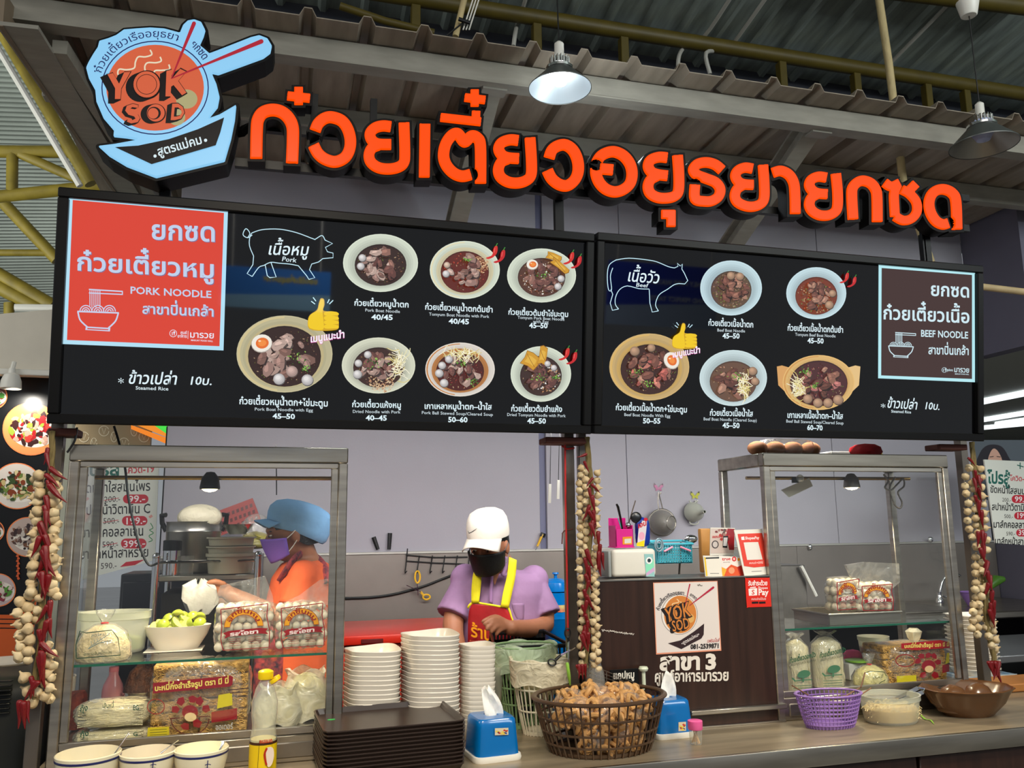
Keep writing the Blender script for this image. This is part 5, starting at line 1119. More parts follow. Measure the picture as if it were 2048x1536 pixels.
Rb = [(1840 + x / 4.8, 1080 + y / 4.8, 8.2) for x, y in ((540, 65), (640, 95), (535, 165), (600, 215), (535, 250), (600, 295), (535, 320), (590, 378), (535, 410), (590, 465), (660, 520), (530, 475), (540, 550), (590, 540), (515, 620), (565, 620), (640, 612), (510, 690), (560, 685), (630, 685), (505, 770), (555, 750), (630, 760), (495, 848), (555, 835), (635, 835), (695, 800), (550, 905), (700, 870), (660, 925), (725, 955), (685, 1010), (720, 1045), (640, 440), (632, 350))]
for x, y in ((1938, 936), (1961, 938), (1931, 953), (1963, 955), (1930, 972), (1944, 966), (1963, 975), (1932, 987), (1948, 978), (1965, 992), (1937, 1006), (1949, 998), (1966, 1008), (1935, 1023), (1950, 1018), (1968, 1026), (1935, 1041), (1951, 1036), (1970, 1040), (1938, 1058), (1952, 1050), (1970, 1056), (1944, 1074), (1956, 1066), (1974, 1080), (1952, 1092)): Rb.append((x, y, 7.8))
Rc = [(1936, 915, 22, 50), (1950, 940, 26, 4), (1956, 950, 30, -12), (1948, 955, 30, 10), (1964, 958, 26, -50), (1956, 975, 30, 4), (1950, 990, 28, 24), (1958, 1000, 34, -6), (1962, 1020, 36, -10), (1956, 1062, 32, 8), (1964, 1060, 36, -12), (1970, 1066, 30, -24), (1966, 1085, 36, 6), (1960, 1095, 34, 10), (1974, 1120, 26, -40), (1976, 1122, 34, -14), (1974, 1140, 36, 0), (1980, 1150, 32, -20), (1978, 1165, 34, -10), (1984, 1180, 36, -8), (1988, 1200, 30, -16), (1982, 1205, 34, 4), (1978, 1218, 36, 12), (1986, 1215, 40, -12), (1976, 1322, 30, 26), (1982, 1322, 36, 12), (1988, 1322, 40, 2), (1993, 1322, 38, -10), (1998, 1322, 34, -26), (1990, 1324, 42, -4)]
braid('garlic and red chili braid at the right end, left of the white promotion poster', Rb, Rc, [(1944, 884), (1946, 915), (1952, 960), (1956, 1030), (1964, 1090), (1968, 1150), (1972, 1220), (1978, 1270), (1986, 1305), (1989, 1325)], 2.4, 3)

# ================================================================== DISPLAY CABINETS
def cabinet(label, X0, X1, Yf, Yb, z0, z1, zsh, fh, tilt=0.):
    o = thing('display_cabinet', label, 'cabinet', ((X0 + X1) / 2, (Yf + Yb) / 2, z0)); pw_ = .026
    for x_, y_ in ((X0, Yf), (X1 - pw_, Yf), (X0, Yb - pw_), (X1 - pw_, Yb - pw_)):
        MB().rbox(x_, x_ + pw_, y_, y_ + pw_, z0, z1 - fh, .003, 1).build('corner_post', steel, o)
    MB().rbox(X0, X1, Yf - .002, Yf + .03, z1 - fh, z1, .003, 1).build('top_fascia', steel_h, o)
    MB().rbox(X0, X0 + .03, Yf + .03, Yb, z1 - fh, z1, .003, 1).build('side_fascia', steel_h, o)
    MB().rbox(X1 - .03, X1, Yf + .03, Yb, z1 - fh, z1, .003, 1).build('side_fascia', steel_h, o)
    MB().box(X0 + .03, X1 - .03, Yf + .03, Yb, z1 - .006, z1 - .001).build('top_panel', steel_d, o, False)
    d = .02; a, b, zl, zh_ = X0 + pw_, X1 - pw_, z0 + .07, z1 - fh        # sliding door frame
    for bx in ((a, a + d, zl + d, zh_ - d * .8), (b - d, b, zl + d, zh_ - d * .8), (a, b, zh_ - d * .8, zh_), (a, b, zl, zl + d)):
        MB().rbox(bx[0], bx[1], Yf + .004, Yf + .016, bx[2], bx[3], .002, 1).build('door_rail', steel, o)
    MB().box(a + d - .004, b - d + .004, Yf + .009, Yf + .012, zl, zh_ - .01).build('front_glass', glass, o, False)
    MB().box(X0 + .01, X0 + .013, Yf + pw_, Yb - pw_, zl, zh_).build('side_glass', glass, o, False); MB().box(X1 - .013, X1 - .01, Yf + pw_, Yb - pw_, zl, zh_).build('side_glass', glass, o, False)
    MB().box(X0 + .014, X1 - .014, Yf + .03, Yb - .01, zsh, zsh + .006).build('glass_shelf', glass, o, False); MB().box(X0 + .014, X1 - .014, Yf + .026, Yf + .031, zsh, zsh + .006).build('shelf_edge', glass_edge, o, False)
    MB().rbox(X0 + .001, X1 - .001, Yf + .002, Yb - .002, z0, zl, .003, 1).build('base_box', steel_h, o); MB().rbox(X0 + .04, X1 - .04, Yf - .002, Yf + .004, z0 + .012, zl - .018, .003, 1).build('base_drawer', steel_d, o)
    return o
LX0, LX1 = at(112, 1200, 2.42).x, at(690, 1200, 2.42).x
LX0 = -.553; zL1 = at(415, 892, 2.42).z; zLs = at(400, 1322, 2.45).z
RX0_, RX1_ = at(1540, 1150, 2.42).x, at(1918, 1150, 2.42).x
zR1 = at(1720, 908, 2.42).z; zRs = at(1740, 1253, 2.45).z
cabinet('left steel display cabinet with lime bowl and meatball bags on its glass shelf', LX0, LX1, 2.42, 2.76, CT, zL1, zLs, .044)
cabinet('right steel display cabinet with a steel tray of meatball bags on its glass shelf', RX0_, RX1_, 2.42, 2.72, CT, zR1, zRs, .044)
def cab_lamp(i, label, rail, lx, ly, Y, x0, x1):
    o = thing('cabinet_lamp_rail', label, 'lamp', (at(lx, rail, Y).x, Y, at(lx, rail, Y).z)); zr_ = at(lx, rail, Y).z
    MB().tube([(x0, Y, zr_), (x1, Y, zr_)], .006, 10).build('brass_rail', mat('brass_rail', (170, 138, 80), .25, .9), o)
    c = Vector((at(lx, ly, Y - .012).x, Y - .012, zr_ - .012))
    MB().lathe([(.028, -.022), (.029, -.016), (.024, .012), (.012, .028), (.001, .03)], 18, c).build('reflector_shade', blackp if i == 0 else steel_d, o)
    MB().lathe([(.001, -.03), (.015, -.027), (.024, -.02), (.024, -.014), (.001, -.012)], 16, c).build('bulb', mat('warm_bulb', (255, 240, 200), .3, emis=(255, 232, 180), estr=12), o)
    light('cabinet_spot', 'SPOT', c - Vector((0, 0, .035)), (22, 15)[i], (1, .84, .58), .02, target=c - Vector((0, 0, 1)), spot=2.5)
    return c
c0 = cab_lamp(0, 'thin rail with a lit black spotlight inside the left cabinet', 956, 421, 950, 2.6, LX0 + .03, LX1 - .03)
c1 = cab_lamp(1, 'thin rail with a lit grey spotlight inside the right cabinet', 957, 1702, 955, 2.58, RX0_ + .03, RX1_ - .03)
o = thing('clip_light', 'small clear clip light on the rail, left of the lit lamp in the right cabinet', 'lamp', tuple(at(1600, 957, 2.56)))
MB().ball(at(1600, 957, 2.56), .014, 14, 8).build('glass_globe', film('globe_film', (240, 240, 230), .7, .05, 1.2), o); MB().lathe([(.012, -.01), (.012, .01)], 12, at(1590, 960, 2.575), cap0=True, cap1=True).build('clip', blackp, o)
P_ = [at(x, y, 2.5) for x, y in ((1560, 985), (1588, 962), (1618, 975), (1626, 972), (1585, 990))]
tag(MB().add([at(1562, 980, 2.58), at(1618, 956, 2.57), at(1626, 972, 2.57), at(1578, 995, 2.58)], [(0, 1, 2, 3)]).build('paper_tag', mat('cream_tag', (196, 188, 170), .7)), 'cream paper tag hanging by the clip light in the right cabinet', 'tag')
m = MB(); cpts = spline([(1768, 950), (1776, 962), (1770, 975), (1782, 980), (1795, 968), (1806, 958), (1808, 972), (1796, 985), (1804, 1005), (1800, 1016), (1790, 1010), (1782, 990), (1780, 972), (1790, 955)], 7)
for k in range(0, len(cpts), 1): m.ball(at(cpts[k][0], cpts[k][1], 2.55), .0035, 8, 5)
tag(m.build('hanging_chain', steel_d), 'coiled metal ball chain hanging at the right of the right cabinet rail', 'chain')
# black cables on the left cabinet
cab1 = tag(MB().tube([at(x, y, 2.5) for x, y in spline([(228, 852), (238, 885), (250, 935), (256, 990), (268, 1050), (282, 1100), (298, 1130), (316, 1126)], 4)], .0035, 6).build('black_cable', blackp), 'black cable drooping diagonally inside the left cabinet', 'cable')
tag(MB().tube([at(x, y, 2.4) for x, y in spline([(154, 855), (150, 880), (138, 900), (134, 905)], 4)], .003, 6).build('black_cable', blackp), 'short black cable between menu board and left cabinet corner', 'cable')
tag(MB().tube([at(552, 888, 2.7), at(553, 950, 2.7), at(553, 990, 2.7)], .0018, 5).build('black_wire', blackp), 'thin black wire hanging over the blue cap in the left cabinet', 'wire')
# ================================================================== THINGS ON THE COUNTER
def px_at(cx, yb, z, **k): return on(cx, yb, z)
mel = mat('white_melamine', (218, 210, 196), .25, noise=.03, nscale=3, spec=.5)
tray_m = mat('dark_brown_tray', (50, 38, 32), .28, spec=.6)
# ---- stacks of wavy-rimmed white bowls
def bowl_proto(R_, H_, seed):
    o = thing('melamine_bowl', 'x', 'bowl')
    def sq(t, i): n = 4.2; s = (abs(math.cos(t)) ** n + abs(math.sin(t)) ** n) ** (-1 / n); return s, 0
    def wv(t, i):
        s, _ = sq(t, i); return s, (R_ * .045 * math.sin(2 * t + .6)) * max(0, 1 - abs(i - 5) / 4)
    MB().lathe([(.001, .004), (R_ * .72, 0), (R_ * .78, .004), (R_ * .9, H_ * .45), (R_ * .97, H_ * .86), (R_, H_), (R_ * .985, H_ + .002), (R_ * .95, H_ * .88), (R_ * .87, H_ * .5), (R_ * .7, .008), (.001, .008)], 40, fn=wv).build('bowl_body', mel, o)
    return o
def stack(cx, ytop, rpx, Y, label, grp, H_=.05, pitch=.0128, smallprint=False, rz=.12):
    c = at(cx, ytop, Y); R_ = rpx * mpp(c) * .92; n = int((c.z - H_ - CT) / pitch) + 1
    p0 = bowl_proto(R_, H_, 1)
    for k in range(n):
        z = CT + .002 + k * pitch; top = k == n - 1
        lab = nth(n - 1 - k) + ' bowl from the top of ' + label if not top else 'topmost white wavy-rimmed bowl of ' + label
        if k == 0: r = p0; r.location = (c.x, Y, z); r.rotation_euler[2] = rz; r['label'] = lab; r['group'] = grp
        else: r = dup(p0, (c.x + random.uniform(-.0012, .0012), Y + random.uniform(-.001, .001), z), rz + random.uniform(-.015, .015), lab, grp)
        if top and smallprint:
            A = Art(Plane((0, Y + R_ * .86, 0), (1, 0, 0), (0, .2, 1)), .002); A.text('Enjoy Eating', smallprint[0], smallprint[1], 7, (190, 70, 50), .0)
            b = A.build('rim_print', None, vinyl); b.parent = r; b.matrix_parent_inverse = Matrix.Translation(-Vector(r.location)); 
stack(745, 1296, 57, 2.52, 'the left bowl stack behind the brown trays', 'bowls of the left stack')
stack(860, 1264, 58, 2.50, 'the tallest, middle bowl stack', 'bowls of the middle stack')
stack(953, 1285, 36, 2.50, 'the narrow right bowl stack near the tissue box', 'bowls of the right stack')
bagw = film_milky
o = tag(MB().lathe([(.055, 0), (.062, .03), (.06, .08), (.064, .12), (.058, .124)], 20, on(955, 1452, CT) + Vector((0, .14, 0)), fn=lambda t, i: (1 + .05 * math.sin(5 * t + i), .006 * math.sin(3 * t))).build('plastic_sleeve', film_clear), 'clear plastic sleeve around the lower right bowl stack', 'bag')
# ---- brown trays
zt_top = at(780, 1455, 2.165).z; npit = .0094
bl = on(636, 1467, zt_top); br = on(924, 1441, zt_top); tl = on(635, 1418, zt_top); trr = on(893, 1398, zt_top)
TW = (br - bl).length; TD = abs((tl - bl).y) * .5 + abs((trr - br).y) * .5
tp = thing('serving_tray', 'x', 'tray'); w2, d2 = TW / 2, TD / 2
def trayfn(t, i):
    n = 16; return (abs(math.cos(t)) ** n + abs(math.sin(t)) ** n) ** (-1 / n), 0
MB().lathe([(.001, .002), (w2 * .93, 0), (w2 * .95, .002), (w2 * .985, .014), (w2, .016), (w2, .019), (w2 * .975, .019), (w2 * .94, .006), (.001, .005)], 64, sy=d2 / w2, fn=trayfn).build('tray_body', tray_m, tp)
ctr = (bl + br + tl + trr) / 4; az = math.atan2((br - bl).y, (br - bl).x)
nt = int((zt_top - .018 - CT) / npit)
for k in range(nt + 1):
    z = zt_top - .018 - (nt - k) * npit; top = k == nt
    lab = 'topmost dark brown tray of the stack, with a green oval dot' if top else nth(nt - k) + ' dark brown tray from the top of the tray stack'
    loc = (ctr.x + (0 if top else random.uniform(-.0015, .0015)), ctr.y, z)
    if k == 0: tp.location = loc; tp.rotation_euler[2] = az; tp['label'] = lab; tp['group'] = 'brown serving trays'
    else: last = dup(tp, loc, az, lab, 'brown serving trays')
gd = on(665, 1428, zt_top); d_ = MB().lathe([(.001, .0005), (.009, 0), (.009, -.001)], 16, (gd.x - ctr.x, gd.y - ctr.y, .0065), sx=1.2, sy=.7).build('green_dot', mat('green_dot_print', (40, 160, 70), .4)); d_.parent = last
# ---- tissue boxes
blue = mat('glossy_blue_plastic', (0, 104, 176), .18, spec=.6, coat=.3)
def tissue_box(cx, yb, wpx, label, lean, seed, stick):
    b = on(cx, yb, CT); s = wpx * mpp(b) * .5; h = s * 1.75; o = thing('tissue_box', label, 'tissue box', (b.x, b.y + s, CT), 'blue tissue boxes'); c = Vector((b.x, b.y + s, CT)); rz = Matrix.Translation(c) @ Matrix.Rotation(lean, 4, 'Z') @ Matrix.Translation(-c)
    def sqf(t, i): n = 7; return (abs(math.cos(t)) ** n + abs(math.sin(t)) ** n) ** (-1 / n), 0
    R0 = lambda m: MB().add(m.v, m.f, rz)
    R0(MB().lathe([(.001, 0), (s * 1.1, 0), (s * 1.13, .006), (s * 1.1, .014), (s * .95, .016)], 48, c, fn=sqf)).build('white_base', whitep, o)
    R0(MB().lathe([(s * 1.02, .012), (s * 1.0, .03), (s * .995, .034), (s * .93, h * .8), (s * .9, h * .95), (s * .82, h), (s * .3, h + .001), (s * .28, h - .006), (.001, h - .02)], 48, c, fn=sqf)).build('box_body', blue, o)
    m = MB(); rn = random.Random(seed); P = []
    for i in range(9):
        f = i / 8; w_ = s * (.42 - .28 * f + .12 * math.sin(3 * f)); x = c.x + s * (.15 - .1 * f + .45 * f * f * (1 if seed % 2 else -1) * -.6); z = c.z + h - .012 + f * s * 1.35
        for k in range(6):
            u = -1 + 2 * k / 5; P.append((x + u * w_, c.y + s * .13 * math.sin(u * 3 + f * 4) + .01 * f, z + .006 * math.sin(u * 5 + seed) * f))
    for i in range(8):
        for k in range(5): m.f.append((i * 6 + k, i * 6 + k + 1, (i + 1) * 6 + k + 1, (i + 1) * 6 + k)); m.c.append(None)
    m.v = P; t = m.build('tissue', mat('white_tissue', (238, 236, 230), .8, bump=.3, bscale=30, sss=.1), o)
    md = t.modifiers.new('t', 'SOLIDIFY'); md.thickness = .0006
    A = Art(Plane((c.x, b.y + s * .03, 0), (math.cos(lean), math.sin(lean), 0), (0, 0, 1)), .003); x0, y0, x1, y1 = stick
    A.poly([(x0, y0), (x1, y0 - 1), (x1, y1 - 1), (x0, y1)], (214, 200, 170)); rr = random.Random(3)
    for k in range(12): A.blob(x0 + 3 + rr.random() * (x1 - x0 - 6), y0 + 3 + rr.random() * (y1 - y0 - 6), 2.2, rr.choice([(196, 60, 50), (60, 80, 150), (230, 200, 80), (60, 50, 50)]), rr, 6)
    A.build('label_print', o, vinyl)
tissue_box(994, 1524, 92, 'blue square tissue box at the front, between bowl stacks and rind basket', .1, 3, (989, 1456, 1016, 1470))
tissue_box(1352, 1477, 82, 'blue square tissue box behind the toothpick jar', .05, 4, (1356, 1444, 1371, 1462))
# ---- toothpick jar
b = on(1392, 1488, CT); r = 14 * mpp(b); o = thing('toothpick_jar', 'small clear toothpick jar with a pink lid', 'jar', tuple(b)); hj = at(1392, 1440, b.y).z - CT
MB().lathe([(.001, .001), (r * .8, 0), (r * .85, .003), (r * .95, hj * .6), (r * .95, hj * .66)], 24, b).build('jar_body', film('jar_film', (244, 244, 238), .86, .05, .6), o)
MB().lathe([(r * 1.0, hj * .62), (r * 1.05, hj * .64), (r * 1.05, hj * .98), (r * .95, hj), (.001, hj)], 24, b).build('pink_lid', mat('pink_plastic', (236, 96, 160), .3), o)
m = MB(); rn = random.Random(4)
for k in range(26):
    a = rn.random() * 6.28; q = r * .6; m.bar(b + Vector((q * math.cos(a), q * math.sin(a), .003)), b + Vector((q * .6 * math.cos(a + 2), q * .6 * math.sin(a + 2), hj * .6)), .0009)
tag(m.build('toothpicks', mat('toothpick_wood', (206, 160, 100), .6), o), kind='stuff')
# ---- openwork baskets
def basket(name, label, cx, ytop, yb, rx_px, rb, Y, n, hoops, m_, cat='basket', sy=.8, wr=.0022, rimr=.006, z0=CT, liner=None, H=None, slots=False):
    b = at(cx, (ytop + yb) / 2, Y); R_ = rx_px * mpp(b); zt = H + z0 if H else at(cx, ytop, Y).z; h = zt - z0; c = Vector((b.x, Y, z0)); o = thing(name, label, cat, tuple(c))
    pr = lambda f: R_ * (rb + (1 - rb) * f ** .8)
    MB().tube([c + Vector((R_ * math.cos(t), R_ * sy * math.sin(t), h)) for t in [2 * PI * k / 48 for k in range(48)]], rimr, 10, True, flat=.6).build('rim', m_, o)
    m = MB()
    for k in range(n):
        t = 2 * PI * k / n; m.tube([c + Vector((pr(f) * math.cos(t), pr(f) * sy * math.sin(t), h * f)) for f in (0, .25, .5, .75, 1)], wr, 5)
    for f in hoops: m.tube([c + Vector((pr(f) * math.cos(t), pr(f) * sy * math.sin(t), h * f)) for t in [2 * PI * k / 40 for k in range(40)]], wr * 1.25, 5, True)
    tag(m.build('openwork_side', m_, o), kind='stuff')
    MB().lathe([(.001, .002), (pr(0) * .98, .001), (pr(0), .004), (pr(0) * 1.01, .012), (pr(0) * .97, .012)], 36, c, sy=sy).build('bottom', m_, o)
    if liner: MB().lathe([(R_ * .3, h * .5), (R_ * .6, h * .62), (R_ * .92, h * .9), (R_ * .98, h + .004), (R_ * 1.06, h + .003), (R_ * 1.07, h * .9), (R_ * 1.01, h * .8), (R_ * 1.03, h * .68)], 36, c, sy=sy, fn=lambda t, i: (1 + .02 * math.sin(7 * t + i * 2), .006 * math.sin(5 * t))).build('bag_liner', liner, o)
    return o, c, R_, h
kb = mat('dark_brown_basket', (74, 54, 38), .35, spec=.5)
Yk = 2.3
zk = at(1200, 1412, Yk - .14).z
ok_, ck, Rk, hk = basket('rind_basket', 'dark brown openwork basket heaped with bagged pork rinds at the front', 1200, 1380, 1536, 134, .76, Yk, 44, (.2, .42, .68), kb, sy=.78, wr=.0026, rimr=.009, H=zk - CT, z0=CT)
rind = mat('pork_rind', (206, 156, 96), .5, noise=.35, nscale=20, bump=.3, bscale=60)
rp = MB().tube([(.011 * math.cos(t), .011 * math.sin(t) * .8, .003 * math.sin(2 * t)) for t in [5.4 * k / 9 for k in range(10)]], [.003, .0045, .005, .0055, .005, .0055, .005, .0045, .004, .003], 7).build('pork_rind', rind).data
bpy.data.objects.remove(bpy.data.objects['pork_rind'])
bag_spots = [(-.5, -.3, .75, 'left front'), (0, -.42, .72, 'middle front'), (.5, -.3, .76, 'right front'), (-.45, .3, .8, 'left rear'), (.05, .32, .86, 'middle rear'), (.52, .3, .84, 'right rear'), (-.2, -.4, .3, 'lower left front'), (.3, -.4, .3, 'lower right front')]
rn = random.Random(31)
for i, (u, v, f, nm) in enumerate(bag_spots):
    p = ck + Vector((u * Rk * .82, v * Rk * .78 * .9, hk * f)); o = thing('rind_bag', 'clear bag of golden pork rinds, %s in the brown basket' % nm, 'bag', tuple(p), 'bags of pork rinds in the brown basket')
    for k in range(44):
        b = bpy.data.objects.new('pork_rind', rp); COL.objects.link(b); b.parent = o; a = rn.random() * 6.28; q = math.sqrt(rn.random()) * .05
        b.location = (q * math.cos(a), q * math.sin(a) * .8, rn.uniform(-.035, .03)); b.rotation_euler = (rn.random() * 3, rn.random() * 3, rn.random() * 3); s = rn.uniform(1., 1.8); b.scale = (s, s, s)
    MB().ball(p, .052, 20, 12, 1, .82, .85).build('clear_bag', film_clear, o)
    bo = o.children[-1]
    for vtx in bo.data.vertices:
        q = vtx.co; vtx.co = q * (1 + .13 * math.sin(q.x * 140 + q.z * 90 + i) * math.cos(q.y * 120))
# ---- sign in the basket, wire rack, jar, pump
o = thing('rind_sign', 'small black sign lettered in white standing in the rind basket', 'sign', tuple(at(1250, 1365, 2.42)))
Ysg = 2.40; a, b = at(1220, 1340, Ysg), at(1278, 1372, Ysg)
MB().rbox(a.x, b.x, Ysg, Ysg + .004, b.z - .004, a.z, .001, 1).build('sign_board', blackm, o, False)
A = Art(YP(Ysg), .001); A.text('แคปหมู', (1226, 1358), (1269, 1356), 20, (232, 228, 216), .03); A.text('ถุงละ 20', (1230, 1377), (1262, 1376), 9, (200, 196, 186), .0); A.build('sign_print', o, vinyl)
m = MB()
for k in range(8): m.tube([at(1174 + k * 13, 1328 + k * 5.5, 2.395), at(1176 + k * 12.5, 1372 + k * 2, 2.395)], .0011, 5)
for k in range(6): m.tube([at(1172, 1326 + k * 8.5, 2.395), at(1270, 1366 + k * 5, 2.395)], .0011, 5)
tag(m.build('wire_rack', steel_d), 'thin wire mesh rack leaning behind the rind basket', 'rack')
b = at(1192, 1392, 2.41); b.z = CT; hj = at(1192, 1312, 2.41).z - CT; r = 19 * mpp(b)
o = thing('glass_jar', 'clear glass jar between garlic braid and rind sign', 'jar', tuple(b))
MB().lathe([(.001, 0), (r, .002), (r * 1.02, hj * .7), (r * .9, hj * .82), (r * .62, hj * .9), (r * .66, hj)], 24, b).build('jar_body', film('jar_film', (244, 244, 238), .86, .05, .6), o)
MB().lathe([(.001, .004), (r * .9, .006), (r * .9, hj * .45), (.001, hj * .46)], 20, b).build('amber_sauce', mat('amber_sauce', (190, 130, 50), .2), o)
b = at(1289, 1400, 2.4); b.z = CT; zt2 = at(1289, 1333, 2.4).z
o = thing('pump_bottle', 'bottle with a pale mushroom-shaped pump top behind the rind basket', 'bottle', tuple(b)); hb = zt2 - CT; pm = mat('pale_pump', (206, 214, 190), .35)
MB().lathe([(.001, 0), (.018, .002), (.018, hb * .55), (.008, hb * .62), (.007, hb * .66)], 18, b).build('bottle_body', mat('dark_bottle', (30, 26, 24), .2), o)
MB().lathe([(.006, hb * .6), (.0055, hb - .014), (.012, hb - .012), (.015, hb - .006), (.012, hb), (.001, hb + .001)], 18, b).build('pump_head', pm, o)
# ---- green, white and black baskets behind
gpl = mat('pale_green_basket', (128, 158, 112), .4); wpl = mat('ivory_basket', (216, 208, 184), .4)
basket('liner_basket', 'green openwork basket lined with a plastic bag, left of the ivory one', 1050, 1290, 1460, 64, .62, 2.62, 40, (.3, .5, .7, .85), gpl, sy=.8, wr=.0022, rimr=.006, liner=film('green_liner', (206, 226, 196), .45, .2, .7, .5, 20, .3))
basket('liner_basket', 'ivory openwork basket lined with a plastic bag, in front of the green one', 1084, 1318, 1480, 62, .6, 2.52, 30, (.33, .62), wpl, sy=.85, wr=.0022, rimr=.006, liner=film('ivory_liner', (236, 226, 196), .4, .2, .7, .5, 20, .3))
o = thing('black_basket', 'black rectangular openwork basket in front of the man in the cap', 'basket', tuple(at(1060, 1300, 2.72))); m = MB(); Yb_ = 2.66
a, b = at(990, 1275, Yb_), at(1128, 1275, Yb_); zA, zB = at(1060, 1265, Yb_ + .2).z, at(1060, 1310, Yb_).z; xs0, xs1 = a.x, b.x
MB().tube([(xs0, Yb_, zA - .02), (xs1 + .02, Yb_, zA - .02), (xs1, Yb_ + .22, zA), (xs0 + .04, Yb_ + .22, zA)], .007, 8, True).build('rim', blackp, o)
for k in range(16):
    f = k / 15; m.bar((xs0 + (xs1 - xs0) * f, Yb_, zA - .02), (xs0 + (xs1 - xs0) * f, Yb_ + .01, CT), .005, .003); m.bar((xs0 + .04 + (xs1 - xs0 - .04) * f, Yb_ + .22, zA), (xs0 + .03 + (xs1 - xs0 - .04) * f, Yb_ + .2, CT), .009, .003)
for zf in (.33, .66): m.box(xs0, xs1, Yb_ + .003, Yb_ + .006, CT + (zA - CT) * zf, CT + (zA - CT) * zf + .006); m.box(xs0 + .03, xs1, Yb_ + .208, Yb_ + .212, zA - .035, zA - .02)
tag(m.build('openwork_side', blackp, o), kind='stuff'); MB().box(xs0, xs1, Yb_, Yb_ + .2, CT + .001, CT + .006).build('bottom', blackp, o)
b = at(990, 1405, 2.6); o = tag(MB().lathe([(.018, 0), (.026, .1), (.028, .1), (.02, 0)], 20, (b.x, 2.6, at(990, 1400, 2.6).z), cap0=True).build('plastic_cup', tubp), 'grey translucent cup between right bowl stack and green basket', 'cup')
tag(MB().tube(spline([on(1140, 1370, CT + .16), at(1137, 1345, 2.36), at(1134, 1325, 2.36)], 4), [.002, .003, .004, .005, .005, .005, .005, .005, .004], 8).build('green_stalk', mat('fresh_green', (140, 190, 70), .4)), 'bright green vegetable stalk sticking up at the back of the rind basket', 'vegetable')
# ---- three sauce bowls at lower left
navyb = mat('navy_glaze', (40, 44, 96), .2)
def sauce(cx, rpx, yrim, col, label, spoon, nm):
    Y = 2.235; c = at(cx, yrim, Y); R_ = rpx * mpp(c); o = thing('sauce_bowl', label, 'bowl', (c.x, Y, CT), 'cream sauce bowls at lower left'); h = c.z - CT; b = Vector((c.x, Y, CT)); cr = mat('cream_glaze', (232, 222, 190), .2, spec=.6, coat=.3)
    MB().lathe([(.001, .002), (R_ * .5, 0), (R_ * .55, .006), (R_ * .8, h * .35), (R_ * .96, h * .75), (R_ * 1.0, h), (R_ * .97, h + .002), (R_ * .93, h * .8), (R_ * .75, h * .4), (.001, .012)], 40, b).build('bowl_body', cr, o)
    MB().lathe([(R_ * .988, h * .89), (R_ * .996, h * .9), (R_ * 1.0, h * .935), (R_ * .99, h * .94)], 40, b).build('blue_line', navyb, o)
    MB().lathe([(.001, h * .66), (R_ * .5, h * .665), (R_ * .88, h * .65)], 30, b, fn=lambda t, i: (1, .0012 * math.sin(7 * t + i))).build(nm, col, o)
    if spoon: MB().tube([at(spoon[0], spoon[1], Y + .01), at((spoon[0] + spoon[2]) / 2, (spoon[1] + spoon[3]) / 2, Y + .01), at(spoon[2], spoon[3], Y + .02)], [.004, .0025, .004], 8, flat=.5).build('spoon', chrome, o)
    return o, b, R_, h
sauce(177, 61, 1506, mat('clear_brown_sauce', (128, 108, 48), .1), 'large cream bowl of pale brown sauce, leftmost of the sauce bowls', (226, 1512, 258, 1466), 'sauce')
sauce(296, 53, 1503, mat('red_chili_paste', (110, 24, 12), .35, noise=.6, nscale=60, bump=.5, bscale=90), 'cream bowl of dark red chili paste, middle of the sauce bowls', (322, 1506, 356, 1480), 'chili_paste')
o, b, R_, h = sauce(403, 52, 1496, mat('pale_cream_sauce', (232, 222, 184), .3), 'cream bowl of white sauce, rightmost of the sauce bowls', (435, 1512, 447, 1484), 'sauce')
for cx in (307, 416):
    A = Art(YP(2.235 - 50 * mpp(b) * 1.0), .002); A.line(spline([(cx - 6, 1530), (cx, 1528), (cx + 6, 1529)], 3), 1.6, (30, 34, 90)); A.line([(cx, 1520), (cx - 2, 1540)], 1.8, (30, 34, 90)); A.line([(cx - 5, 1536), (cx + 5, 1536)], 1.5, (30, 34, 90))
    A.build('brush_mark', o, vinyl)
# ---- oil bottle
Y = 2.25; b = at(526, 1500, Y); b.z = CT; zt = at(520, 1352, Y).z; H_ = zt - CT; r = 25 * mpp(at(526, 1480, Y)); o = thing('sauce_bottle', 'clear plastic bottle with yellow flip cap and yellow label', 'bottle', tuple(b))
MB().lathe([(.001, .002), (r * .9, 0), (r * 1.05, .01), (r * 1.05, H_ * .42), (r * .95, H_ * .47), (r * .9, H_ * .55), (r * 1.02, H_ * .64), (r * 1.02, H_ * .76), (r * .75, H_ * .88), (r * .42, H_ * .96), (r * .42, H_)], 28, b).build('bottle_body', film('pet_film', (250, 250, 240), .82, .04, .9), o)
MB().lathe([(r * 1.0, .01), (r * 1.0, H_ * .42), (.001, H_ * .42)], 24, b).build('clear_liquor', mat('pale_syrup', (196, 186, 120), .15), o)
MB().lathe([(r * 1.065, .02), (r * 1.07, H_ * .38)], 28, b).build('label', mat('yellow_label', (226, 190, 20), .35), o)
MB().lathe([(r * 1.068, H_ * .38), (r * 1.066, H_ * .405)], 28, b).build('label_band', mat('dark_band', (70, 40, 20), .4), o)
MB().lathe([(r * .56, H_ * .97), (r * .6, H_ * .98), (r * .6, H_ * 1.04), (r * .5, H_ * 1.05), (r * .3, H_ * 1.06), (.001, H_ * 1.065)], 24, b).lathe([(.001, 0), (r * .5, 0), (r * .52, .005), (r * .5, .009), (.001, .009)], 20, M=Matrix.Translation(at(551, 1362, Y)) @ Matrix.Rotation(-.55, 4, 'Y')).tube([at(536, 1366, Y), at(543, 1364, Y)], .003, 6).build('flip_cap', mat('yellow_cap', (236, 200, 20), .3), o)
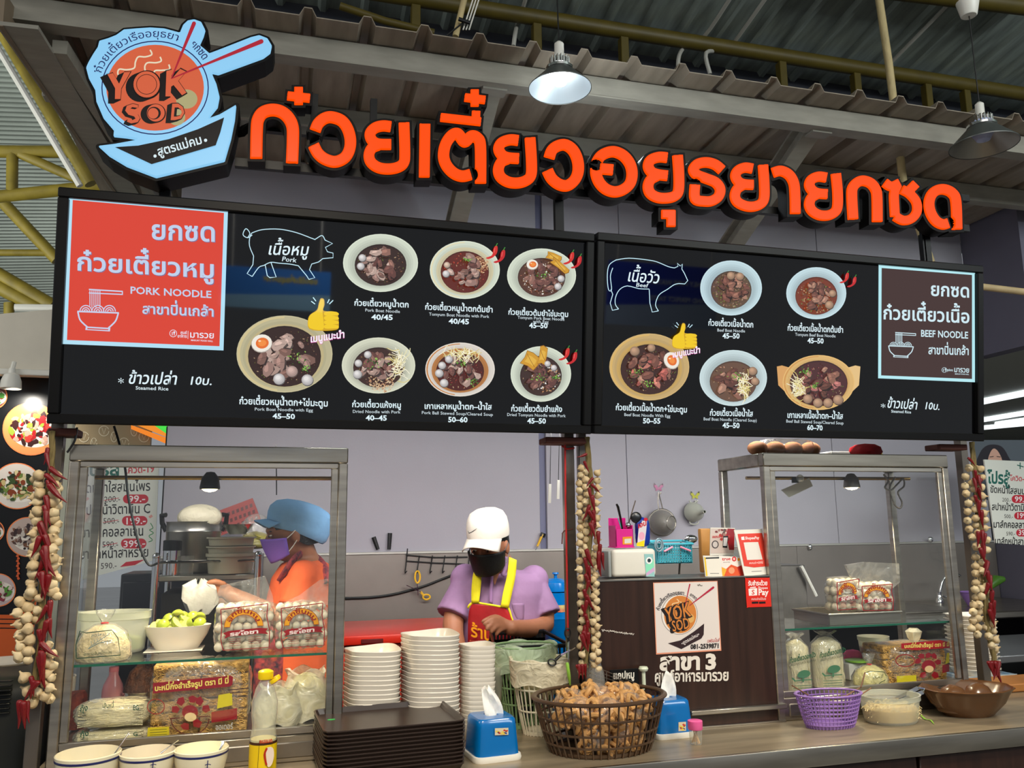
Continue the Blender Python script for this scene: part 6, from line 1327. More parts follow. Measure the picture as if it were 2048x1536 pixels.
A = Art(YP(Y - r * 1.08), .0006); A.text('คนแบก', (519, 1487), (545, 1484), 11, (190, 60, 20), .04)
A.poly(spline([(532, 1500), (538, 1494), (546, 1496), (548, 1510), (544, 1528), (536, 1534), (533, 1520)], 3, True), (226, 206, 190)); A.line(spline([(534, 1496), (529, 1510), (533, 1530)], 3), 4, (170, 40, 20)); A.line([(519, 1480), (515, 1536)], .8, (60, 40, 20))
A.build('label_print', o, vinyl)
# ================================================================== RIGHT-HAND COUNTER THINGS
vio = mat('violet_plastic', (142, 108, 176), .35)
basket('violet_basket', 'violet openwork plastic basket with cut chopsticks in it', 1659, 1386, 1462, 70, .72, 2.325, 44, (.12, .24, .36, .48, .6, .72, .84), vio, sy=.62, wr=.0017, rimr=.005)
o = thing('skewer_sticks', 'thin sticks lying across the violet basket', 'sticks', tuple(at(1660, 1390, 2.36)))
for a in (((1584, 1371), (1616, 1390)), ((1683, 1397), (1722, 1374)), ((1722, 1374), (1730, 1345)), ((1712, 1396), (1742, 1376))): MB().tube([at(a[0][0], a[0][1], 2.33), at(a[1][0], a[1][1], 2.34)], .0022, 6).build('stick', mat('dark_stick', (120, 84, 60), .6), o)
def tub(label, cx, ytop, yb, rpx, Y, z0, sy=.8, fill=None, fh=.5, cat='tub'):
    c = at(cx, ytop, Y); R_ = rpx * mpp(c); h = c.z - z0; b = Vector((c.x, Y, z0)); o = thing('plastic_tub', label, cat, tuple(b))
    MB().lathe([(.001, .002), (R_ * .8, 0), (R_ * .86, .006), (R_ * .95, h * .75), (R_ * .96, h * .8), (R_ * 1.0, h * .82), (R_ * 1.0, h * .97), (R_ * 1.02, h), (R_ * .96, h), (R_ * .93, h * .8)], 40, b, sy=sy).build('tub_body', tubp, o)
    if fill: MB().lathe([(.001, .006), (R_ * .82, .008), (R_ * (.82 + .1 * fh), h * fh), (.001, h * fh + .004)], 32, b, sy=sy).build('contents', fill, o)
    return o, b, R_, h
o, b, R_, h = tub('cloudy round tub of bean sprouts in yellow water, metal tongs resting in it', 1778, 1388, 1455, 62, 2.32, CT, .8, mat('sprout_water', (206, 170, 90), .2, noise=.2, nscale=20), .5)
m = MB(); rn = random.Random(9)
for k in range(120):
    a = rn.random() * 6.28; q = math.sqrt(rn.random()) * R_ * .86; p = b + Vector((q * math.cos(a), q * .7 * math.sin(a), h * (.48 + .12 * rn.random()))); d = rn.random() * 3; m.tube([p, p + Vector((.012 * math.cos(d), .012 * math.sin(d) * .7, .006)), p + Vector((.02 * math.cos(d + .5), .018 * math.sin(d + .5) * .7, 0))], .0012, 5)
for k in range(40):
    a = PI + rn.random() * PI; q = R_ * .9; z = h * (.1 + .4 * rn.random()); p = b + Vector((q * math.cos(a), q * .7 * math.sin(a), z)); m.tube([p, p + Vector((.008, -.001, .008)), p + Vector((.016, 0, .004 * rn.random()))], .0011, 5)
tag(m.build('bean_sprouts', mat('bean_sprout', (238, 220, 170), .4), o), kind='stuff')
o = thing('tongs', 'shiny metal tongs resting on the sprout tub', 'tongs', tuple(at(1830, 1390, 2.34)))
MB().bar(at(1792, 1398, 2.36), at(1836, 1376, 2.33), .012, .0015, (0, -1, .3)).build('tong_arm', chrome, o); MB().bar(at(1800, 1402, 2.35), at(1846, 1384, 2.32), .012, .0015, (0, -1, .3)).build('tong_arm', chrome, o); MB().tube([at(1836, 1376, 2.33), at(1849, 1378, 2.325), at(1846, 1384, 2.32)], .005, 8).build('tong_bend', chrome, o)
brw = mat('brown_glossy_plastic', (92, 60, 34), .22, spec=.6, coat=.2)
Y = 2.33; c = at(1932, 1376, Y); R_ = 94 * mpp(c); h = c.z - CT + .004; b = Vector((c.x, Y, CT)); o = thing('brown_basin', 'large brown plastic basin with a scalloped rim at the right', 'basin', tuple(b))
MB().lathe([(.001, .002), (R_ * .55, 0), (R_ * .6, .008), (R_ * .8, h * .45), (R_ * .93, h * .85), (R_ * 1.0, h * .97), (R_ * 1.03, h), (R_ * 1.0, h * 1.03), (R_ * .92, h * .93), (R_ * .78, h * .5), (R_ * .5, .012), (.001, .012)], 60, b, sy=.72, fn=lambda t, i: (1 + (.025 * math.cos(9 * t) if i >= 3 and i < 9 else 0), 0)).build('basin_body', brw, o)
for i, (u, lab) in enumerate(((-.35, 'left brown glossy bowl upturned inside the basin'), (.3, 'right brown glossy bowl upturned inside the basin'))):
    p = b + Vector((u * R_, 0, .014)); tag(MB().lathe([(R_ * .36, 0), (R_ * .37, .006), (R_ * .33, h * .5), (R_ * .22, h * .82), (R_ * .08, h * .94), (.001, h * .95)], 28, p, sy=.85).build('upturned_bowl', brw), lab, 'bowl')
tag(MB().tube([on(1842, 1430, CT + .003), on(1850, 1438, CT + .003), on(1862, 1440, CT + .003), on(1868, 1448, CT + .003)], [.002, .004, .003, .001], 6, flat=.3).build('green_scrap', mat('fresh_green', (140, 190, 70), .4)), 'small green leaf scrap on the counter beside the basin', 'leaf')
t_ = thing('side_table', 'grey steel side table beyond the right garlic braid', 'table', (3.0, 2.95, 0)); zt = at(2010, 1322, 2.75).z
MB().rbox(at(1955, 1320, 2.85).x, xr - .03, 2.85, 3.35, zt - .03, zt, .004, 1).build('table_top', mat('grey_steel_top', (120, 124, 128), .35, .7), t_)
for x_ in (at(1990, 1320, 2.9).x, 3.7): MB().rbox(x_, x_ + .03, 2.9, 2.93, 0, zt - .03, .002, 1).build('leg', steel_d, t_)
tag(MB().rbox(at(1978, 1378, 2.6).x, 3.4, 2.55, 2.7, CT + .001, CT + .03, .004, 1).build('wooden_board', mat('orange_wood', (176, 116, 56), .5, noise=.2)), 'orange-brown wooden board at the right edge of the counter', 'board')
# violet bowl and cucumber on the sink counter
p = at(1950, 1190, 3.7); tag(MB().lathe([(.04, -.05), (.075, .02), (.08, .022), (.07, .015), (.036, -.045)], 24, (p.x, 3.7, CZ + .052), cap0=True).build('violet_bowl', vio), 'violet bowl on the sink counter behind the right garlic braid', 'bowl')
p = at(1992, 1160, 3.66); tag(MB().tube([(p.x - .06, 3.66, CZ + .1), (p.x, 3.66, p.z), (p.x + .05, 3.66, p.z + .004)], [.02, .028, .014], 12).build('cucumber', mat('cucumber_green', (74, 120, 40), .4, noise=.3, nscale=20)), 'green cucumber lying on the violet bowl at the sink', 'vegetable')

# ================================================================== BAGS, SHARED SHAPES
def pillow(c, w_, h, d, wr=.004, seed=0, top=1., n=22, m=16, tw=1.):
    mb = MB(); V = []
    for i in range(m + 1):
        v = -1 + 2 * i / m
        for k in range(n):
            t = 2 * PI * k / n; q = (1 - abs(v) ** 5) ** .5 * (1 if v < 0 else (1 - (1 - top) * v)); ex = 3.2
            s = (abs(math.cos(t)) ** ex + abs(math.sin(t)) ** ex) ** (-1 / ex)
            a = wr * math.sin(k * 2.3 + i * 1.7 + seed) * math.cos(i * 1.1 + k * .7); V.append((c[0] + (w_ / 2 * s * math.cos(t) + a) * max(q, .05), c[1] + (d / 2 * s * math.sin(t) + a) * max(q, .05), c[2] + v * h / 2))
    F_ = [(i * n + k, i * n + (k + 1) % n, (i + 1) * n + (k + 1) % n, (i + 1) * n + k) for i in range(m) for k in range(n)]
    F_ += [tuple(reversed(range(n))), tuple(m * n + k for k in range(n))]
    return mb.add(V, F_)
ballm = mat('pork_meatball', (216, 206, 186), .35, noise=.12, nscale=30, sss=.1); _mb = MB().ball((0, 0, 0), 1, 12, 8).build('meatball', ballm); mball = _mb.data; bpy.data.objects.remove(_mb)
def meatball_bag(label, x0, y0, x1, y1, Y, flap, d, nx, nz, grp, full, skew=0., txt=True):
    X0_, X1_, Z0_, Z1_ = rect(x0, y0, x1, y1, Y); w_ = X1_ - X0_; h = Z1_ - Z0_; c = Vector(((X0_ + X1_) / 2, Y + d / 2, (Z0_ + Z1_) / 2)); o = thing('meatball_bag', label, 'bag', (c.x, c.y, Z0_), grp); rn = random.Random(int(x0)); r = w_ / nx / 2 * 1.08
    for j in range(nz):
        for i in range(nx):
            for q in range(2):
                b = bpy.data.objects.new('meatball', mball); COL.objects.link(b); b.parent = o; s = r * rn.uniform(.88, 1.05)
                b.location = ((i + .5 + (.25 if j % 2 else -.12)) * w_ / nx * .96 - w_ / 2 + .002, (-d / 2 + r + q * (d - 2 * r)) + rn.uniform(-.002, .003), (j + .5) * h / nz); b.scale = (s, s, s)
    pillow((c.x, c.y, c.z), w_ * 1.06, h * 1.1, d * 1.12, .003, x0).build('clear_bag', film_clear, o)
    F1 = [at(x, y, Y + d * .5 + .004 * k) for k, (x, y) in enumerate(flap)]; F2 = [p + Vector((0, .012, 0)) for p in F1]; n = len(F1)
    MB().add(F1 + F2, [tuple(range(n)), tuple(reversed(range(n, 2 * n)))] + [(k, (k + 1) % n, n + (k + 1) % n, n + k) for k in range(n)]).build('loose_bag_top', film_clear, o)
    A = Art(YP(Y - d * .07), .001); cr = (150, 26, 34); W_ = x1 - x0; H__ = y1 - y0; g = lambda u, v: (x0 + u * W_, y0 + v * H__ - u * skew)
    A.line([g(.1, .12), g(.5, .08), g(.92, .04)], 1.8, cr); A.line([g(.1, .12), g(.12, .5), g(.1, .75), g(.14, .98)], 1.8, cr); A.line([g(.92, .04), g(.9, .3), g(.95, .6), g(.94, .96)], 1.8, cr); A.line([g(.14, .98), g(.94, .96)], 1.4, cr)
    ar = [g(.5 + .34 * math.cos(t), .5 - .36 * math.sin(t)) for t in [PI * i / 14 for i in range(15)]] + [g(.5 + .24 * math.cos(t), .5 - .25 * math.sin(t)) for t in [PI - PI * i / 14 for i in range(15)]]
    A.poly(ar, (226, 158, 20)); A.line(ar, 1., cr, True)
    ex, ey = g(.5, .5); A.arctext('ลูกชิ้นหมู', (ex, ey + 2), W_ * .255, 160, 22, 11, (150, 40, 10), .03, 1.02)
    A.poly([g(.14, .62), g(.24, .58), g(.78, .54), g(.92, .56), g(.88, .62), g(.93, .68), g(.78, .66), g(.24, .7), g(.16, .74), g(.19, .67)], cr)
    A.text('รสโอชา', g(.26, .69), g(.76, .65), 10.5, (236, 220, 220), .04)
    for k in range(4): A.line([g(.24, .76 + k * .045), g(.45, .75 + k * .045)], .8, cr); A.line([g(.58, .73 + k * .045), g(.8, .72 + k * .045)], .8, cr)
    A.build('bag_print', o, vinyl)
YL = 2.5
meatball_bag('bag of pork meatballs on the left cabinet shelf, beside the lime bowl', 430, 1208, 545, 1303, YL, [(428, 1210), (440, 1172), (530, 1152), (545, 1190), (548, 1212)], .07, 6, 5, 'meatball bags in the left cabinet', True, 5)
meatball_bag('bag of pork meatballs on the left cabinet shelf, against the right post', 552, 1206, 654, 1298, YL, [(548, 1215), (600, 1190), (640, 1160), (656, 1158), (656, 1210)], .07, 6, 5, 'meatball bags in the left cabinet', True, 4)
# steel tray with two bags, right cabinet
zs_ = zRs + .007
tq = [on(x, y, zs_ + .03) for x, y in ((1598, 1195), (1658, 1226), (1798, 1222), (1770, 1196))]
Y0_ = 2.47; xA = at(1658, 1228, Y0_).x; xB = at(1800, 1222, Y0_).x; o = thing('steel_tray', 'brushed steel tray on the glass shelf of the right cabinet', 'tray', (xA, Y0_, zs_)); hh = .034
m = MB(); sx = -.0
for a, b_ in (((xA, Y0_), (xB, Y0_)), ((xA, Y0_ + .2), (xB, Y0_ + .2)), ((xA, Y0_), (xA, Y0_ + .2)), ((xB, Y0_), (xB, Y0_ + .2))):
    m.bar((a[0], a[1], zs_ + hh / 2), (b_[0], b_[1], zs_ + hh / 2), .003, hh)
m.box(xA, xB, Y0_, Y0_ + .2, zs_, zs_ + .003); m.build('tray_body', steel, o)
MB().tube([(xA - .003, Y0_ - .003, zs_ + hh), (xB + .003, Y0_ - .003, zs_ + hh), (xB + .003, Y0_ + .203, zs_ + hh), (xA - .003, Y0_ + .203, zs_ + hh)], .004, 8, True).build('rolled_rim', steel, o)
meatball_bag('left meatball bag on the steel tray in the right cabinet', 1668, 1158, 1722, 1222, Y0_ + .035, [(1656, 1155), (1690, 1152), (1722, 1156), (1722, 1170), (1664, 1172)], .06, 4, 4, 'meatball bags on the steel tray', True, 3)
meatball_bag('right meatball bag on the steel tray in the right cabinet', 1716, 1166, 1790, 1222, Y0_ + .02, [(1692, 1130), (1730, 1124), (1798, 1127), (1800, 1164), (1786, 1176), (1712, 1172)], .06, 5, 4, 'meatball bags on the steel tray', True, 0)
# ---- noodle things
noodm = mat('white_rice_noodle', (232, 222, 184), .4, noise=.18, nscale=8, stretch=(9, 9, 1.2), bump=.8, bscale=40); noodh = mat('white_noodle_lying', (236, 224, 180), .4, noise=.2, nscale=8, stretch=(1.5, 9, 9), bump=.8, bscale=36)
eggn = mat('egg_noodle', (206, 160, 84), .5, noise=.6, nscale=60, bump=1., bscale=110)
def strands(o, c, w_, h, d, n, seed, m_, vert=True):
    m = MB(); rn = random.Random(seed)
    for k in range(n):
        u = rn.uniform(-.46, .46); f = rn.uniform(.7, 1)
        if vert: P = [(c[0] + u * w_ + rn.uniform(-.004, .004), c[1] - d * .5 + .002 + rn.uniform(0, .006), c[2] + h * (-.46 + .92 * i / 5) * f) for i in range(6)]
        else: P = [(c[0] + w_ * (-.46 + .92 * i / 5), c[1] - d * .48 + rn.uniform(0, .008), c[2] + u * h * .9 + .004 * math.sin(i + k)) for i in range(6)]
        m.tube(spline(P, 2), .0014, 4)
    tag(m.build('noodle_strands', m_, o), kind='stuff')
def flat_pack(label, x0, y0, x1, y1, Y, d, txt):
    X0_, X1_, Z0_, Z1_ = rect(x0, y0, x1, y1, Y); c = ((X0_ + X1_) / 2, Y + d / 2, (Z0_ + Z1_) / 2); o = thing('noodle_pack', label, 'pack', (c[0], c[1], Z0_), 'lying packs of white noodles in the left cabinet')
    pillow(c, X1_ - X0_, (Z1_ - Z0_) * .94, d * .92, .003, 3, n=26).build('noodle_bundle', noodh, o); strands(o, c, (X1_ - X0_) * .92, (Z1_ - Z0_) * .8, d * .9, 26, 5, noodm, False)
    pillow(c, (X1_ - X0_) * 1.03, Z1_ - Z0_, d, .004, 7, n=26).build('clear_wrap', film_clear, o)
    A = Art(YP(Y - .004), .001)
    for (t, p, q, hh_) in txt: A.text(t, p, q, hh_, (30, 80, 60), .02)
    A.build('wrap_print', o, vinyl)
flat_pack('upper lying pack of white rice noodles behind the sauce bowls', 142, 1407, 296, 1462, 2.47, .14, [('กุ้ง', (160, 1424), (176, 1420), 16), ('เส้นหมี่', (205, 1416), (228, 1414), 12), ('EG', (266, 1420), (278, 1420), 14)])
flat_pack('lower lying pack of white rice noodles behind the sauce bowls', 140, 1463, 296, 1505, 2.46, .15, [('กุ้ง', (160, 1474), (178, 1471), 14), ('G', (266, 1472), (276, 1472), 12)])
def egg_bag(label, x0, y0, x1, y1, Y, d, rows, cols, tie=None, pr=True):
    X0_, X1_, Z0_, Z1_ = rect(x0, y0, x1, y1, Y); w_ = X1_ - X0_; h = Z1_ - Z0_; o = thing('egg_noodle_bag', label, 'bag', ((X0_ + X1_) / 2, Y + d / 2, Z0_)); rn = random.Random(int(x0))
    for j in range(rows):
        for i in range(cols):
            cx = X0_ + (i + .5) * w_ / cols; cz = Z0_ + (j + .5) * h / rows; b = MB().rbox(-w_ / cols * .49, w_ / cols * .49, -d * .42, d * .42, -h / rows * .46, h / rows * .46, h / rows * .22, 3)
            b.v = [(cx + x + .0012 * math.sin(z * 900 + x * 700), Y + d / 2 + y, cz + z + .0016 * math.sin(x * 500 + j)) for x, y, z in b.v]; b.build('noodle_cake', eggn, o)
    m = MB()
    for k in range(700):
        a = rn.random() * 6.28; x, z = X0_ + rn.uniform(.03, .97) * w_, Z0_ + rn.uniform(.03, .97) * h; y = Y + d * .08 + rn.uniform(-.002, .002); l = rn.uniform(.004, .008)
        m.tube([(x - l * math.cos(a), y, z - l * math.sin(a) * .6), (x, y - .003, z + .002), (x + l * math.cos(a), y, z + l * .6 * math.sin(a))], .0011, 4, caps=False)
    tag(m.build('loose_noodles', mat('egg_noodle_gold', (226, 180, 96), .45, noise=.3, nscale=40), o), kind='stuff')
    pillow(((X0_ + X1_) / 2, Y + d / 2, (Z0_ + Z1_) / 2 + .006), w_ * 1.05, h * 1.08, d * 1.1, .004, 5, n=28).build('clear_bag', film_clear, o)
    return o, (X0_, X1_, Z0_, Z1_)
o, _ = egg_bag('large bag of golden egg noodle cakes in the left cabinet, red printed band', 300, 1328, 496, 1472, 2.47, .12, 6, 2)
A = Art(YP(2.455), .001); mr = (140, 18, 34); yl = (232, 216, 110)
A.poly([(306, 1366), (462, 1351), (466, 1354), (465, 1369), (460, 1373), (306, 1387)], mr); A.text('บะหมี่กึ่งสำเร็จรูป ตรา มี มี่', (309, 1382), (458, 1366), 15, yl, .03)
A.line([(312 + 17 * math.cos(t), 1413 + 15 * math.sin(t)) for t in [2 * PI * i / 20 for i in range(20)]], 2, (150, 50, 40), True); A.text('เส้นเหนียว', (300, 1415), (325, 1411), 8, (90, 90, 30), .02)
A.line([(342 + 38 * (1 + math.cos(t)), 1437 + 32 * math.sin(t)) for t in [PI * i / 14 for i in range(15)]], 2, (90, 20, 30)); A.line([(340, 1437), (420, 1432)], 2, (90, 20, 30)); A.ell(380, 1424, 16, 14, mr, 20); A.ell(381, 1434, 12, 9, (226, 200, 150), 16)
rr = random.Random(6)
for (x, y) in ((352, 1418), (362, 1402), (385, 1398), (398, 1402), (411, 1418), (370, 1452), (394, 1446)): A.blob(x, y, 9, mr, rr, 5)
A.poly([(437, 1390), (464, 1385), (465, 1410), (434, 1417)], (206, 190, 30)); A.poly([(423, 1424), (474, 1416), (474, 1438), (423, 1445)], mr); A.poly([(296, 1455), (338, 1453), (339, 1476), (294, 1479)], (206, 186, 30))
for k in range(4): A.line([(300, 1460 + k * 5), (334, 1458 + k * 5)], 1, (60, 70, 30))
A.text('ออเดอร์', (431, 1460), (466, 1457), 16, (190, 186, 180), .02)
A.line([(455, 1380), (498, 1376)], 1.6, (50, 20, 30)); A.line([(460, 1386), (498, 1383)], 1.6, (50, 20, 30)); A.poly([(300, 1474), (495, 1462), (495, 1480), (300, 1486)], mr)
A.build('bag_print', o, vinyl)
# bag of shredded noodle with rubber band (left, upper shelf)
def tied_bag(label, cx, ytop, ybot, rpx, Y, m_, neck, band, outline=None, sy=.7, txt=(), z0=None, name='tied_bag', vert=True):
    c = at(cx, ybot, Y); zt = at(cx, neck, Y).z; z0 = z0 if z0 is not None else c.z; h = zt - z0; R_ = rpx * mpp(c); b = Vector((c.x, Y, z0)); o = thing(name, label, 'bag', tuple(b))
    f = lambda t, i: (1 + .02 * math.sin(6 * t + i), 0)
    MB().lathe([(.001, .002), (R_ * .88, .001), (R_ * .97, h * .12), (R_ * .93, h * .45), (R_ * .72, h * .75), (R_ * .35, h * .93), (.001, h * .96)], 30, b, sy=sy, fn=f).build('contents', m_, o)
    MB().lathe([(.001, 0), (R_ * .95, -.0), (R_ * 1.03, h * .12), (R_ * 1.0, h * .45), (R_ * .8, h * .76), (R_ * .4, h * .95), (R_ * .09, h), (R_ * .3, h + .022), (R_ * .36, h + .034)], 30, b, sy=sy, fn=lambda t, i: (1 + .05 * math.sin(9 * t + i * 1.3), .002 * math.sin(4 * t))).build('clear_bag', film_clear, o)
    MB().tube([b + Vector((R_ * .12 * math.cos(t), R_ * .12 * math.sin(t), h)) for t in [2 * PI * k / 10 for k in range(10)]], .0018, 6, True).build('rubber_band', mat('rubber_band_' + band, {'red': (190, 50, 50), 'pink': (226, 110, 130)}[band], .5), o)
    if txt:
        A = Art(YP(Y - R_ * sy * 1.04), .001)
        for fn_ in txt: fn_(A)
        A.build('bag_print', o, vinyl)
    return o
gn = (36, 70, 50)
def t1(A):
    A.line([(153, 1316), (152, 1290), (160, 1262), (172, 1266), (224, 1260), (236, 1276), (241, 1310), (153, 1317)], 1.8, gn)
    for k in range(7): A.line([(178 + k * 6, 1296 - k * 4), (184 + k * 6, 1290 - k * 4), (182 + k * 6, 1282 - k * 2.4)], 1, (100, 130, 140))
    A.line([(176, 1298), (198, 1286), (222, 1281)], 1.4, (90, 120, 130)); A.text('โรงงานเส้นหมี่ชอเฮง', (167, 1311), (224, 1307), 8, gn, .01); A.text('สดใหม่', (182, 1274), (212, 1270), 8, (90, 120, 130), 0)
zsh_ = zLs + .007
tied_bag('tied bag of shredded white noodles on the left cabinet shelf, blue-green print', 204, 1225, 1326, 52, 2.5, mat('shredded_noodle', (226, 208, 164), .5, noise=.25, nscale=40, bump=.8, bscale=90), 1246, 'red', txt=(t1,), z0=zsh_)
tub('large clear round tub on the left cabinet shelf, behind the tied bag', 232, 1222, 1290, 66, 2.66, zsh_, .7, mat('green_water', (150, 160, 110), .3), .35)
# lime bowl
Y = 2.66; c = at(356, 1250, Y); R_ = 63 * mpp(c); h = c.z - zsh_; b = Vector((c.x, Y, zsh_)); o = thing('lime_bowl', 'white oval bowl heaped with cut limes', 'bowl', tuple(b))
MB().lathe([(.001, 0), (R_ * .62, 0), (R_ * .68, h * .12), (R_ * .9, h * .6), (R_ * 1.0, h), (R_ * .95, h), (R_ * .82, h * .6), (.001, h * .3)], 36, b, sy=.6).build('bowl_body', mel, o)
lm = mat('lime_skin', (150, 166, 46), .35, noise=.3, nscale=14); lf_ = mat('lime_flesh', (226, 226, 120), .3, noise=.2, nscale=30); rn = random.Random(12)
for k, (u, v, z, a, dn) in enumerate([(-.62, -.2, .95, .4, 0), (-.42, -.3, 1.05, 1.2, 1), (-.2, -.35, 1.02, .2, 0), (0, -.34, 1.15, .9, 0), (.22, -.33, 1.1, -.5, 0), (.45, -.3, 1.08, 1.6, 0), (.66, -.2, 1.05, 2.2, 1), (-.5, .1, 1.05, .7, 0), (-.28, .05, 1.25, 2.1, 1), (-.02, 0, 1.4, .3, 1), (.2, .02, 1.35, 1.1, 0), (.42, .05, 1.3, -.2, 1), (.62, .1, 1.25, .6, 1), (.1, .3, 1.3, 2, 1), (-.2, .3, 1.2, .1, 0)]):
    p = b + Vector((u * R_, v * R_ * .6, h * z)); l = thing('cut_lime', 'cut lime in the white oval bowl', 'lime', tuple(p), 'cut limes in the white oval bowl'); s = .019
    M_ = Euler((1.1 + rn.uniform(-.5, .5), rn.uniform(-.5, .5), a)).to_matrix().to_4x4() if not dn else Euler((3.0 + rn.uniform(-.5, .5), rn.uniform(-.5, .5), a)).to_matrix().to_4x4()
    M_ = Matrix.Translation(p) @ M_
    MB().lathe([(.001, -s * .9), (s * .5, -s * .78), (s * .87, -s * .45), (s, 0), (s * .96, .001)], 16, M=M_).build('lime_skin', lm, l); MB().lathe([(s * .96, .0012), (s * .5, .0005), (.001, .001)], 16, M=M_).build('lime_flesh', lf_, l)
o = tag(MB().rbox(b.x - R_ * .9, b.x + R_ * .8, Y - .06, Y + .05, zsh_ + .0002, zsh_ + .0012, .0004, 1).build('white_mat', mel), 'white sheet under the lime bowl', 'mat')
# pink bottle, chili tub, steel bowl and white bags below
zb_ = CT + .071; Y = 2.66; b = at(224, 1400, Y); b.z = zb_; H_ = at(224, 1336, Y).z - zb_; r = 20 * mpp(b); o = thing('pink_bottle', 'pink translucent bottle with a printed label in the left cabinet', 'bottle', tuple(b))
MB().lathe([(.001, 0), (r, .002), (r, H_ * .62), (r * .9, H_ * .72), (r * .45, H_ * .88), (r * .42, H_)], 24, b).build('bottle_body', film('pink_film', (226, 150, 160), .35, .1, .8), o); MB().lathe([(r * 1.01, H_ * .1), (r * 1.01, H_ * .5)], 24, b).build('label', mat('pink_label', (196, 150, 150), .5), o); MB().lathe([(r * 1.015, H_ * .5), (r * 1.015, H_ * .52)], 24, b).build('dark_line', mat('maroon', (90, 20, 30), .4), o)
MB().lathe([(r * .46, H_ * .94), (r * .46, H_ * 1.02), (.001, H_ * 1.03)], 20, b).build('cap', mat('pink_cap', (196, 110, 120), .4), o)
Y = 2.68; b = at(155, 1400, Y); b.z = zb_; tag(MB().lathe([(.001, 0), (.03, .002), (.024, .09), (.018, .1), (.001, .1)], 20, b).build('chili_bag', mat('chili_flakes', (150, 50, 16), .5, noise=.6, nscale=60, bump=.6, bscale=80)), 'bag of orange-red chili flakes at the left of the left cabinet', 'bag')
Y = 2.68; b = at(285, 1396, Y); b.z = zb_; R_ = 45 * mpp(b); hb = at(285, 1378, Y).z - zb_; o = thing('steel_bowl', 'steel bowl of fried brown shallots behind the noodle bag', 'bowl', tuple(b))
MB().lathe([(R_ * .5, 0), (R_ * .9, hb * .7), (R_, hb), (R_ * .95, hb), (R_ * .8, hb * .6)], 30, b, cap0=True).build('bowl_body', chrome, o); MB().lathe([(R_ * .9, hb * .85), (R_ * .6, hb * 1.5), (.001, hb * 1.9)], 30, b, fn=lambda t, i: (1 + .05 * math.sin(7 * t), 0)).build('fried_shallots', mat('fried_brown', (92, 50, 22), .5, noise=.7, nscale=60, bump=1., bscale=120), o)
for lab, cx, yt, yb, rp_, Y in (('milky white plastic bag of noodles, right in the left cabinet', 610, 1340, 1478, 46, 2.6), ('milky white plastic bag standing behind the yellow-capped bottle', 555, 1372, 1478, 44, 2.56)):
    b = at(cx, yb, Y); b.z = zb_; h = at(cx, yt, Y).z - zb_; R_ = rp_ * mpp(b); o = thing('white_bag', lab, 'bag', tuple(b))
    fw_ = lambda t, i, s=cx: (1 + .1 * math.sin(3 * t + i * .8 + s) + .04 * math.sin(9 * t + i * 2), .008 * math.sin(4 * t + s))
    MB().lathe([(.001, .003), (R_ * .8, .003), (R_ * .95, h * .25), (R_ * .85, h * .6), (R_ * .4, h * .85), (.001, h * .9)], 30, b, sy=.8, fn=fw_).build('noodle_contents', mat('cream_contents', (226, 216, 160), .5, noise=.3, nscale=25, bump=.8, bscale=50), o)
    MB().lathe([(.001, 0), (R_ * .9, 0), (R_ * 1.04, h * .25), (R_ * .98, h * .6), (R_ * .75, h * .85), (R_ * .85, h), (R_ * .8, h * 1.02)], 36, b, sy=.8, fn=fw_).build('milky_bag', film_milky, o)
# ---- right cabinet, lower shelf
def long_pack(label, cx, yt, yb, rp_, Y, tx):
    b = at(cx, yb, Y); b.z = zb_; h = at(cx, yt, Y).z - zb_; R_ = rp_ * mpp(b); o = thing('rice_noodle_bag', label, 'bag', tuple(b), 'standing bags of rice noodles in the right cabinet')
    MB().lathe([(.001, .002), (R_ * .95, .002), (R_ * .97, h * .6), (R_ * .85, h * .85), (R_ * .4, h * .97), (.001, h)], 28, b, sy=.6).build('noodle_bundle', noodm, o); strands(o, (b.x, b.y + R_ * .0, b.z + h * .45), R_ * 1.5, h * .85, R_ * 1.1, 24, cx, noodm)
    MB().lathe([(R_ * .98, 0), (R_ * 1.03, .01), (R_ * 1.03, h * .6), (R_ * .92, h * .86), (R_ * .5, h * 1.0), (R_ * .3, h * 1.04), (R_ * .7, h * 1.12)], 28, b, sy=.62, fn=lambda t, i: (1 + .03 * math.sin(8 * t + i), .003 * math.sin(5 * t))).build('clear_wrap', film_clear, o)
    A = Art(YP(Y - R_ * .66), .001); x, y = tx; g2 = (30, 90, 60)
    A.text('ก๋วยเตี๋ยวดอกบัว', (x - 25, y + 4), (x + 27, y - 9), 13, g2, .03); A.text('เส้นเล็กสูตรเหนียวนุ่มพิเศษ', (x - 24, y + 11), (x + 27, y), 7, (40, 60, 50), .0)
    A.poly(spline([(x - 10, y + 30), (x - 6, y + 22), (x + 4, y + 18), (x + 14, y + 20), (x + 16, y + 27), (x + 8, y + 33), (x - 4, y + 34)], 2, True), (70, 120, 90)); A.line([(x - 16, y + 40), (x + 2, y + 38), (x + 20, y + 37)], 2, (70, 120, 90)); A.line([(x + 2, y + 30), (x + 2, y + 42)], 3, (70, 120, 90)); A.line([(x - 20, y + 34), (x - 14, y + 40)], 3, (70, 120, 90))
    for k in range(3): A.line([(x - 18, y + 50 + k * 5), (x + 20, y + 48 + k * 5)], 1.2, (70, 110, 90))
    A.build('wrap_print', o, vinyl)
long_pack('standing bag of flat rice noodles against the left post of the right cabinet', 1600, 1278, 1440, 30, 2.52, (1604, 1322))
long_pack('standing bag of flat rice noodles, right one of the pair in the right cabinet', 1662, 1272, 1440, 36, 2.54, (1664, 1312))
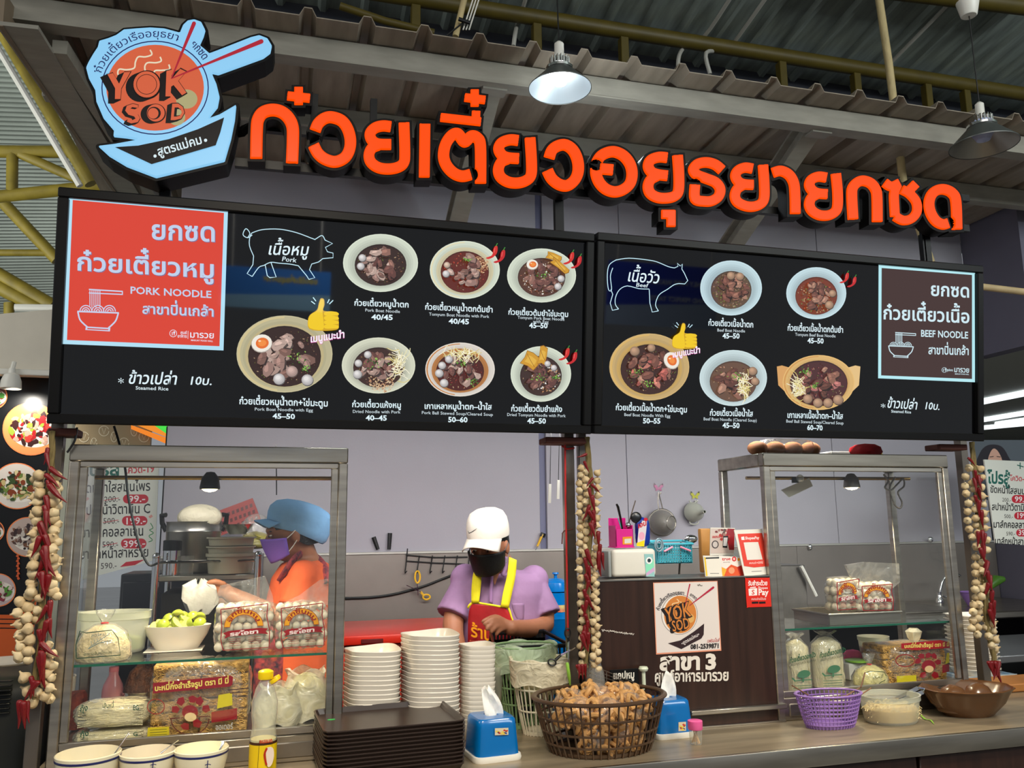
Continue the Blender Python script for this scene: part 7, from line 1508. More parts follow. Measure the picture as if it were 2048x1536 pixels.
def t3(A):
    A.line([(1724, 1372), (1728, 1346), (1740, 1342), (1768, 1344), (1772, 1352)], 1.4, gn); A.text('เส้นหมี่', (1744, 1358), (1766, 1355), 7, gn, .0); A.line([(1752, 1372), (1762, 1364), (1770, 1360)], 1.2, gn)
tied_bag('small tied bag of yellow-white noodles beside the big egg-noodle bag', 1742, 1326, 1376, 38, 2.5, mat('pale_yellow_noodle', (226, 214, 140), .5, noise=.25, nscale=40, bump=.8, bscale=90), 1328, 'red', txt=(t3,), z0=zb_)
o, _ = egg_bag('plump tied bag of egg noodle cakes at the right of the right cabinet', 1772, 1290, 1898, 1372, 2.5, .13, 6, 2)
b = at(1829, 1286, 2.56); MB().lathe([(.05, -.03), (.012, -.002), (.008, 0), (.022, .02), (.026, .04), (.012, .052)], 24, b, fn=lambda t, i: (1 + .12 * math.sin(6 * t + i), 0)).build('twisted_neck', film_milky, o); MB().tube([b + Vector((.009 * math.cos(t), .009 * math.sin(t), 0)) for t in [2 * PI * k / 10 for k in range(10)]], .002, 6, True).build('rubber_band', mat('rubber_band_pink', (226, 110, 130), .5), o)
A = Art(YP(2.485), .001); A.poly([(1802, 1287), (1880, 1280), (1898, 1284), (1900, 1296), (1830, 1300), (1802, 1297)], (170, 16, 30)); A.text('บะหมี่กึ่งสำเร็จรูป ตรา มี มี่', (1808, 1296), (1898, 1292), 10, yl, .03)
A.line([(1810 + 19 * math.cos(t), 1321 + 12 * math.sin(t)) for t in [2 * PI * i / 20 for i in range(20)]], 2, (150, 40, 40), True); A.ell(1857, 1332, 14, 12, mr, 16); A.ell(1858, 1338, 9, 7, (226, 190, 140), 12)
for (x, y) in ((1836, 1322), (1842, 1312), (1856, 1310), (1868, 1312), (1876, 1324), (1846, 1350), (1870, 1350)): A.blob(x, y, 7, mr, rr, 5)
A.poly([(1893, 1306), (1898, 1305), (1898, 1325), (1890, 1328)], (206, 190, 30)); A.poly([(1884, 1330), (1898, 1328), (1898, 1343), (1884, 1346)], mr); A.poly([(1793, 1352), (1832, 1350), (1832, 1366), (1793, 1368)], (206, 190, 40))
A.build('bag_print', o, vinyl)
tub('small cloudy tub of brown liquid in the right cabinet', 1746, 1272, 1320, 31, 2.68, zb_ + .06, .9, mat('brown_liquid', (176, 130, 60), .2), .5)
b = at(1706, 1310, 2.7); tag(MB().lathe([(.001, 0), (.03, 0), (.035, .02), (.02, .036), (.001, .04)], 20, (b.x, 2.7, b.z - .02), fn=lambda t, i: (1 + .08 * math.sin(5 * t + i), 0)).build('pink_sponge', mat('pink_cloth', (226, 80, 130), .7)), 'crumpled pink cloth between the standing bags and the tub', 'cloth')
b = at(1714, 1322, 2.62); tag(MB().lathe([(.001, .004), (.03, .006), (.04, .004), (.041, 0), (.036, -.003), (.001, -.003)], 24, (b.x, 2.62, b.z)).build('green_round_cover', mat('lime_green_plastic', (140, 200, 50), .3)), 'lime green round lid below the pink cloth', 'lid')
o = thing('white_crate', 'white plastic box under the green lid in the right cabinet', 'box', (b.x, 2.66, zb_)); MB().rbox(b.x - .05, b.x + .09, 2.6, 2.7, zb_, b.z - .004, .006, 2).build('box_body', whitep, o)
# things on top of the right cabinet
ztp = zR1 + .001
b = at(1565, 900, 2.55); o = thing('bread_bag', 'clear bag of brown bread on top of the right cabinet', 'bag', (b.x, 2.55, ztp))
for k in range(4): p = (at(1515 + k * 35, 890, 2.55).x, 2.55, ztp + .026); MB().ball(p, .034, 14, 8, 1.1, .9, .75).build('bread_roll', mat('brown_bread', (150, 100, 66), .6, noise=.3, nscale=12), o)
pillow((b.x + .01, 2.55, ztp + .031), .21, .062, .1, .006, 4).build('clear_bag', film_clear, o)
b = at(1730, 890, 2.52); tag(MB().lathe([(.001, 0), (.045, .001), (.05, .015), (.045, .032), (.03, .042), (.001, .046)], 26, (b.x, 2.52, ztp), sx=1.15, fn=lambda t, i: (1 + .07 * math.sin(4 * t + i * 1.4), 0)).build('red_cloth', mat('red_cloth', (176, 18, 24), .7, noise=.4, nscale=10, bump=.5, bscale=20)), 'folded bright red cloth on top of the right cabinet', 'cloth')
b = at(1756, 900, 2.55); tag(MB().ball((b.x, 2.55, ztp + .012), .012, 12, 8, 1.2).build('yellow_fruit', mat('yellow_green', (190, 180, 40), .5)), 'small yellow-green item beside the red cloth', 'fruit')
b = at(1675, 900, 2.56); tag(MB().rbox(b.x - .05, b.x + .035, 2.53, 2.6, ztp, ztp + .018, .003, 1).build('styrofoam_box', whitep), 'white foam lid between bread bag and red cloth', 'lid')
# ================================================================== THINGS ON THE BROWN PANEL
zp_ = zt_ + .005; Y = 2.45
P0 = thing('panel_shelf', 'narrow steel ledge behind the top of the brown panel', 'shelf', (1.25, 2.5, zt_ - .02)); MB().rbox(x0 + .0, x1, 2.451, 2.66, zt_ - .014, zt_, .002, 1).build('ledge', steel_d, P0); MB().box(x0 + .02, x0 + .04, 2.62, 2.64, CT, zt_ - .014).build('leg', steel_d, P0); MB().box(x1 - .06, x1 - .04, 2.62, 2.64, CT, zt_ - .014).build('leg', steel_d, P0)
X0_, X1_, Z0_, Z1_ = rect(1226, 1098, 1313, 1156, 2.52); o = thing('white_box', 'white rounded appliance box with an iridescent sticker, behind the brown panel', 'box', ((X0_ + X1_) / 2, 2.55, zp_))
MB().rbox(X0_, X1_, 2.52, 2.64, zp_, Z1_, .012, 4).build('box_body', whitep, o); MB().rbox(X0_ - .012, X0_ - .001, 2.53, 2.63, zp_, Z1_ - .006, .004, 2).build('side_grip', mat('grey_side', (150, 156, 156), .4), o)
A = Art(YP(2.52), .001); A.poly([(1288, 1108), (1306, 1108), (1309, 1153), (1292, 1153)], (150, 200, 200)); A.poly([(1291, 1130), (1307, 1118), (1308, 1134), (1292, 1146)], (140, 226, 190)); A.poly([(1292, 1146), (1308, 1134), (1309, 1142), (1293, 1152)], (206, 170, 210)); A.ell(1298, 1121, 6.5, 7, (240, 244, 244)); A.ell(1298, 1121, 3.6, 4, (40, 60, 70)); A.build('sticker_print', o, vinyl)
pk = mat('magenta_plastic', (216, 36, 140), .35); X0_, X1_, Z0_, Z1_ = rect(1232, 1058, 1267, 1097, 2.54); zq = Z0_ + .0
zq = at(1250, 1098, 2.52).z + .003
o = thing('cutlery_holder', 'magenta cutlery holder full of utensils on the white box', 'holder', ((X0_ + X1_) / 2, 2.57, zq)); hq = Z1_ - zq
for a in ((X0_, X1_, 2.54, 2.543, zq, zq + hq), (X0_, X1_, 2.6, 2.603, zq, zq + hq * 1.6), (X0_, X0_ + .003, 2.54, 2.6, zq, zq + hq * 1.2), (X1_ - .003, X1_, 2.54, 2.6, zq, zq + hq * 1.2), (X0_ - .003, X1_ + .003, 2.537, 2.606, zq, zq + .004)): MB().rbox(*a, .001, 1).build('holder_wall', pk, o)
A = Art(YP(2.54), .001); A.poly([(1245, 1074), (1264, 1073), (1264, 1089), (1245, 1089)], (230, 150, 40)); A.poly([(1249, 1078), (1262, 1077), (1262, 1086), (1249, 1087)], (216, 216, 206)); A.build('label_print', o, vinyl)
def ut(name, label, pts, r_, m_, Y=2.57, grp='utensils in the magenta holder'): return tag(MB().tube([at(x, y, Y) for x, y in pts], r_, 8, flat=.6).build(name, m_), label, name.replace('_', ' ').split()[-1], grp)
ut('black_knife', 'black-handled knife standing in the magenta holder', [(1233, 1008), (1236, 1014), (1241, 1036), (1246, 1070)], [.005, .0065, .0055, .004], blackp)
ut('steel_ladle', 'steel ladle with dark round bowl leaning in the magenta holder', [(1271, 1001), (1264, 1024), (1258, 1045), (1252, 1075)], [.002, .002, .002, .002], mat('worn_handle', (96, 82, 70), .5))
tag(MB().ball(at(1272, 1035, 2.56), .019, 18, 10, 1.05, .45, 1).build('ladle_bowl', mat('dark_steel', (70, 70, 72), .3, .9)), 'dark round ladle bowl beside the detergent bag', 'ladle')
ut('teal_straw', 'thin teal straw in the magenta holder', [(1236, 1036), (1240, 1048), (1247, 1070)], [.002, .002, .002], mat('teal_plastic', (70, 170, 160), .4)); tag(MB().ball(at(1256, 1050, 2.55), .009, 12, 8).build('steel_spoon', chrome), 'shiny spoon tip in the magenta holder', 'spoon', 'utensils in the magenta holder')
p = at(1290, 1097, 2.55); zq2 = zq; o = thing('detergent_bag', 'blue, white and yellow detergent bag standing on the white box', 'bag', (p.x, 2.56, zq2)); hb = at(1290, 1034, 2.55).z - zq2
pillow((p.x, 2.565, zq2 + hb / 2), .048, hb, .03, .002, 2).build('bag_body', mat('blue_foil', (20, 50, 150), .25), o)
A = Art(YP(2.549), .0015); A.poly([(1274, 1090), (1277, 1056), (1284, 1042), (1294, 1040), (1292, 1062), (1288, 1092)], (222, 214, 220)); A.text('เอน', (1275, 1057), (1293, 1050), 14, (196, 30, 50), .04); A.ell(1283, 1072, 6, 8, (236, 170, 196)); A.poly([(1273, 1086), (1289, 1080), (1288, 1093), (1273, 1092)], (240, 214, 30)); A.ell(1291, 1039, 4, 3.5, (206, 40, 60)); A.build('bag_print', o, vinyl)
# hooks, strainer, funnel, teal basket, ladle, block
def hook(label, x, y, col):
    Yh = WY - .004; o = thing('butterfly_hook', label, 'hook', tuple(at(x, y, Yh))); A = Art(YP(Yh), .0015)
    for s_ in (-1, 1): A.poly(spline([(x, y + 3), (x + s_ * 8, y - 7), (x + s_ * 9, y), (x + s_ * 5, y + 4), (x + s_ * 6, y + 9), (x, y + 6)], 2, True)[::s_], col); A.poly([(x + s_ * 5, y - 4), (x + s_ * 8.5, y - 7), (x + s_ * 8.5, y - 2)][::s_], (20, 18, 24))
    A.build('butterfly_print', o, vinyl); p = at(x, y + 12, Yh); MB().tube([p, p + Vector((0, -.02, -.01)), p + Vector((0, -.03, 0))], .003, 6).build('hook_wire', whitep, o)
hook('purple butterfly hook on the wall, above the hanging strainer', 1317, 973, (150, 50, 110)); hook('yellow-green butterfly hook on the wall, above the grey funnel', 1390, 989, (170, 170, 40))
Yh = WY - .06; mesh_m = film('wire_mesh', (150, 146, 138), .35, .4, .3, .2, 200)
o = thing('strainer', 'round wire strainer hanging by its handle from the purple hook', 'strainer', tuple(at(1318, 985, Yh))); ra = 26 * mpp(at(1325, 1045, Yh))
ca = at(1324, 1045, Yh); Mq = Matrix.Translation(ca) @ Euler((PI / 2, .35, -.35)).to_matrix().to_4x4()
MB().tube([Mq @ Vector((ra * math.cos(t), ra * math.sin(t), 0)) for t in [2 * PI * k / 32 for k in range(32)]], .005, 8, True).build('rim', steel, o)
MB().lathe([(ra * .98, 0), (ra * .9, .05), (ra * .6, .1), (ra * .2, .125), (.001, .128)], 32, M=Mq).build('mesh_bowl', mesh_m, o)
MB().tube([at(1317, 986, Yh), at(1322, 1005, Yh), at(1326, 1020, Yh)], .003, 6).tube([at(1317, 986, Yh), at(1316, 1005, Yh), at(1318, 1022, Yh)], .003, 6).build('handle', steel, o); MB().tube([at(1343 + 9 * math.cos(t), 1046 + 14 * math.sin(t), Yh - .12) for t in [2 * PI * k / 16 for k in range(16)]], .003, 6, True).build('rest_loop', steel, o)
fm = mat('pale_grey_funnel', (176, 178, 166), .4); o = thing('funnel', 'pale grey funnel hanging on the wall under the yellow-green hook', 'funnel', tuple(at(1391, 1000, WY - .05))); cb = at(1393, 1024, WY - .07); rf = 20 * mpp(cb); Mf = Matrix.Translation(cb + Vector((0, .04, 0))) @ Euler((PI / 2, .45, .0)).to_matrix().to_4x4()
MB().lathe([(rf, 0), (rf * .98, .01), (rf * .85, .04), (rf * .5, .07), (rf * .2, .09), (rf * .17, .13), (rf * .13, .13), (rf * .12, .125)], 30, M=Mf).build('cone_body', fm, o); MB().tube([at(1386 + 7 * math.cos(t), 1001 + 5 * math.sin(t), WY - .03) for t in [PI * k / 8 for k in range(9)]], .004, 6).build('hang_loop', fm, o); MB().tube([at(1388 + 9 * math.cos(t), 1043 - 6 * math.sin(t), WY - .03) for t in [-PI * k / 8 for k in range(9)]], .004, 6).build('lower_loop', fm, o)
teal = mat('teal_basket', (70, 170, 184), .4); Yt = 2.9; X0_, X1_, Z0_, Z1_ = rect(1314, 1088, 1384, 1126, Yt); o = thing('teal_basket', 'teal perforated basket with pink handles hanging behind the brown panel', 'basket', ((X0_ + X1_) / 2, Yt, Z0_))
m = MB(); nx, nz = 14, 7
for i in range(nx + 1): x_ = X0_ + (X1_ - X0_) * i / nx; m.box(x_ - .0015, x_ + .0015, Yt, Yt + .003, Z0_, Z1_); m.box(x_ - .0015, x_ + .0015, Yt + .08, Yt + .083, Z0_, Z1_)
for j in range(nz + 1): z_ = Z0_ + (Z1_ - Z0_) * j / nz; m.box(X0_, X1_, Yt, Yt + .003, z_ - .0016, z_ + .0016); m.box(X0_, X1_, Yt + .08, Yt + .083, z_ - .0016, z_ + .0016)
tag(m.build('perforated_side', teal, o), kind='stuff'); MB().box(X0_, X1_, Yt, Yt + .083, Z0_ - .002, Z0_ + .002).build('bottom', teal, o); MB().box(X0_, X0_ + .003, Yt, Yt + .08, Z0_, Z1_).box(X1_ - .003, X1_, Yt, Yt + .08, Z0_, Z1_).build('end_wall', teal, o)
MB().tube([(X0_ - .004, Yt - .004, Z1_), (X1_ + .004, Yt - .004, Z1_), (X1_ + .004, Yt + .087, Z1_ + .01), (X0_ - .004, Yt + .087, Z1_ + .01)], .004, 8, True).build('rim', teal, o)
pkh = mat('pale_pink_plastic', (232, 140, 160), .4)
for a, b_ in (((1328, 1103), (1345, 1094)), ((1361, 1094), (1381, 1102))): MB().tube([at(a[0], a[1], Yt - .01), at(b_[0], b_[1], Yt - .01)], .004, 8).build('handle', pkh, o)
o = thing('grey_whisk_ring', 'grey oval ring utensil hanging on the left of the teal basket', 'utensil', tuple(at(1318, 1090, Yt - .03)))
for q_ in (1, .6): MB().tube([at(1318 + 8 * q_ * math.cos(t), 1090 + 13 * q_ * math.sin(t), Yt - .02) for t in [2 * PI * k / 18 for k in range(18)]], .003, 6, True).build('ring', mat('grey_rubber', (110, 130, 136), .5), o)
o = thing('serving_spoon', 'large steel serving spoon hanging right of the teal basket', 'spoon', tuple(at(1380, 1080, Yt + .05))); MB().ball(at(1382, 1078, Yt + .05), .026, 18, 10, 1.1, .35, .62).build('spoon_bowl', chrome, o); MB().tube([at(1362, 1084, Yt + .05), at(1360, 1120, Yt + .06), at(1358, 1152, Yt + .07)], .004, 6).build('handle', steel_d, o)
p = at(1412, 1075, 2.62); X0_, X1_, Z0_, Z1_ = rect(1402, 1057, 1424, 1096, 2.62); tag(MB().rbox(X0_, X1_, 2.62, 2.645, zp_, Z1_, .006, 2).build('wooden_block', mat('bamboo_block', (190, 136, 70), .5, noise=.2, nscale=10)), 'upright wooden block behind the brochures', 'block')
def card(label, quad, Y, items, name='display_card', lean=.03):
    pl = Plane((0, Y, zp_), (1, 0, 0), (0, lean * 4, 1)); o = thing(name, label, 'card', tuple(pl.hit(*quad[-1])), 'payment cards on the brown panel'); F1 = [pl.hit(*q) for q in quad]; F2 = [p_ - pl.n * .003 for p_ in F1]
    MB().add(F1 + F2, [tuple(range(4)), tuple(range(7, 3, -1))] + [(k, (k + 1) % 4, 4 + (k + 1) % 4, 4 + k) for k in range(4)]).build('card_board', whitep, o, False)
    A = Art(pl, .0006)
    for f_ in items: f_(A)
    A.build('card_print', o, vinyl)
def c1f(A):
    A.poly([(1422, 1057), (1469, 1058), (1467, 1106), (1421, 1107)], (206, 190, 182)); A.poly([(1455, 1057), (1469, 1058), (1468, 1100), (1458, 1100), (1452, 1070)], (150, 30, 40)); rr = random.Random(2)
    for k in range(16): A.blob(1428 + 30 * rr.random(), 1060 + 20 * rr.random(), 3, rr.choice([(120, 50, 50), (90, 70, 66), (180, 60, 60), (160, 120, 110)]), rr)
    A.text('สแกนจ่าย', (1424, 1076), (1446, 1075), 7, (190, 40, 40), .03); A.poly([(1446, 1072), (1456, 1072), (1454, 1096), (1445, 1095)], (30, 30, 34)); A.poly([(1447, 1075), (1455, 1075), (1453, 1092), (1446, 1092)], (210, 210, 214)); A.ell(1430, 1089, 7, 8, (70, 60, 60)); A.ell(1430, 1089, 5, 6, (200, 190, 186))
def c2f(A):
    A.poly([(1411, 1118), (1438, 1117), (1443, 1151), (1414, 1151)], (228, 222, 210)); A.poly([(1408, 1113), (1411, 1116), (1415, 1152), (1412, 1152)], (230, 190, 40)); A.line([(1420, 1147), (1438, 1147)], 1, (60, 60, 60)); A.poly([(1411, 1115), (1438, 1114), (1438, 1117), (1411, 1118)], (60, 60, 60))
def c3f(A):
    A.poly([(1439, 1112), (1487, 1116), (1489, 1152), (1443, 1152)], (232, 222, 214)); A.text('true', (1444, 1121), (1461, 1120), 8.5, (196, 40, 40), .03); A.text('money', (1446, 1126), (1460, 1125), 4, (90, 40, 40), 0); A.ell(1468, 1118, 4.5, 5, (206, 50, 50)); A.ell(1468, 1118, 2, 2.4, (240, 200, 190)); A.ell(1477, 1119, 2.5, 3, (236, 150, 30))
    A.poly([(1443, 1134), (1452, 1138), (1462, 1129), (1475, 1134), (1489, 1128), (1489, 1152), (1444, 1152)], (216, 84, 40)); A.poly([(1443, 1134), (1453, 1139), (1448, 1152), (1444, 1152)], (240, 170, 50)); A.poly([(1474, 1134), (1489, 1128), (1489, 1152), (1480, 1152)], (176, 40, 30)); A.ell(1463, 1141, 6, 6.5, (230, 150, 110))
def c4f(A):
    A.poly([(1475, 1068), (1524, 1066), (1539, 1132), (1508, 1135), (1488, 1132)], (220, 64, 48)); A.text('ShopeePay', (1490, 1079), (1518, 1078), 8, (250, 236, 232), .02); A.poly([(1482, 1074), (1488, 1073), (1489, 1080), (1483, 1080)], (250, 236, 232))
    A.poly([(1487, 1085), (1516, 1084), (1525, 1119), (1494, 1120)], (226, 220, 212)); A.text('สแกนจ่ายได้ที่นี่', (1498, 1128), (1526, 1127), 5.5, (250, 220, 214), .01); A.line([(1503, 1143), (1523, 1142)], .8, (120, 110, 110))
card('brochure with a phone picture, upper left of the payment cards', [(1421, 1055), (1470, 1056), (1468, 1110), (1420, 1111)], 2.5, [c1f])
card('small framed white card, lower left of the payment cards', [(1406, 1111), (1440, 1112), (1445, 1153), (1411, 1153)], 2.44, [c2f])
card('white and orange card between the framed card and the red tent card', [(1438, 1111), (1489, 1115), (1490, 1153), (1441, 1153)], 2.455, [c3f])
card('tall red tent card, rightmost of the payment cards', [(1468, 1060), (1524, 1058), (1541, 1148), (1489, 1152)], 2.44, [c4f])
# ================================================================== KITCHEN BACKGROUND
redp = mat('red_orange_plastic', (206, 44, 26), .35, noise=.08, nscale=3)
Y = 3.2; X0_, X1_, Z0_, Z1_ = rect(655, 1266, 1012, 1300, Y); o = thing('red_cooler', 'large red plastic cooler chest behind the bowl stacks', 'cooler', ((X0_ + X1_) / 2, Y + .25, 0)); 
MB().rbox(X0_, X1_, Y, Y + .5, Z1_ - .035, Z1_, .008, 2).build('lid', redp, o); MB().rbox(X0_ + .01, X1_ - .01, Y + .012, Y + .49, Z1_ - .06, Z1_ - .036, .003, 1).build('seal_gap', mat('dark_red_gap', (90, 12, 10), .5), o); MB().rbox(X0_, X1_, Y + .005, Y + .5, .05, Z1_ - .06, .008, 2).build('chest_body', redp, o)
p = at(745, 1276, Y); MB().rbox(p.x - .042, p.x + .04, Y - .003, Y + .004, Z1_ - .03, Z1_ - .014, .002, 1).build('handle_recess', mat('dark_red_gap', (90, 12, 10), .5), o)
Y = 3.3; c = at(1112, 1200, Y); R_ = 27 * mpp(c); z0_ = .8; o = thing('blue_pail', 'blue lidded pail with a floral band behind the man', 'pail', (c.x, Y, z0_)); zt = at(1112, 1150, Y).z
MB().lathe([(R_ * .85, 0), (R_ * .95, at(1112, 1238, Y).z - z0_), (R_ * 1.0, at(1112, 1236, Y).z - z0_), (R_ * .96, at(1112, 1228, Y).z - z0_), (R_ * .98, at(1112, 1184, Y).z - z0_)], 30, (c.x, Y, z0_), cap0=True).build('pail_body', blue, o); bh = z0_
MB().lathe([(R_ * 1.03, 0), (R_ * 1.03, .008), (R_ * .9, .035), (R_ * .5, .05), (R_ * .12, .052), (R_ * .12, .065), (R_ * .25, .068), (R_ * .22, .075), (.001, .076)], 30, (c.x, Y, at(1112, 1182, Y).z)).build('lid', blue, o)
z1 = at(1112, 1222, Y).z; z2_ = at(1112, 1208, Y).z; MB().lathe([(R_ * .985, 0), (R_ * .99, z2_ - z1)], 30, (c.x, Y, z1)).build('floral_band', mat('floral_band', (200, 190, 120), .4, noise=1, nscale=30, col2=(190, 40, 60)), o)
tag(MB().rbox(c.x - .07, c.x + .3, Y - .15, Y + .2, .3, z0_ - .002, .005, 1).build('kitchen_stool', steel_d), 'steel stand under the blue pail', 'stand')
Yw = WY - .03; o = thing('hook_rack', 'black wire hook rack on the splash back, left of the man', 'rack', tuple(at(870, 1115, Yw)))
MB().tube([at(812, 1110, Yw), at(870, 1115, Yw), at(935, 1114, Yw)], .003, 6).build('upper_wire', blackp, o); MB().tube([at(812, 1122, Yw), at(870, 1126, Yw), at(930, 1128, Yw)], .003, 6).build('lower_wire', blackp, o)
for i, x in enumerate((812, 836, 862, 887, 912, 937)): MB().tube([at(x + 3, (1097 if i in (0, 5) else 1111), Yw), at(x, 1130, Yw), at(x - 2, 1143, Yw - .01), at(x - 2, 1146, Yw - .02), at(x + 2, 1142, Yw - .025)], .003, 6).build('hook', blackp, o)
ylp = mat('yellow_handle_plastic', (226, 176, 40), .4); o = thing('kitchen_shears', 'yellow-handled scissors hanging from the wire hook rack', 'scissors', tuple(at(834, 1150, Yw - .02))); Yx = Yw - .03
MB().tube([at(835 + 5 * math.cos(t), 1154 + 12 * math.sin(t), Yx) for t in [2 * PI * k / 16 for k in range(16)]], .0045, 6, True).build('handle', ylp, o); MB().tube([at(853 + 7 * math.cos(t), 1194 + 5 * math.sin(t), Yx) for t in [2 * PI * k / 16 for k in range(16)]], .0045, 6, True).tube([at(847, 1191, Yx), at(841, 1183, Yx)], .006, 6).build('handle', ylp, o)
MB().bar(at(834, 1168, Yx), at(836, 1190, Yx), .014, .003, (1, 0, 0)).build('blade', chrome, o); MB().bar(at(842, 1184, Yx), at(812, 1170, Yx), .012, .003, (0, 0, 1)).build('blade', chrome, o)
tag(MB().tube(spline([at(640, 1196, Yw), at(720, 1196, Yw), at(780, 1190, Yw), at(840, 1175, Yw), at(880, 1160, Yw), at(925, 1142, Yw)], 4), .006, 8).build('wall_cable', blackp), 'black cable swooping across the splash back left of the man', 'cable')
for i, (pts, lab, m_) in enumerate(((((747, 1074), (756, 1099)), 'slanted black knife handle tucked behind the splash back', blackp), (((780, 1066), (778, 1099)), 'upright black knife handle tucked behind the splash back', blackp), (((1085, 1069), (1074, 1094)), 'yellow and black tool handle tucked behind the splash back, right of the man', ylp))):
    o = thing('knife_handle', lab, 'knife', tuple(at(pts[1][0], pts[1][1], Yw + .01)), 'handles tucked behind the splash back'); MB().tube([at(pts[0][0], pts[0][1], Yw + .01), at(pts[1][0], pts[1][1], Yw + .01)], [.011, .009], 10, flat=.6).build('handle', m_, o)
    if i == 2: MB().tube([at(1087, 1066, Yw + .008), at(1084, 1074, Yw + .008)], .014, 10, flat=.6).build('cap', blackp, o); MB().bar(at(1074, 1092, Yw + .01), at(1070, 1100, Yw + .01), .02, .004).build('blade', chrome, o)
for x_, y_, lab in ((1620, 1094, 'grey clip on the splash back edge inside the right cabinet view'), (1861, 1079, 'round chrome wall knob at the splash back edge, right')):
    tag(MB().ball(at(x_, y_, Yw), .018, 12, 8, .7 if x_ < 1700 else 1, .6).build('wall_clip' if x_ < 1700 else 'wall_fixture', chrome), lab, 'clip' if x_ < 1700 else 'knob')
# steel appliance seen through the right cabinet
p = at(1590, 1150, 3.5); X0_, X1_, Z0_, Z1_ = rect(1566, 1130, 1616, 1260, 3.4); o = thing('steel_appliance', 'steel box appliance with a slanted white hose, seen through the right cabinet', 'appliance', ((X0_ + X1_) / 2, 3.5, .9)); MB().rbox(X0_ - .1, X1_, 3.4, 3.7, .9, Z1_, .006, 1).build('box_body', steel_d, o); MB().tube([at(1602, 1132, 3.38), at(1616, 1160, 3.38), at(1632, 1192, 3.38)], .009, 8).build('white_hose', whitep, o)
tag(MB().rbox(X0_ - .2, X1_ + .1, 3.38, 3.75, .1, .898, .01, 1).build('back_table', steel_d), 'steel table under the appliance behind the right cabinet', 'table')
# foam bowls behind the right cabinet
Y = 2.9; c = at(1938, 1228, Y); n = 14; pr_ = thing('foam_bowl', 'x', 'bowl'); R_ = 38 * mpp(c); MB().lathe([(R_ * .7, 0), (R_ * .95, .045), (R_ * 1.02, .047), (R_ * 1.02, .05), (R_ * .93, .05), (R_ * .68, .004), (.001, .004)], 28, fn=lambda t, i: ((abs(math.cos(t)) ** 5 + abs(math.sin(t)) ** 5) ** (-.2), 0)).build('bowl_body', mel, pr_)
for k in range(n):
    lab = nth(n - 1 - k) + ' white bowl from the top of the stack behind the right cabinet post'; loc = (c.x, Y, c.z - .05 - (n - 1 - k) * .016)
    if k == n - 1: lab = 'topmost white bowl of the stack behind the right cabinet post'
    if k == 0: pr_.location = loc; pr_['label'] = lab; pr_['group'] = 'white bowls behind the right cabinet'
    else: dup(pr_, loc, random.uniform(-.02, .02), lab, 'white bowls behind the right cabinet')
zfb = c.z - .05 - (n - 1) * .016; tag(MB().rbox(c.x - .14, c.x + .1, Y - .1, Y + .16, CT + .001, zfb - .001, .01, 2).build('wrapped_carton', mat('blue_wrap', (70, 130, 170), .4, noise=.6, nscale=12, col2=(200, 196, 186))), 'blue and white wrapped carton under the bowl stack', 'carton')
tag(MB().rbox(c.x - .25, at(1950, 1320, 2.85).x, 2.81, 3.1, .1, CT, .004, 1).build('rear_stand', steel_d), 'steel stand behind the counter at the right', 'stand')
# steel rack with pots behind the left cabinet
Y = 3.15; o = thing('steel_rack', 'steel shelf rack behind the left cabinet, in front of the woman', 'rack', (at(420, 1160, Y).x, Y, 0)); xa, xb = at(312, 1130, Y).x, at(516, 1130, Y).x; zz0 = at(410, 1150, Y).z; zz1 = at(410, 1123, Y).z
for x_ in (xa, xb): MB().tube([(x_, Y, 0), (x_, Y, zz1 + .015)], .013, 12).ball((x_, Y, zz1 + .02), .014, 12, 8).build('upright', chrome, o)
for x_ in (xa, xb): MB().tube([(x_, Y + .35, 0), (x_, Y + .35, zz1 + .015)], .013, 12).build('upright', chrome, o)
MB().tube([(xa, Y, zz1), (xb, Y, zz1)], .005, 8).build('guard_rail', chrome, o); MB().rbox(xa, xb, Y, Y + .35, zz0 - .02, zz0, .003, 1).build('shelf', steel, o)
MB().rbox(xa + .02, xb - .02, Y + .02, Y + .33, .2, zz0 - .06, .004, 1).build('lower_box', mat('void_dark', (14, 14, 15), .7), o)  # near-black box fills the space below the shelf to keep it dark
Yp = 3.36; c = at(385, 1120, Yp); R_ = 52 * mpp(c); zt = at(380, 1046, Yp).z; hp = zt - zz0; o = thing('stock_pot', 'large aluminium stock pot with black handles on the rack', 'pot', (c.x, Yp, zz0))
MB().lathe([(.001, .002), (R_ * .97, .002), (R_, .01), (R_, hp * .8), (R_ * 1.02, hp * .82), (R_, hp * .84), (R_, hp), (R_ * 1.03, hp + .004), (R_ * .98, hp + .004), (R_ * .96, hp * .5), (.001, hp * .45)], 40, (c.x, Yp, zz0 + .001)).build('pot_body', mat('aluminium_pot', (176, 172, 166), .3, .9, .2, 4), o)
for s_ in (-1, 1): MB().tube([Vector((c.x + s_ * R_ * 1.0, Yp, zt - .03)), Vector((c.x + s_ * R_ * 1.16, Yp, zt + .0)), Vector((c.x + s_ * R_ * 1.18, Yp - .01, zt + .03)), Vector((c.x + s_ * R_ * 1.02, Yp - .02, zt + .03))], .009, 8).build('handle', blackp, o)
tag(MB().ball((at(400, 1030, Yp - .03).x, Yp - .03, zt + .02), .08, 20, 12, 1, .8, .62).build('white_sack', mat('creamy_sack', (216, 206, 180), .5, noise=.2, nscale=12, bump=1., bscale=25)), 'cream plastic sack piled on the stock pot', 'bag')
Yq = 3.22; c = at(462, 1100, Yq); R_ = 46 * mpp(c)
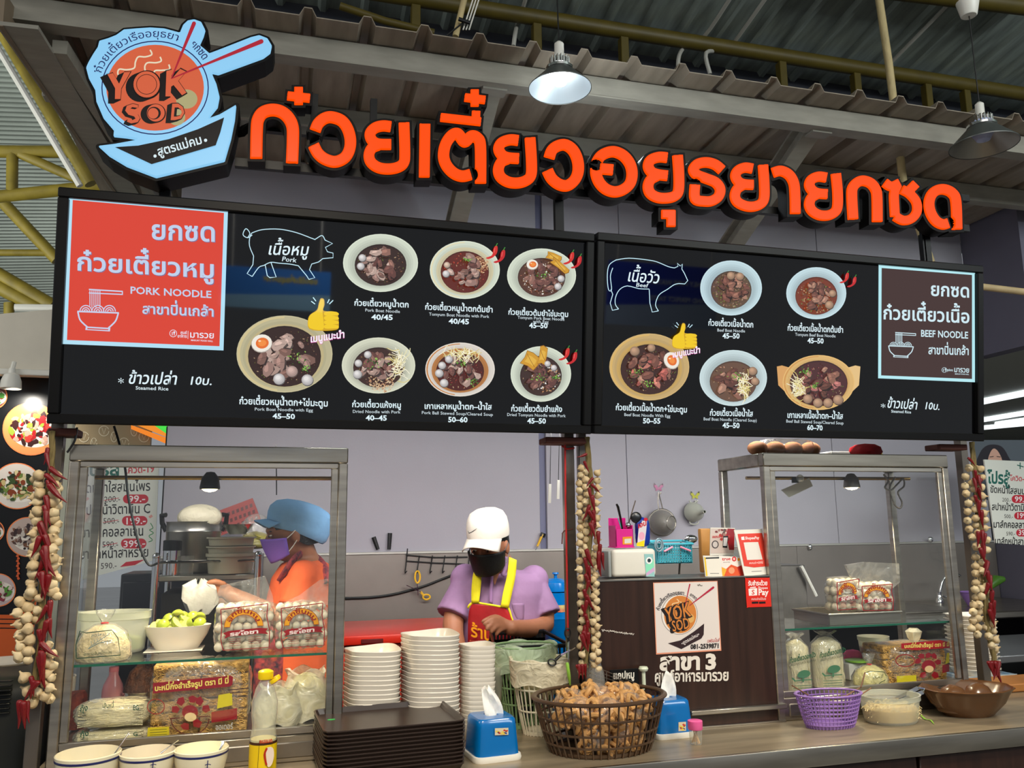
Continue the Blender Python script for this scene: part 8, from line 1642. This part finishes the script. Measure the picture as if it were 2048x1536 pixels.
for k, (yt, lab) in enumerate(((1074, 'topmost'), (1092, 'middle'), (1106, 'lowest'))):
    zt = at(462, yt, Yq).z; h = .03 if k < 2 else zt - zz0 - .002
    o = thing('cloudy_container', lab + ' cloudy white container of the nested stack on the rack', 'container', (c.x, Yq, zt - h), 'nested containers on the rack'); MB().lathe([(.001, .001), (R_ * .9, 0), (R_ * (.95 + .01 * k), h * .8), (R_ * 1.03, h * .85), (R_ * 1.03, h), (R_ * .97, h)], 32, (c.x, Yq, zt - h)).build('container_body', mat('cloudy_solid', (190, 184, 160), .4), o)
zt = at(470, 1070, Yq).z; tag(MB().lathe([(.03, 0), (.055, .035), (.06, .036), (.05, .034)], 24, (c.x + .02, Yq, zt + .003), cap0=True).build('steel_pan', chrome), 'shiny steel pan on top of the container stack', 'pan')
Yr = 3.2; c = at(343, 1130, Yr); o = thing('thermos', 'steel flask with black lid on the rack', 'flask', (c.x, Yr, zz0)); ht = at(343, 1080, Yr).z - zz0; r = 17 * mpp(c); MB().lathe([(r, .001), (r, ht * .7), (r * .9, ht * .72)], 24, (c.x, Yr, zz0), cap0=True).build('flask_body', chrome, o); MB().lathe([(r * 1.05, ht * .7), (r * 1.06, ht * .98), (r * .9, ht), (.001, ht)], 24, (c.x, Yr, zz0)).build('lid', blackp, o)
c = at(373, 1130, Yr); tag(MB().lathe([(.001, .003), (.024, .001), (.026, .06), (.024, .066)], 24, (c.x, Yr, zz0)).build('drinking_glass', film('jar_film', (244, 244, 238), .86, .05, .6)), 'clear glass next to the flask on the rack', 'glass')
Yt = 3.8; pts = [at(x, y, Yt) for x, y in ((420, 1028), (505, 996), (522, 1040), (440, 1072))]; o = thing('red_crate', 'red perforated crate leaning behind the pots', 'crate', tuple(pts[3])); n_ = (pts[1] - pts[0]).cross(pts[3] - pts[0]).normalized() * -.03; q_ = [p + Vector((0, .05, 0)) for p in pts]
MB().add(pts + q_, [(0, 1, 2, 3), (7, 6, 5, 4), (0, 4, 5, 1), (1, 5, 6, 2), (2, 6, 7, 3), (3, 7, 4, 0)]).build('crate_wall', mat('brick_red_plastic', (150, 44, 38), .4), o, False)
A = Art(YP(Yt), .002)
for i in range(9):
    for j in range(3): u, v = (i + .5) / 9.5, (j + .6) / 3.6; x, y = 420 + 85 * u + 19 * v, 1030 - 32 * u + 44 * v; A.poly([(x, y), (x + 5, y - 2), (x + 6, y + 5), (x + 1, y + 7)], (80, 20, 20))
A.build('perforation', o, vinyl)
for j, (pts_, lab) in enumerate((([(505, 1025), (480, 1060), (530, 1075), (540, 1050)], 'crumpled clear plastic bag beside the woman face'), ([(500, 1070), (490, 1085), (525, 1092), (532, 1074)], 'clear bag with yellow-green filling beside the steel pan'))):
    p = at(sum(q[0] for q in pts_) / 4, sum(q[1] for q in pts_) / 4, 3.5); tag(pillow(tuple(p), .11, .1 - .03 * j, .08, .012, j, top=.6).build('clear_bag', film_clear if j == 0 else mat('oil_bag', (150, 140, 60), .3, noise=.4, nscale=12)), lab, 'bag')
X0_, X1_, Z0_, Z1_ = rect(232, 1148, 330, 1400, 3.7); o = thing('dark_cabinet', 'dark cabinet with two doors seen low through the left display cabinet', 'cabinet', (X0_, 3.7, 0)); MB().rbox(X0_, X1_ + .05, 3.72, 4.0, 0, Z1_, .004, 1).build('carcass', mat('dark_blue_grey', (30, 32, 40), .4), o)
for k in range(2): MB().rbox(X0_ + .01 + k * .13, X0_ + .13 + k * .13, 3.7, 3.72, .1, Z1_ - .03, .004, 1).build('door', mat('dark_blue_grey', (30, 32, 40), .4), o)
# dark round-backed fan and plates at far left
Y = 2.7; o = thing('black_cooler_fan', 'black ribbed air cooler at the lower left corner', 'fan', tuple(at(30, 1500, Y)))
X0_, X1_, Z0_, Z1_ = rect(-60, 1350, 92, 1600, Y); MB().rbox(X0_ - .2, X1_ - .02, Y, Y + .3, .0, Z1_ - .01, .06, 4).build('housing', mat('dark_olive_plastic', (34, 34, 28), .45), o)
MB().rbox(X1_ - .1, X1_, Y + .03, Y + .3, .0, Z1_ - .03, .03, 3).build('side_band', mat('soft_black', (12, 12, 12), .6), o)
for k in range(8): z_ = at(10, 1362 + k * 9, Y).z; MB().rbox(X0_ - .1, at(24, 1380, Y).x, Y - .012, Y + .004, z_ - .002, z_ + .002, .001, 1).build('louvre', blackp, o)
Y = 3.3; pr_ = thing('white_plate', 'x', 'plate'); MB().lathe([(.001, 0), (.06, 0), (.115, .016), (.118, .018), (.112, .018), (.058, .004), (.001, .004)], 36).build('plate_body', mel, pr_); cpl = at(8, 1320, Y)
for k in range(12):
    lab = nth(11 - k) + ' white plate from the top of the pile at the left edge' if k < 11 else 'topmost white patterned plate of the pile at the left edge'; loc = (cpl.x, Y, cpl.z - .02 - (11 - k) * .0105)
    if k == 0: pr_.location = loc; pr_['label'] = lab; pr_['group'] = 'plates piled at the left edge'
    else: dup(pr_, loc, 0, lab, 'plates piled at the left edge')
tag(MB().rbox(cpl.x - .3, cpl.x + .16, Y - .14, Y + .3, 0, cpl.z - .02 - 11 * .0105 - .001, .01, 1).build('plate_stand', steel_d), 'steel stand under the plate pile, far left', 'stand')
tag(MB().lathe([(.05, 0), (.062, .3), (.066, .3), (.05, 0)], 24, (at(98, 1440, 2.9).x, 2.9, .86), cap0=True).build('bowl_column', mel), 'column of nested white cups behind the left cabinet post', 'cups')
# ================================================================== PEOPLE
def limb(m, pts, rs, n=14, k=4, end=True):
    P = spline(pts, k); R2 = [rs[min(len(rs) - 1, i // k)] + (rs[min(len(rs) - 1, i // k + 1)] - rs[min(len(rs) - 1, i // k)]) * (i % k) / k for i in range(len(P))]
    m.tube(P, R2, n); m.ball(P[0], R2[0], 12, 8)
    if end: m.ball(P[-1], R2[-1], 12, 8)
def loft(m, rings, n=28):
    prof = [(1, 0)] * len(rings); V = []
    for c, rx, ry in rings:
        for k in range(n): t = 2 * PI * k / n; V.append((c[0] + rx * math.cos(t), c[1] + ry * math.sin(t), c[2]))
    F_ = [(i * n + k, (i + 1) * n + k, (i + 1) * n + (k + 1) % n, i * n + (k + 1) % n) for i in range(len(rings) - 1) for k in range(n)]
    F_ += [tuple(range(n)), tuple(reversed([(len(rings) - 1) * n + k for k in range(n)]))]
    m.add(V, F_)
def head(m, M, s=1.):
    m.ball((0, .008, .02), 1, 24, 16, .075 * s, .092 * s, .1 * s, M); m.ball((0, -.022, -.045), 1, 20, 12, .056 * s, .062 * s, .066 * s, M)
    m.ball((0, -.085, -.012), 1, 10, 8, .012, .018, .024, M); m.ball((0, -.096, -.024), 1, 10, 8, .014, .013, .01, M); m.ball((0, -.078, .028), 1, 12, 8, .05, .016, .014, M)
    for sx in (-1, 1): m.ball((sx * .078, .012, -.012), 1, 10, 8, .009, .02, .031, M)
def xf(m, M): return MB().add(m.v, m.f, M)
def eyes(o, M):
    for sx in (-1, 1):
        MB().ball((sx * .031, -.079, .006), .0105, 12, 8, 1.1, .6, .36, M).build('eye', mat('eye_white', (220, 214, 206), .2), o); MB().ball((sx * .031, -.0855, .004), .0048, 10, 6, M=M).build('iris', mat('dark_iris', (26, 16, 12), .15), o)
        MB().tube([M @ Vector((sx * (.015 + .009 * i), -.089 + .003 * i, .024 + .002 * math.sin(i))) for i in range(5)], .0025, 6).build('eyebrow', hair_m, o)
def hairshell(o, M, drop=-.05):
    m = MB(); prof = []
    for i in range(9): a = PI * .5 * i / 8; prof.append((.0 + math.sin(a), .02 + .105 * math.cos(a)))
    prof += [(1.0, -.01), (.97, -.03), (.9, drop)]
    m.lathe([(max(.001, r), z) for r, z in prof], 28, (0, .0, 0), .079, .097, fn=lambda t, i: (1, .075 * min(1, max(0, .35 - math.sin(t))) if i > 8 else 0), M=M @ Matrix.Translation((0, .019, .004)))
    m.build('hair', hair_m, o)
def mask(o, M, m_, strap=blackp):
    V = []; nu, nv = 16, 10
    for j in range(nv + 1):
        v = j / nv; z = .0 - .102 * v
        for i in range(nu + 1):
            a = math.radians(-78 + 156 * i / nu); e = abs(i / nu * 2 - 1); zz = z * (1 - .35 * e * e) - .012 * e; r = .083 - .012 * v; y = -(.105 - .018 * v * v) * math.cos(a) * (1 + .1 * math.exp(-(a * 3) ** 2) * (1 - v)) - .006; V.append(M @ Vector((r * math.sin(a), y + .004, zz)))
    F_ = [(j * (nu + 1) + i, j * (nu + 1) + i + 1, (j + 1) * (nu + 1) + i + 1, (j + 1) * (nu + 1) + i) for j in range(nv) for i in range(nu)]
    q = MB().add(V, F_).build('face_mask', m_, o); md = q.modifiers.new('t', 'SOLIDIFY'); md.thickness = .002
    for sx in (-1, 1):
        for z0_, z1_ in ((-.014, .012), (-.066, -.028)): MB().tube([M @ Vector((sx * .079, -.022, z0_)), M @ Vector((sx * .083, -.002, (z0_ + z1_) / 2)), M @ Vector((sx * .084, .014, z1_))], .0017, 5).build('ear_loop', strap, q)
cloth_l = mat('lilac_cotton', (146, 112, 148), .8, noise=.12, nscale=9, bump=.5, bscale=14)
# ---- man with white cap
man = thing('person', 'man in a white cap, black face mask, lilac shirt and red apron looking down', 'person', (at(1000, 1300, 3.0).x, 3.03, 0))
Hm = at(977, 1091, 2.93); MM = Matrix.Translation(Hm) @ Matrix.Rotation(math.radians(-36), 4, 'Z') @ Matrix.Rotation(math.radians(17), 4, 'X') @ Matrix.Scale(.86, 4)
m = MB(); head(m, MM); N = at(1001, 1136, 3.04); limb(m, [MM @ Vector((0, .02, -.05)), N, N + Vector((0, .01, -.05))], [.052, .056, .07])
SL, SR = at(930, 1158, 3.04), at(1068, 1160, 3.04); EL, ER = at(906, 1250, 2.98), at(1088, 1248, 2.98); WL, WR_ = at(922, 1318, 2.86), at(1022, 1256, 2.8)
zc_ = lambda y: at(1000, y, 3.04).z; xc = at(1001, 1180, 3.04).x
loft(m, [((xc, 3.04, zc_(1142)), .06, .06), ((xc, 3.04, zc_(1152)), .13, .075), ((xc, 3.03, zc_(1180)), .145, .1), ((xc, 3.02, zc_(1240)), .135, .1), ((xc, 3.03, zc_(1320)), .14, .1), ((xc, 3.04, .95), .155, .11), ((xc, 3.04, .85), .15, .11)])
limb(m, [SL, EL, WL], [.042, .038, .028]); limb(m, [SR, ER, WR_], [.042, .038, .026])
for a, r in (([(1015, 1254, 2.8), (1003, 1250, 2.79)], [.026, .026]),):
    m.ball(at(1008, 1251, 2.795), 1, 14, 10, .033, .016, .022, None)
for ks, mid, tip, r in (((1001, 1240, 2.79), (984, 1238, 2.768), (969, 1248, 2.762), .0088), ((1003, 1245, 2.785), (986, 1246, 2.762), (974, 1258, 2.757), .009), ((1006, 1251, 2.783), (992, 1254, 2.76), (983, 1264, 2.757), .0088), ((1010, 1257, 2.785), (1000, 1261, 2.765), (993, 1269, 2.762), .008), ((1010, 1243, 2.8), (990, 1233, 2.79), (966, 1243, 2.785), .0092)):
    limb(m, [at(*ks), at(*mid), at(*tip)], [r * 1.1, r, r * .85], 8, 3)
m.ball(WL + Vector((0, -.03, -.02)), 1, 12, 8, .03, .04, .02)
for q in range(4): limb(m, [WL + Vector((-.022 + q * .014, -.06, -.02)), WL + Vector((-.022 + q * .014, -.09, -.03)), WL + Vector((-.02 + q * .013, -.105, -.05))], [.009, .008, .007], 8, 3)
for sx in (-1, 1): limb(m, [(xc + sx * .08, 3.04, .9), (xc + sx * .085, 3.03, .48), (xc + sx * .09, 3.05, .08)], [.085, .058, .04])
remeshed(m, 'body', skin_m, man, .0048, 4); eyes(man, MM); hairshell(man, MM, -.04)
m = MB(); sh = [((xc, 3.045, zc_(1140)), .066, .066), ((xc, 3.04, zc_(1147)), .13, .085), ((xc, 3.035, zc_(1160)), .165, .1), ((xc, 3.03, zc_(1185)), .17, .113), ((xc, 3.02, zc_(1240)), .158, .114), ((xc, 3.03, zc_(1320)), .155, .114), ((xc, 3.04, .98), .17, .125)]
loft(m, sh); m.ball(SL, .056, 16, 10); m.ball(SR, .056, 16, 10); limb(m, [SL + Vector((.01, 0, -.002)), SL + (EL - SL) * .35, SL + (EL - SL) * .8 + Vector((-.012, 0, .0))], [.05, .053, .062], end=False); limb(m, [SR + Vector((-.01, 0, -.002)), SR + (ER - SR) * .35, SR + (ER - SR) * .82 + Vector((.012, 0, 0))], [.05, .053, .062], end=False)
remeshed(m, 'lilac_shirt', cloth_l, man, .0065, 3)
def frontY(X, off, cx=xc, w_=.2, d=.118, yc=3.035): u = max(-.95, min(.95, (X - cx) / w_)); return yc - d * math.sqrt(1 - u * u) - off
def onfront(px, py, off): 
    Y = 2.93
    for _ in range(3): Y = frontY(at(px, py, Y).x, off)
    return at(px, py, Y)
def patch(name, left, right, m_, off, n=10, k=8, th=.002, parent=man):
    Lp = spline(left, max(1, n // (len(left) - 1))); Rp = spline(right, max(1, n // (len(right) - 1))); r = min(len(Lp), len(Rp)); V = []
    for i in range(r):
        for j in range(k + 1): u = j / k; V.append(onfront(Lp[i][0] + (Rp[i][0] - Lp[i][0]) * u, Lp[i][1] + (Rp[i][1] - Lp[i][1]) * u, off))
    o = MB().add(V, [(i * (k + 1) + j, i * (k + 1) + j + 1, (i + 1) * (k + 1) + j + 1, (i + 1) * (k + 1) + j) for i in range(r - 1) for j in range(k)]).build(name, m_, parent)
    md = o.modifiers.new('t', 'SOLIDIFY'); md.thickness = th; return o
ylw = mat('yellow_strap_cloth', (230, 216, 30), .7, bump=.2, bscale=40); redc = mat('red_apron_cloth', (158, 16, 22), .6, noise=.2, nscale=10, bump=.4, bscale=16)
patch('apron_bib', [(944, 1207), (938, 1225), (936, 1260), (936, 1320)], [(1008, 1214), (1016, 1222), (1030, 1250), (1040, 1320)], redc, .012, 12, 10)
patch('apron_strap', [(952, 1128), (946, 1150), (943, 1180), (943, 1206)], [(963, 1134), (963, 1155), (961, 1180), (958, 1206)], ylw, .016, 9, 3); patch('apron_strap', [(1018, 1114), (1014, 1150), (1006, 1185), (1001, 1214)], [(1033, 1120), (1031, 1150), (1024, 1185), (1017, 1216)], ylw, .016, 9, 3)
patch('apron_edging', [(934, 1214), (944, 1203), (970, 1206), (1000, 1211), (1018, 1214), (1024, 1232), (1033, 1256)], [(937, 1218), (946, 1207), (970, 1210), (1000, 1215), (1015, 1217), (1021, 1233), (1030, 1256)], ylw, .0145, 12, 2)
patch('shirt_placket', [(981, 1150), (979, 1180), (979, 1206)], [(987, 1152), (985, 1180), (985, 1208)], mat('lilac_dark', (150, 112, 156), .8), .006, 8, 2, .0012); patch('neck_opening', [(976, 1136), (982, 1150), (989, 1170)], [(1006, 1132), (998, 1148), (990, 1170)], skin_m, .0045, 8, 3, .001)
patch('collar_flap', [(962, 1134), (966, 1145), (970, 1152)], [(972, 1136), (978, 1146), (978, 1154)], cloth_l, .012, 6, 2, .003); patch('collar_flap', [(1010, 1112), (1008, 1130), (1001, 1150)], [(1019, 1116), (1014, 1140), (1008, 1154)], cloth_l, .012, 6, 2, .003)
patch('chest_pocket', [(1024, 1207), (1026, 1220), (1034, 1240)], [(1048, 1206), (1048, 1225), (1046, 1242)], cloth_l, .006, 6, 3, .002)
pa_ = Plane(onfront(965, 1280, .016), (1, 0, 0), (0, .0, 1)); A = Art(pa_, .004); A.text('ร้านเ', (941, 1272), (992, 1284), 34, (226, 150, 30), .02); A.text('สะอาดปลอดภัย', (938, 1285), (975, 1291), 10, (200, 110, 80), .0); A.build('apron_print', man, vinyl)
mask(man, MM, mat('black_mask_cloth', (12, 12, 13), .6, bump=.3, bscale=30))
capm = mat('off_white_cap_cotton', (208, 200, 188), .8, noise=.06, nscale=6, bump=.35, bscale=16)
def cap_crown(M, ra, rb, h, back=0.): return MB().lathe([(1.0, -.012), (1.02, .0), (1.01, .03), (.95, .06), (.8, .085), (.5, .1), (.2, .105), (.001, .106)], 32, (0, 0, 0), ra, rb, fn=lambda t, i: (1 + .012 * math.cos(6 * t), 0), M=M)
CM = MM @ Matrix.Translation((0, .012, .05)) @ Matrix.Rotation(math.radians(-5), 4, 'X'); cap_crown(CM, .087, .103, .1).build('cap_crown', capm, man)
def visor(M, ra, rb, ln, wd, m_, parent, droop=.03):
    V = []; nu, nv = 16, 5
    for j in range(nv + 1):
        for i in range(nu + 1):
            a = math.radians(-wd + 2 * wd * i / nu); f = j / nv; e = math.sin(a); x = ra * math.sin(a) * (1 + .05 * f); y = -rb * math.cos(a) - f * ln * (math.cos(a * .9)) ** .6; V.append(M @ Vector((x, y, -.004 - droop * e * e * 1.1 * (.4 + f) - .018 * f)))
    o = MB().add(V, [(j * (nu + 1) + i, j * (nu + 1) + i + 1, (j + 1) * (nu + 1) + i + 1, (j + 1) * (nu + 1) + i) for j in range(nv) for i in range(nu)]).build('cap_visor', m_, parent); md = o.modifiers.new('t', 'SOLIDIFY'); md.thickness = .003
visor(CM, .086, .1, .068, 62, capm, man); MB().lathe([(.005, 0), (.004, .003), (.001, .004)], 12, M=CM @ Matrix.Translation((0, 0, .105))).build('cap_button', capm, man)
MB().tube([CM @ Vector((.089 * math.sin(a), -.1045 * math.cos(a), z)) for a, z in ((-.62, .028), (-.55, .02), (-.4, .024), (-.2, .034), (-.05, .042))], [.0012, .0018, .0014, .001, .0006], 6).build('cap_mark', blackp, man)
# ---- woman in profile behind the left cabinet
wo = thing('person', 'woman in profile with a pale blue cap, purple face mask and orange shirt', 'person', (at(610, 1300, 3.02).x, 3.02, 0))
Hw = at(580, 1067, 2.98); MW = Matrix.Translation(Hw) @ Matrix.Rotation(math.radians(-84), 4, 'Z') @ Matrix.Rotation(math.radians(10), 4, 'X') @ Matrix.Scale(.84, 4)
xw = lambda px, py=1200: at(px, py, 3.0).x; zw_ = lambda py: at(600, py, 3.0).z
m = MB(); head(m, MW, .97); limb(m, [MW @ Vector((0, .03, -.05)), (xw(602), 3.0, zw_(1112)), (xw(608), 3.0, zw_(1135))], [.046, .05, .06])
loft(m, [((xw(604), 3.0, zw_(1118)), .05, .06), ((xw(607), 3.0, zw_(1128)), .07, .13), ((xw(606), 3.0, zw_(1155)), .095, .16), ((xw(602), 3.0, zw_(1220)), .11, .15), ((xw(606), 3.0, zw_(1300)), .115, .14), ((xw(610), 3.0, .95), .12, .15), ((xw(610), 3.0, .85), .12, .15)])
SN = Vector((xw(604), 2.88, zw_(1150))); EN = at(585, 1235, 2.86); WN = at(462, 1190, 2.9); limb(m, [SN, EN, WN], [.043, .037, .026]); HF = at(428, 1182, 2.91)
m.ball(at(440, 1180, 2.905), 1, 14, 10, .04, .018, .026)
for q in range(4): a = at(432 - q, 1170 + q * 6, 2.9); b_ = at(414 + q * 2, 1168 + q * 7, 2.895); c_ = at(404 + q * 4, 1176 + q * 7, 2.9); limb(m, [a, b_, c_], [.0095, .009, .0075], 8, 3)
limb(m, [at(446, 1168, 2.89), at(430, 1163, 2.885), at(416, 1166, 2.885)], [.011, .01, .008], 8, 3)
SF = Vector((xw(604), 3.12, zw_(1150))); limb(m, [SF, at(560, 1240, 3.12), at(470, 1205, 3.02)], [.05, .04, .027]); m.ball(at(455, 1200, 3.01), 1, 12, 8, .035, .018, .025)
for sy in (-.08, .08): limb(m, [(xw(610), 3.0 + sy, .9), (xw(608), 3.0 + sy, .48), (xw(612), 3.0 + sy, .08)], [.085, .058, .04])
remeshed(m, 'body', skin_w, wo, .0052, 4); eyes(wo, MW); hairshell(wo, MW, -.062)
om = mat('orange_cotton', (214, 92, 46), .8, noise=.12, nscale=9, bump=.5, bscale=12); m = MB()
loft(m, [((xw(604), 3.0, zw_(1120)), .055, .07), ((xw(607), 3.0, zw_(1127)), .08, .14), ((xw(606), 3.0, zw_(1155)), .108, .17), ((xw(602), 3.0, zw_(1220)), .122, .165), ((xw(606), 3.0, zw_(1300)), .128, .155), ((xw(610), 3.0, .95), .135, .165)])
m.ball(SN, .056, 16, 10); limb(m, [SN, SN + (EN - SN) * .4, SN + (EN - SN) * .72], [.052, .054, .06], end=False); limb(m, [SF, SF + (at(560, 1240, 3.12) - SF) * .6], [.06, .062]); remeshed(m, 'orange_shirt', om, wo, .0065, 3)
pat = mat('dark_patterned_cloth', (26, 24, 44), .7, noise=1, nscale=60, col2=(170, 60, 60))
MB().tube(spline([at(560, 1160, 2.88), at(575, 1136, 2.86), at(592, 1114, 2.9), at(612, 1106, 3.0), at(632, 1114, 3.02), at(648, 1135, 2.9), at(656, 1165, 2.86)], 4), .014, 8, flat=.5).build('apron_neck_strap', pat, wo)
xa_ = xw(560, 1310); MB().rbox(xa_ - .08, xa_ + .02, 2.86, 3.12, .5, zw_(1225), .02, 3).build('dark_apron', pat, wo)
mask(wo, MW, mat('purple_mask_paper', (128, 92, 196), .7), whitep)
bc_ = mat('pale_blue_cap_cotton', (120, 166, 208), .8, noise=.15, nscale=9, bump=.5, bscale=14); CW = MW @ Matrix.Translation((0, .012, .036)) @ Matrix.Rotation(math.radians(-24), 4, 'X')
MB().lathe([(.92, -.03), (1.0, -.018), (1.02, .0), (1.06, .03), (1.04, .055), (.88, .08), (.55, .095), (.2, .1), (.001, .1)], 36, (0, .018, 0), .087, .118, fn=lambda t, i: (1 + .02 * math.cos(10 * t) + (.16 * max(0, math.sin(t)) if i < 5 else .08 * max(0, math.sin(t))), -.02 * max(0, math.sin(t)) if i < 4 else 0), M=CW).build('cap_crown', bc_, wo)
visor(CW, .084, .098, .05, 58, bc_, wo, .015)
hb_ = thing('carrier_bag', 'small white plastic bag held in the woman hand', 'bag', tuple(at(400, 1190, 2.88))); MB().lathe([(.001, -.06), (.03, -.055), (.05, -.02), (.045, .02), (.02, .035), (.012, .04)], 24, at(398, 1188, 2.88), 1.1, .6, fn=lambda t, i: (1 + .14 * math.sin(3 * t + i), .01 * math.sin(4 * t))).build('bag_film', mat('white_bag_film', (170, 170, 166), .4, bump=.6, bscale=20), hb_)
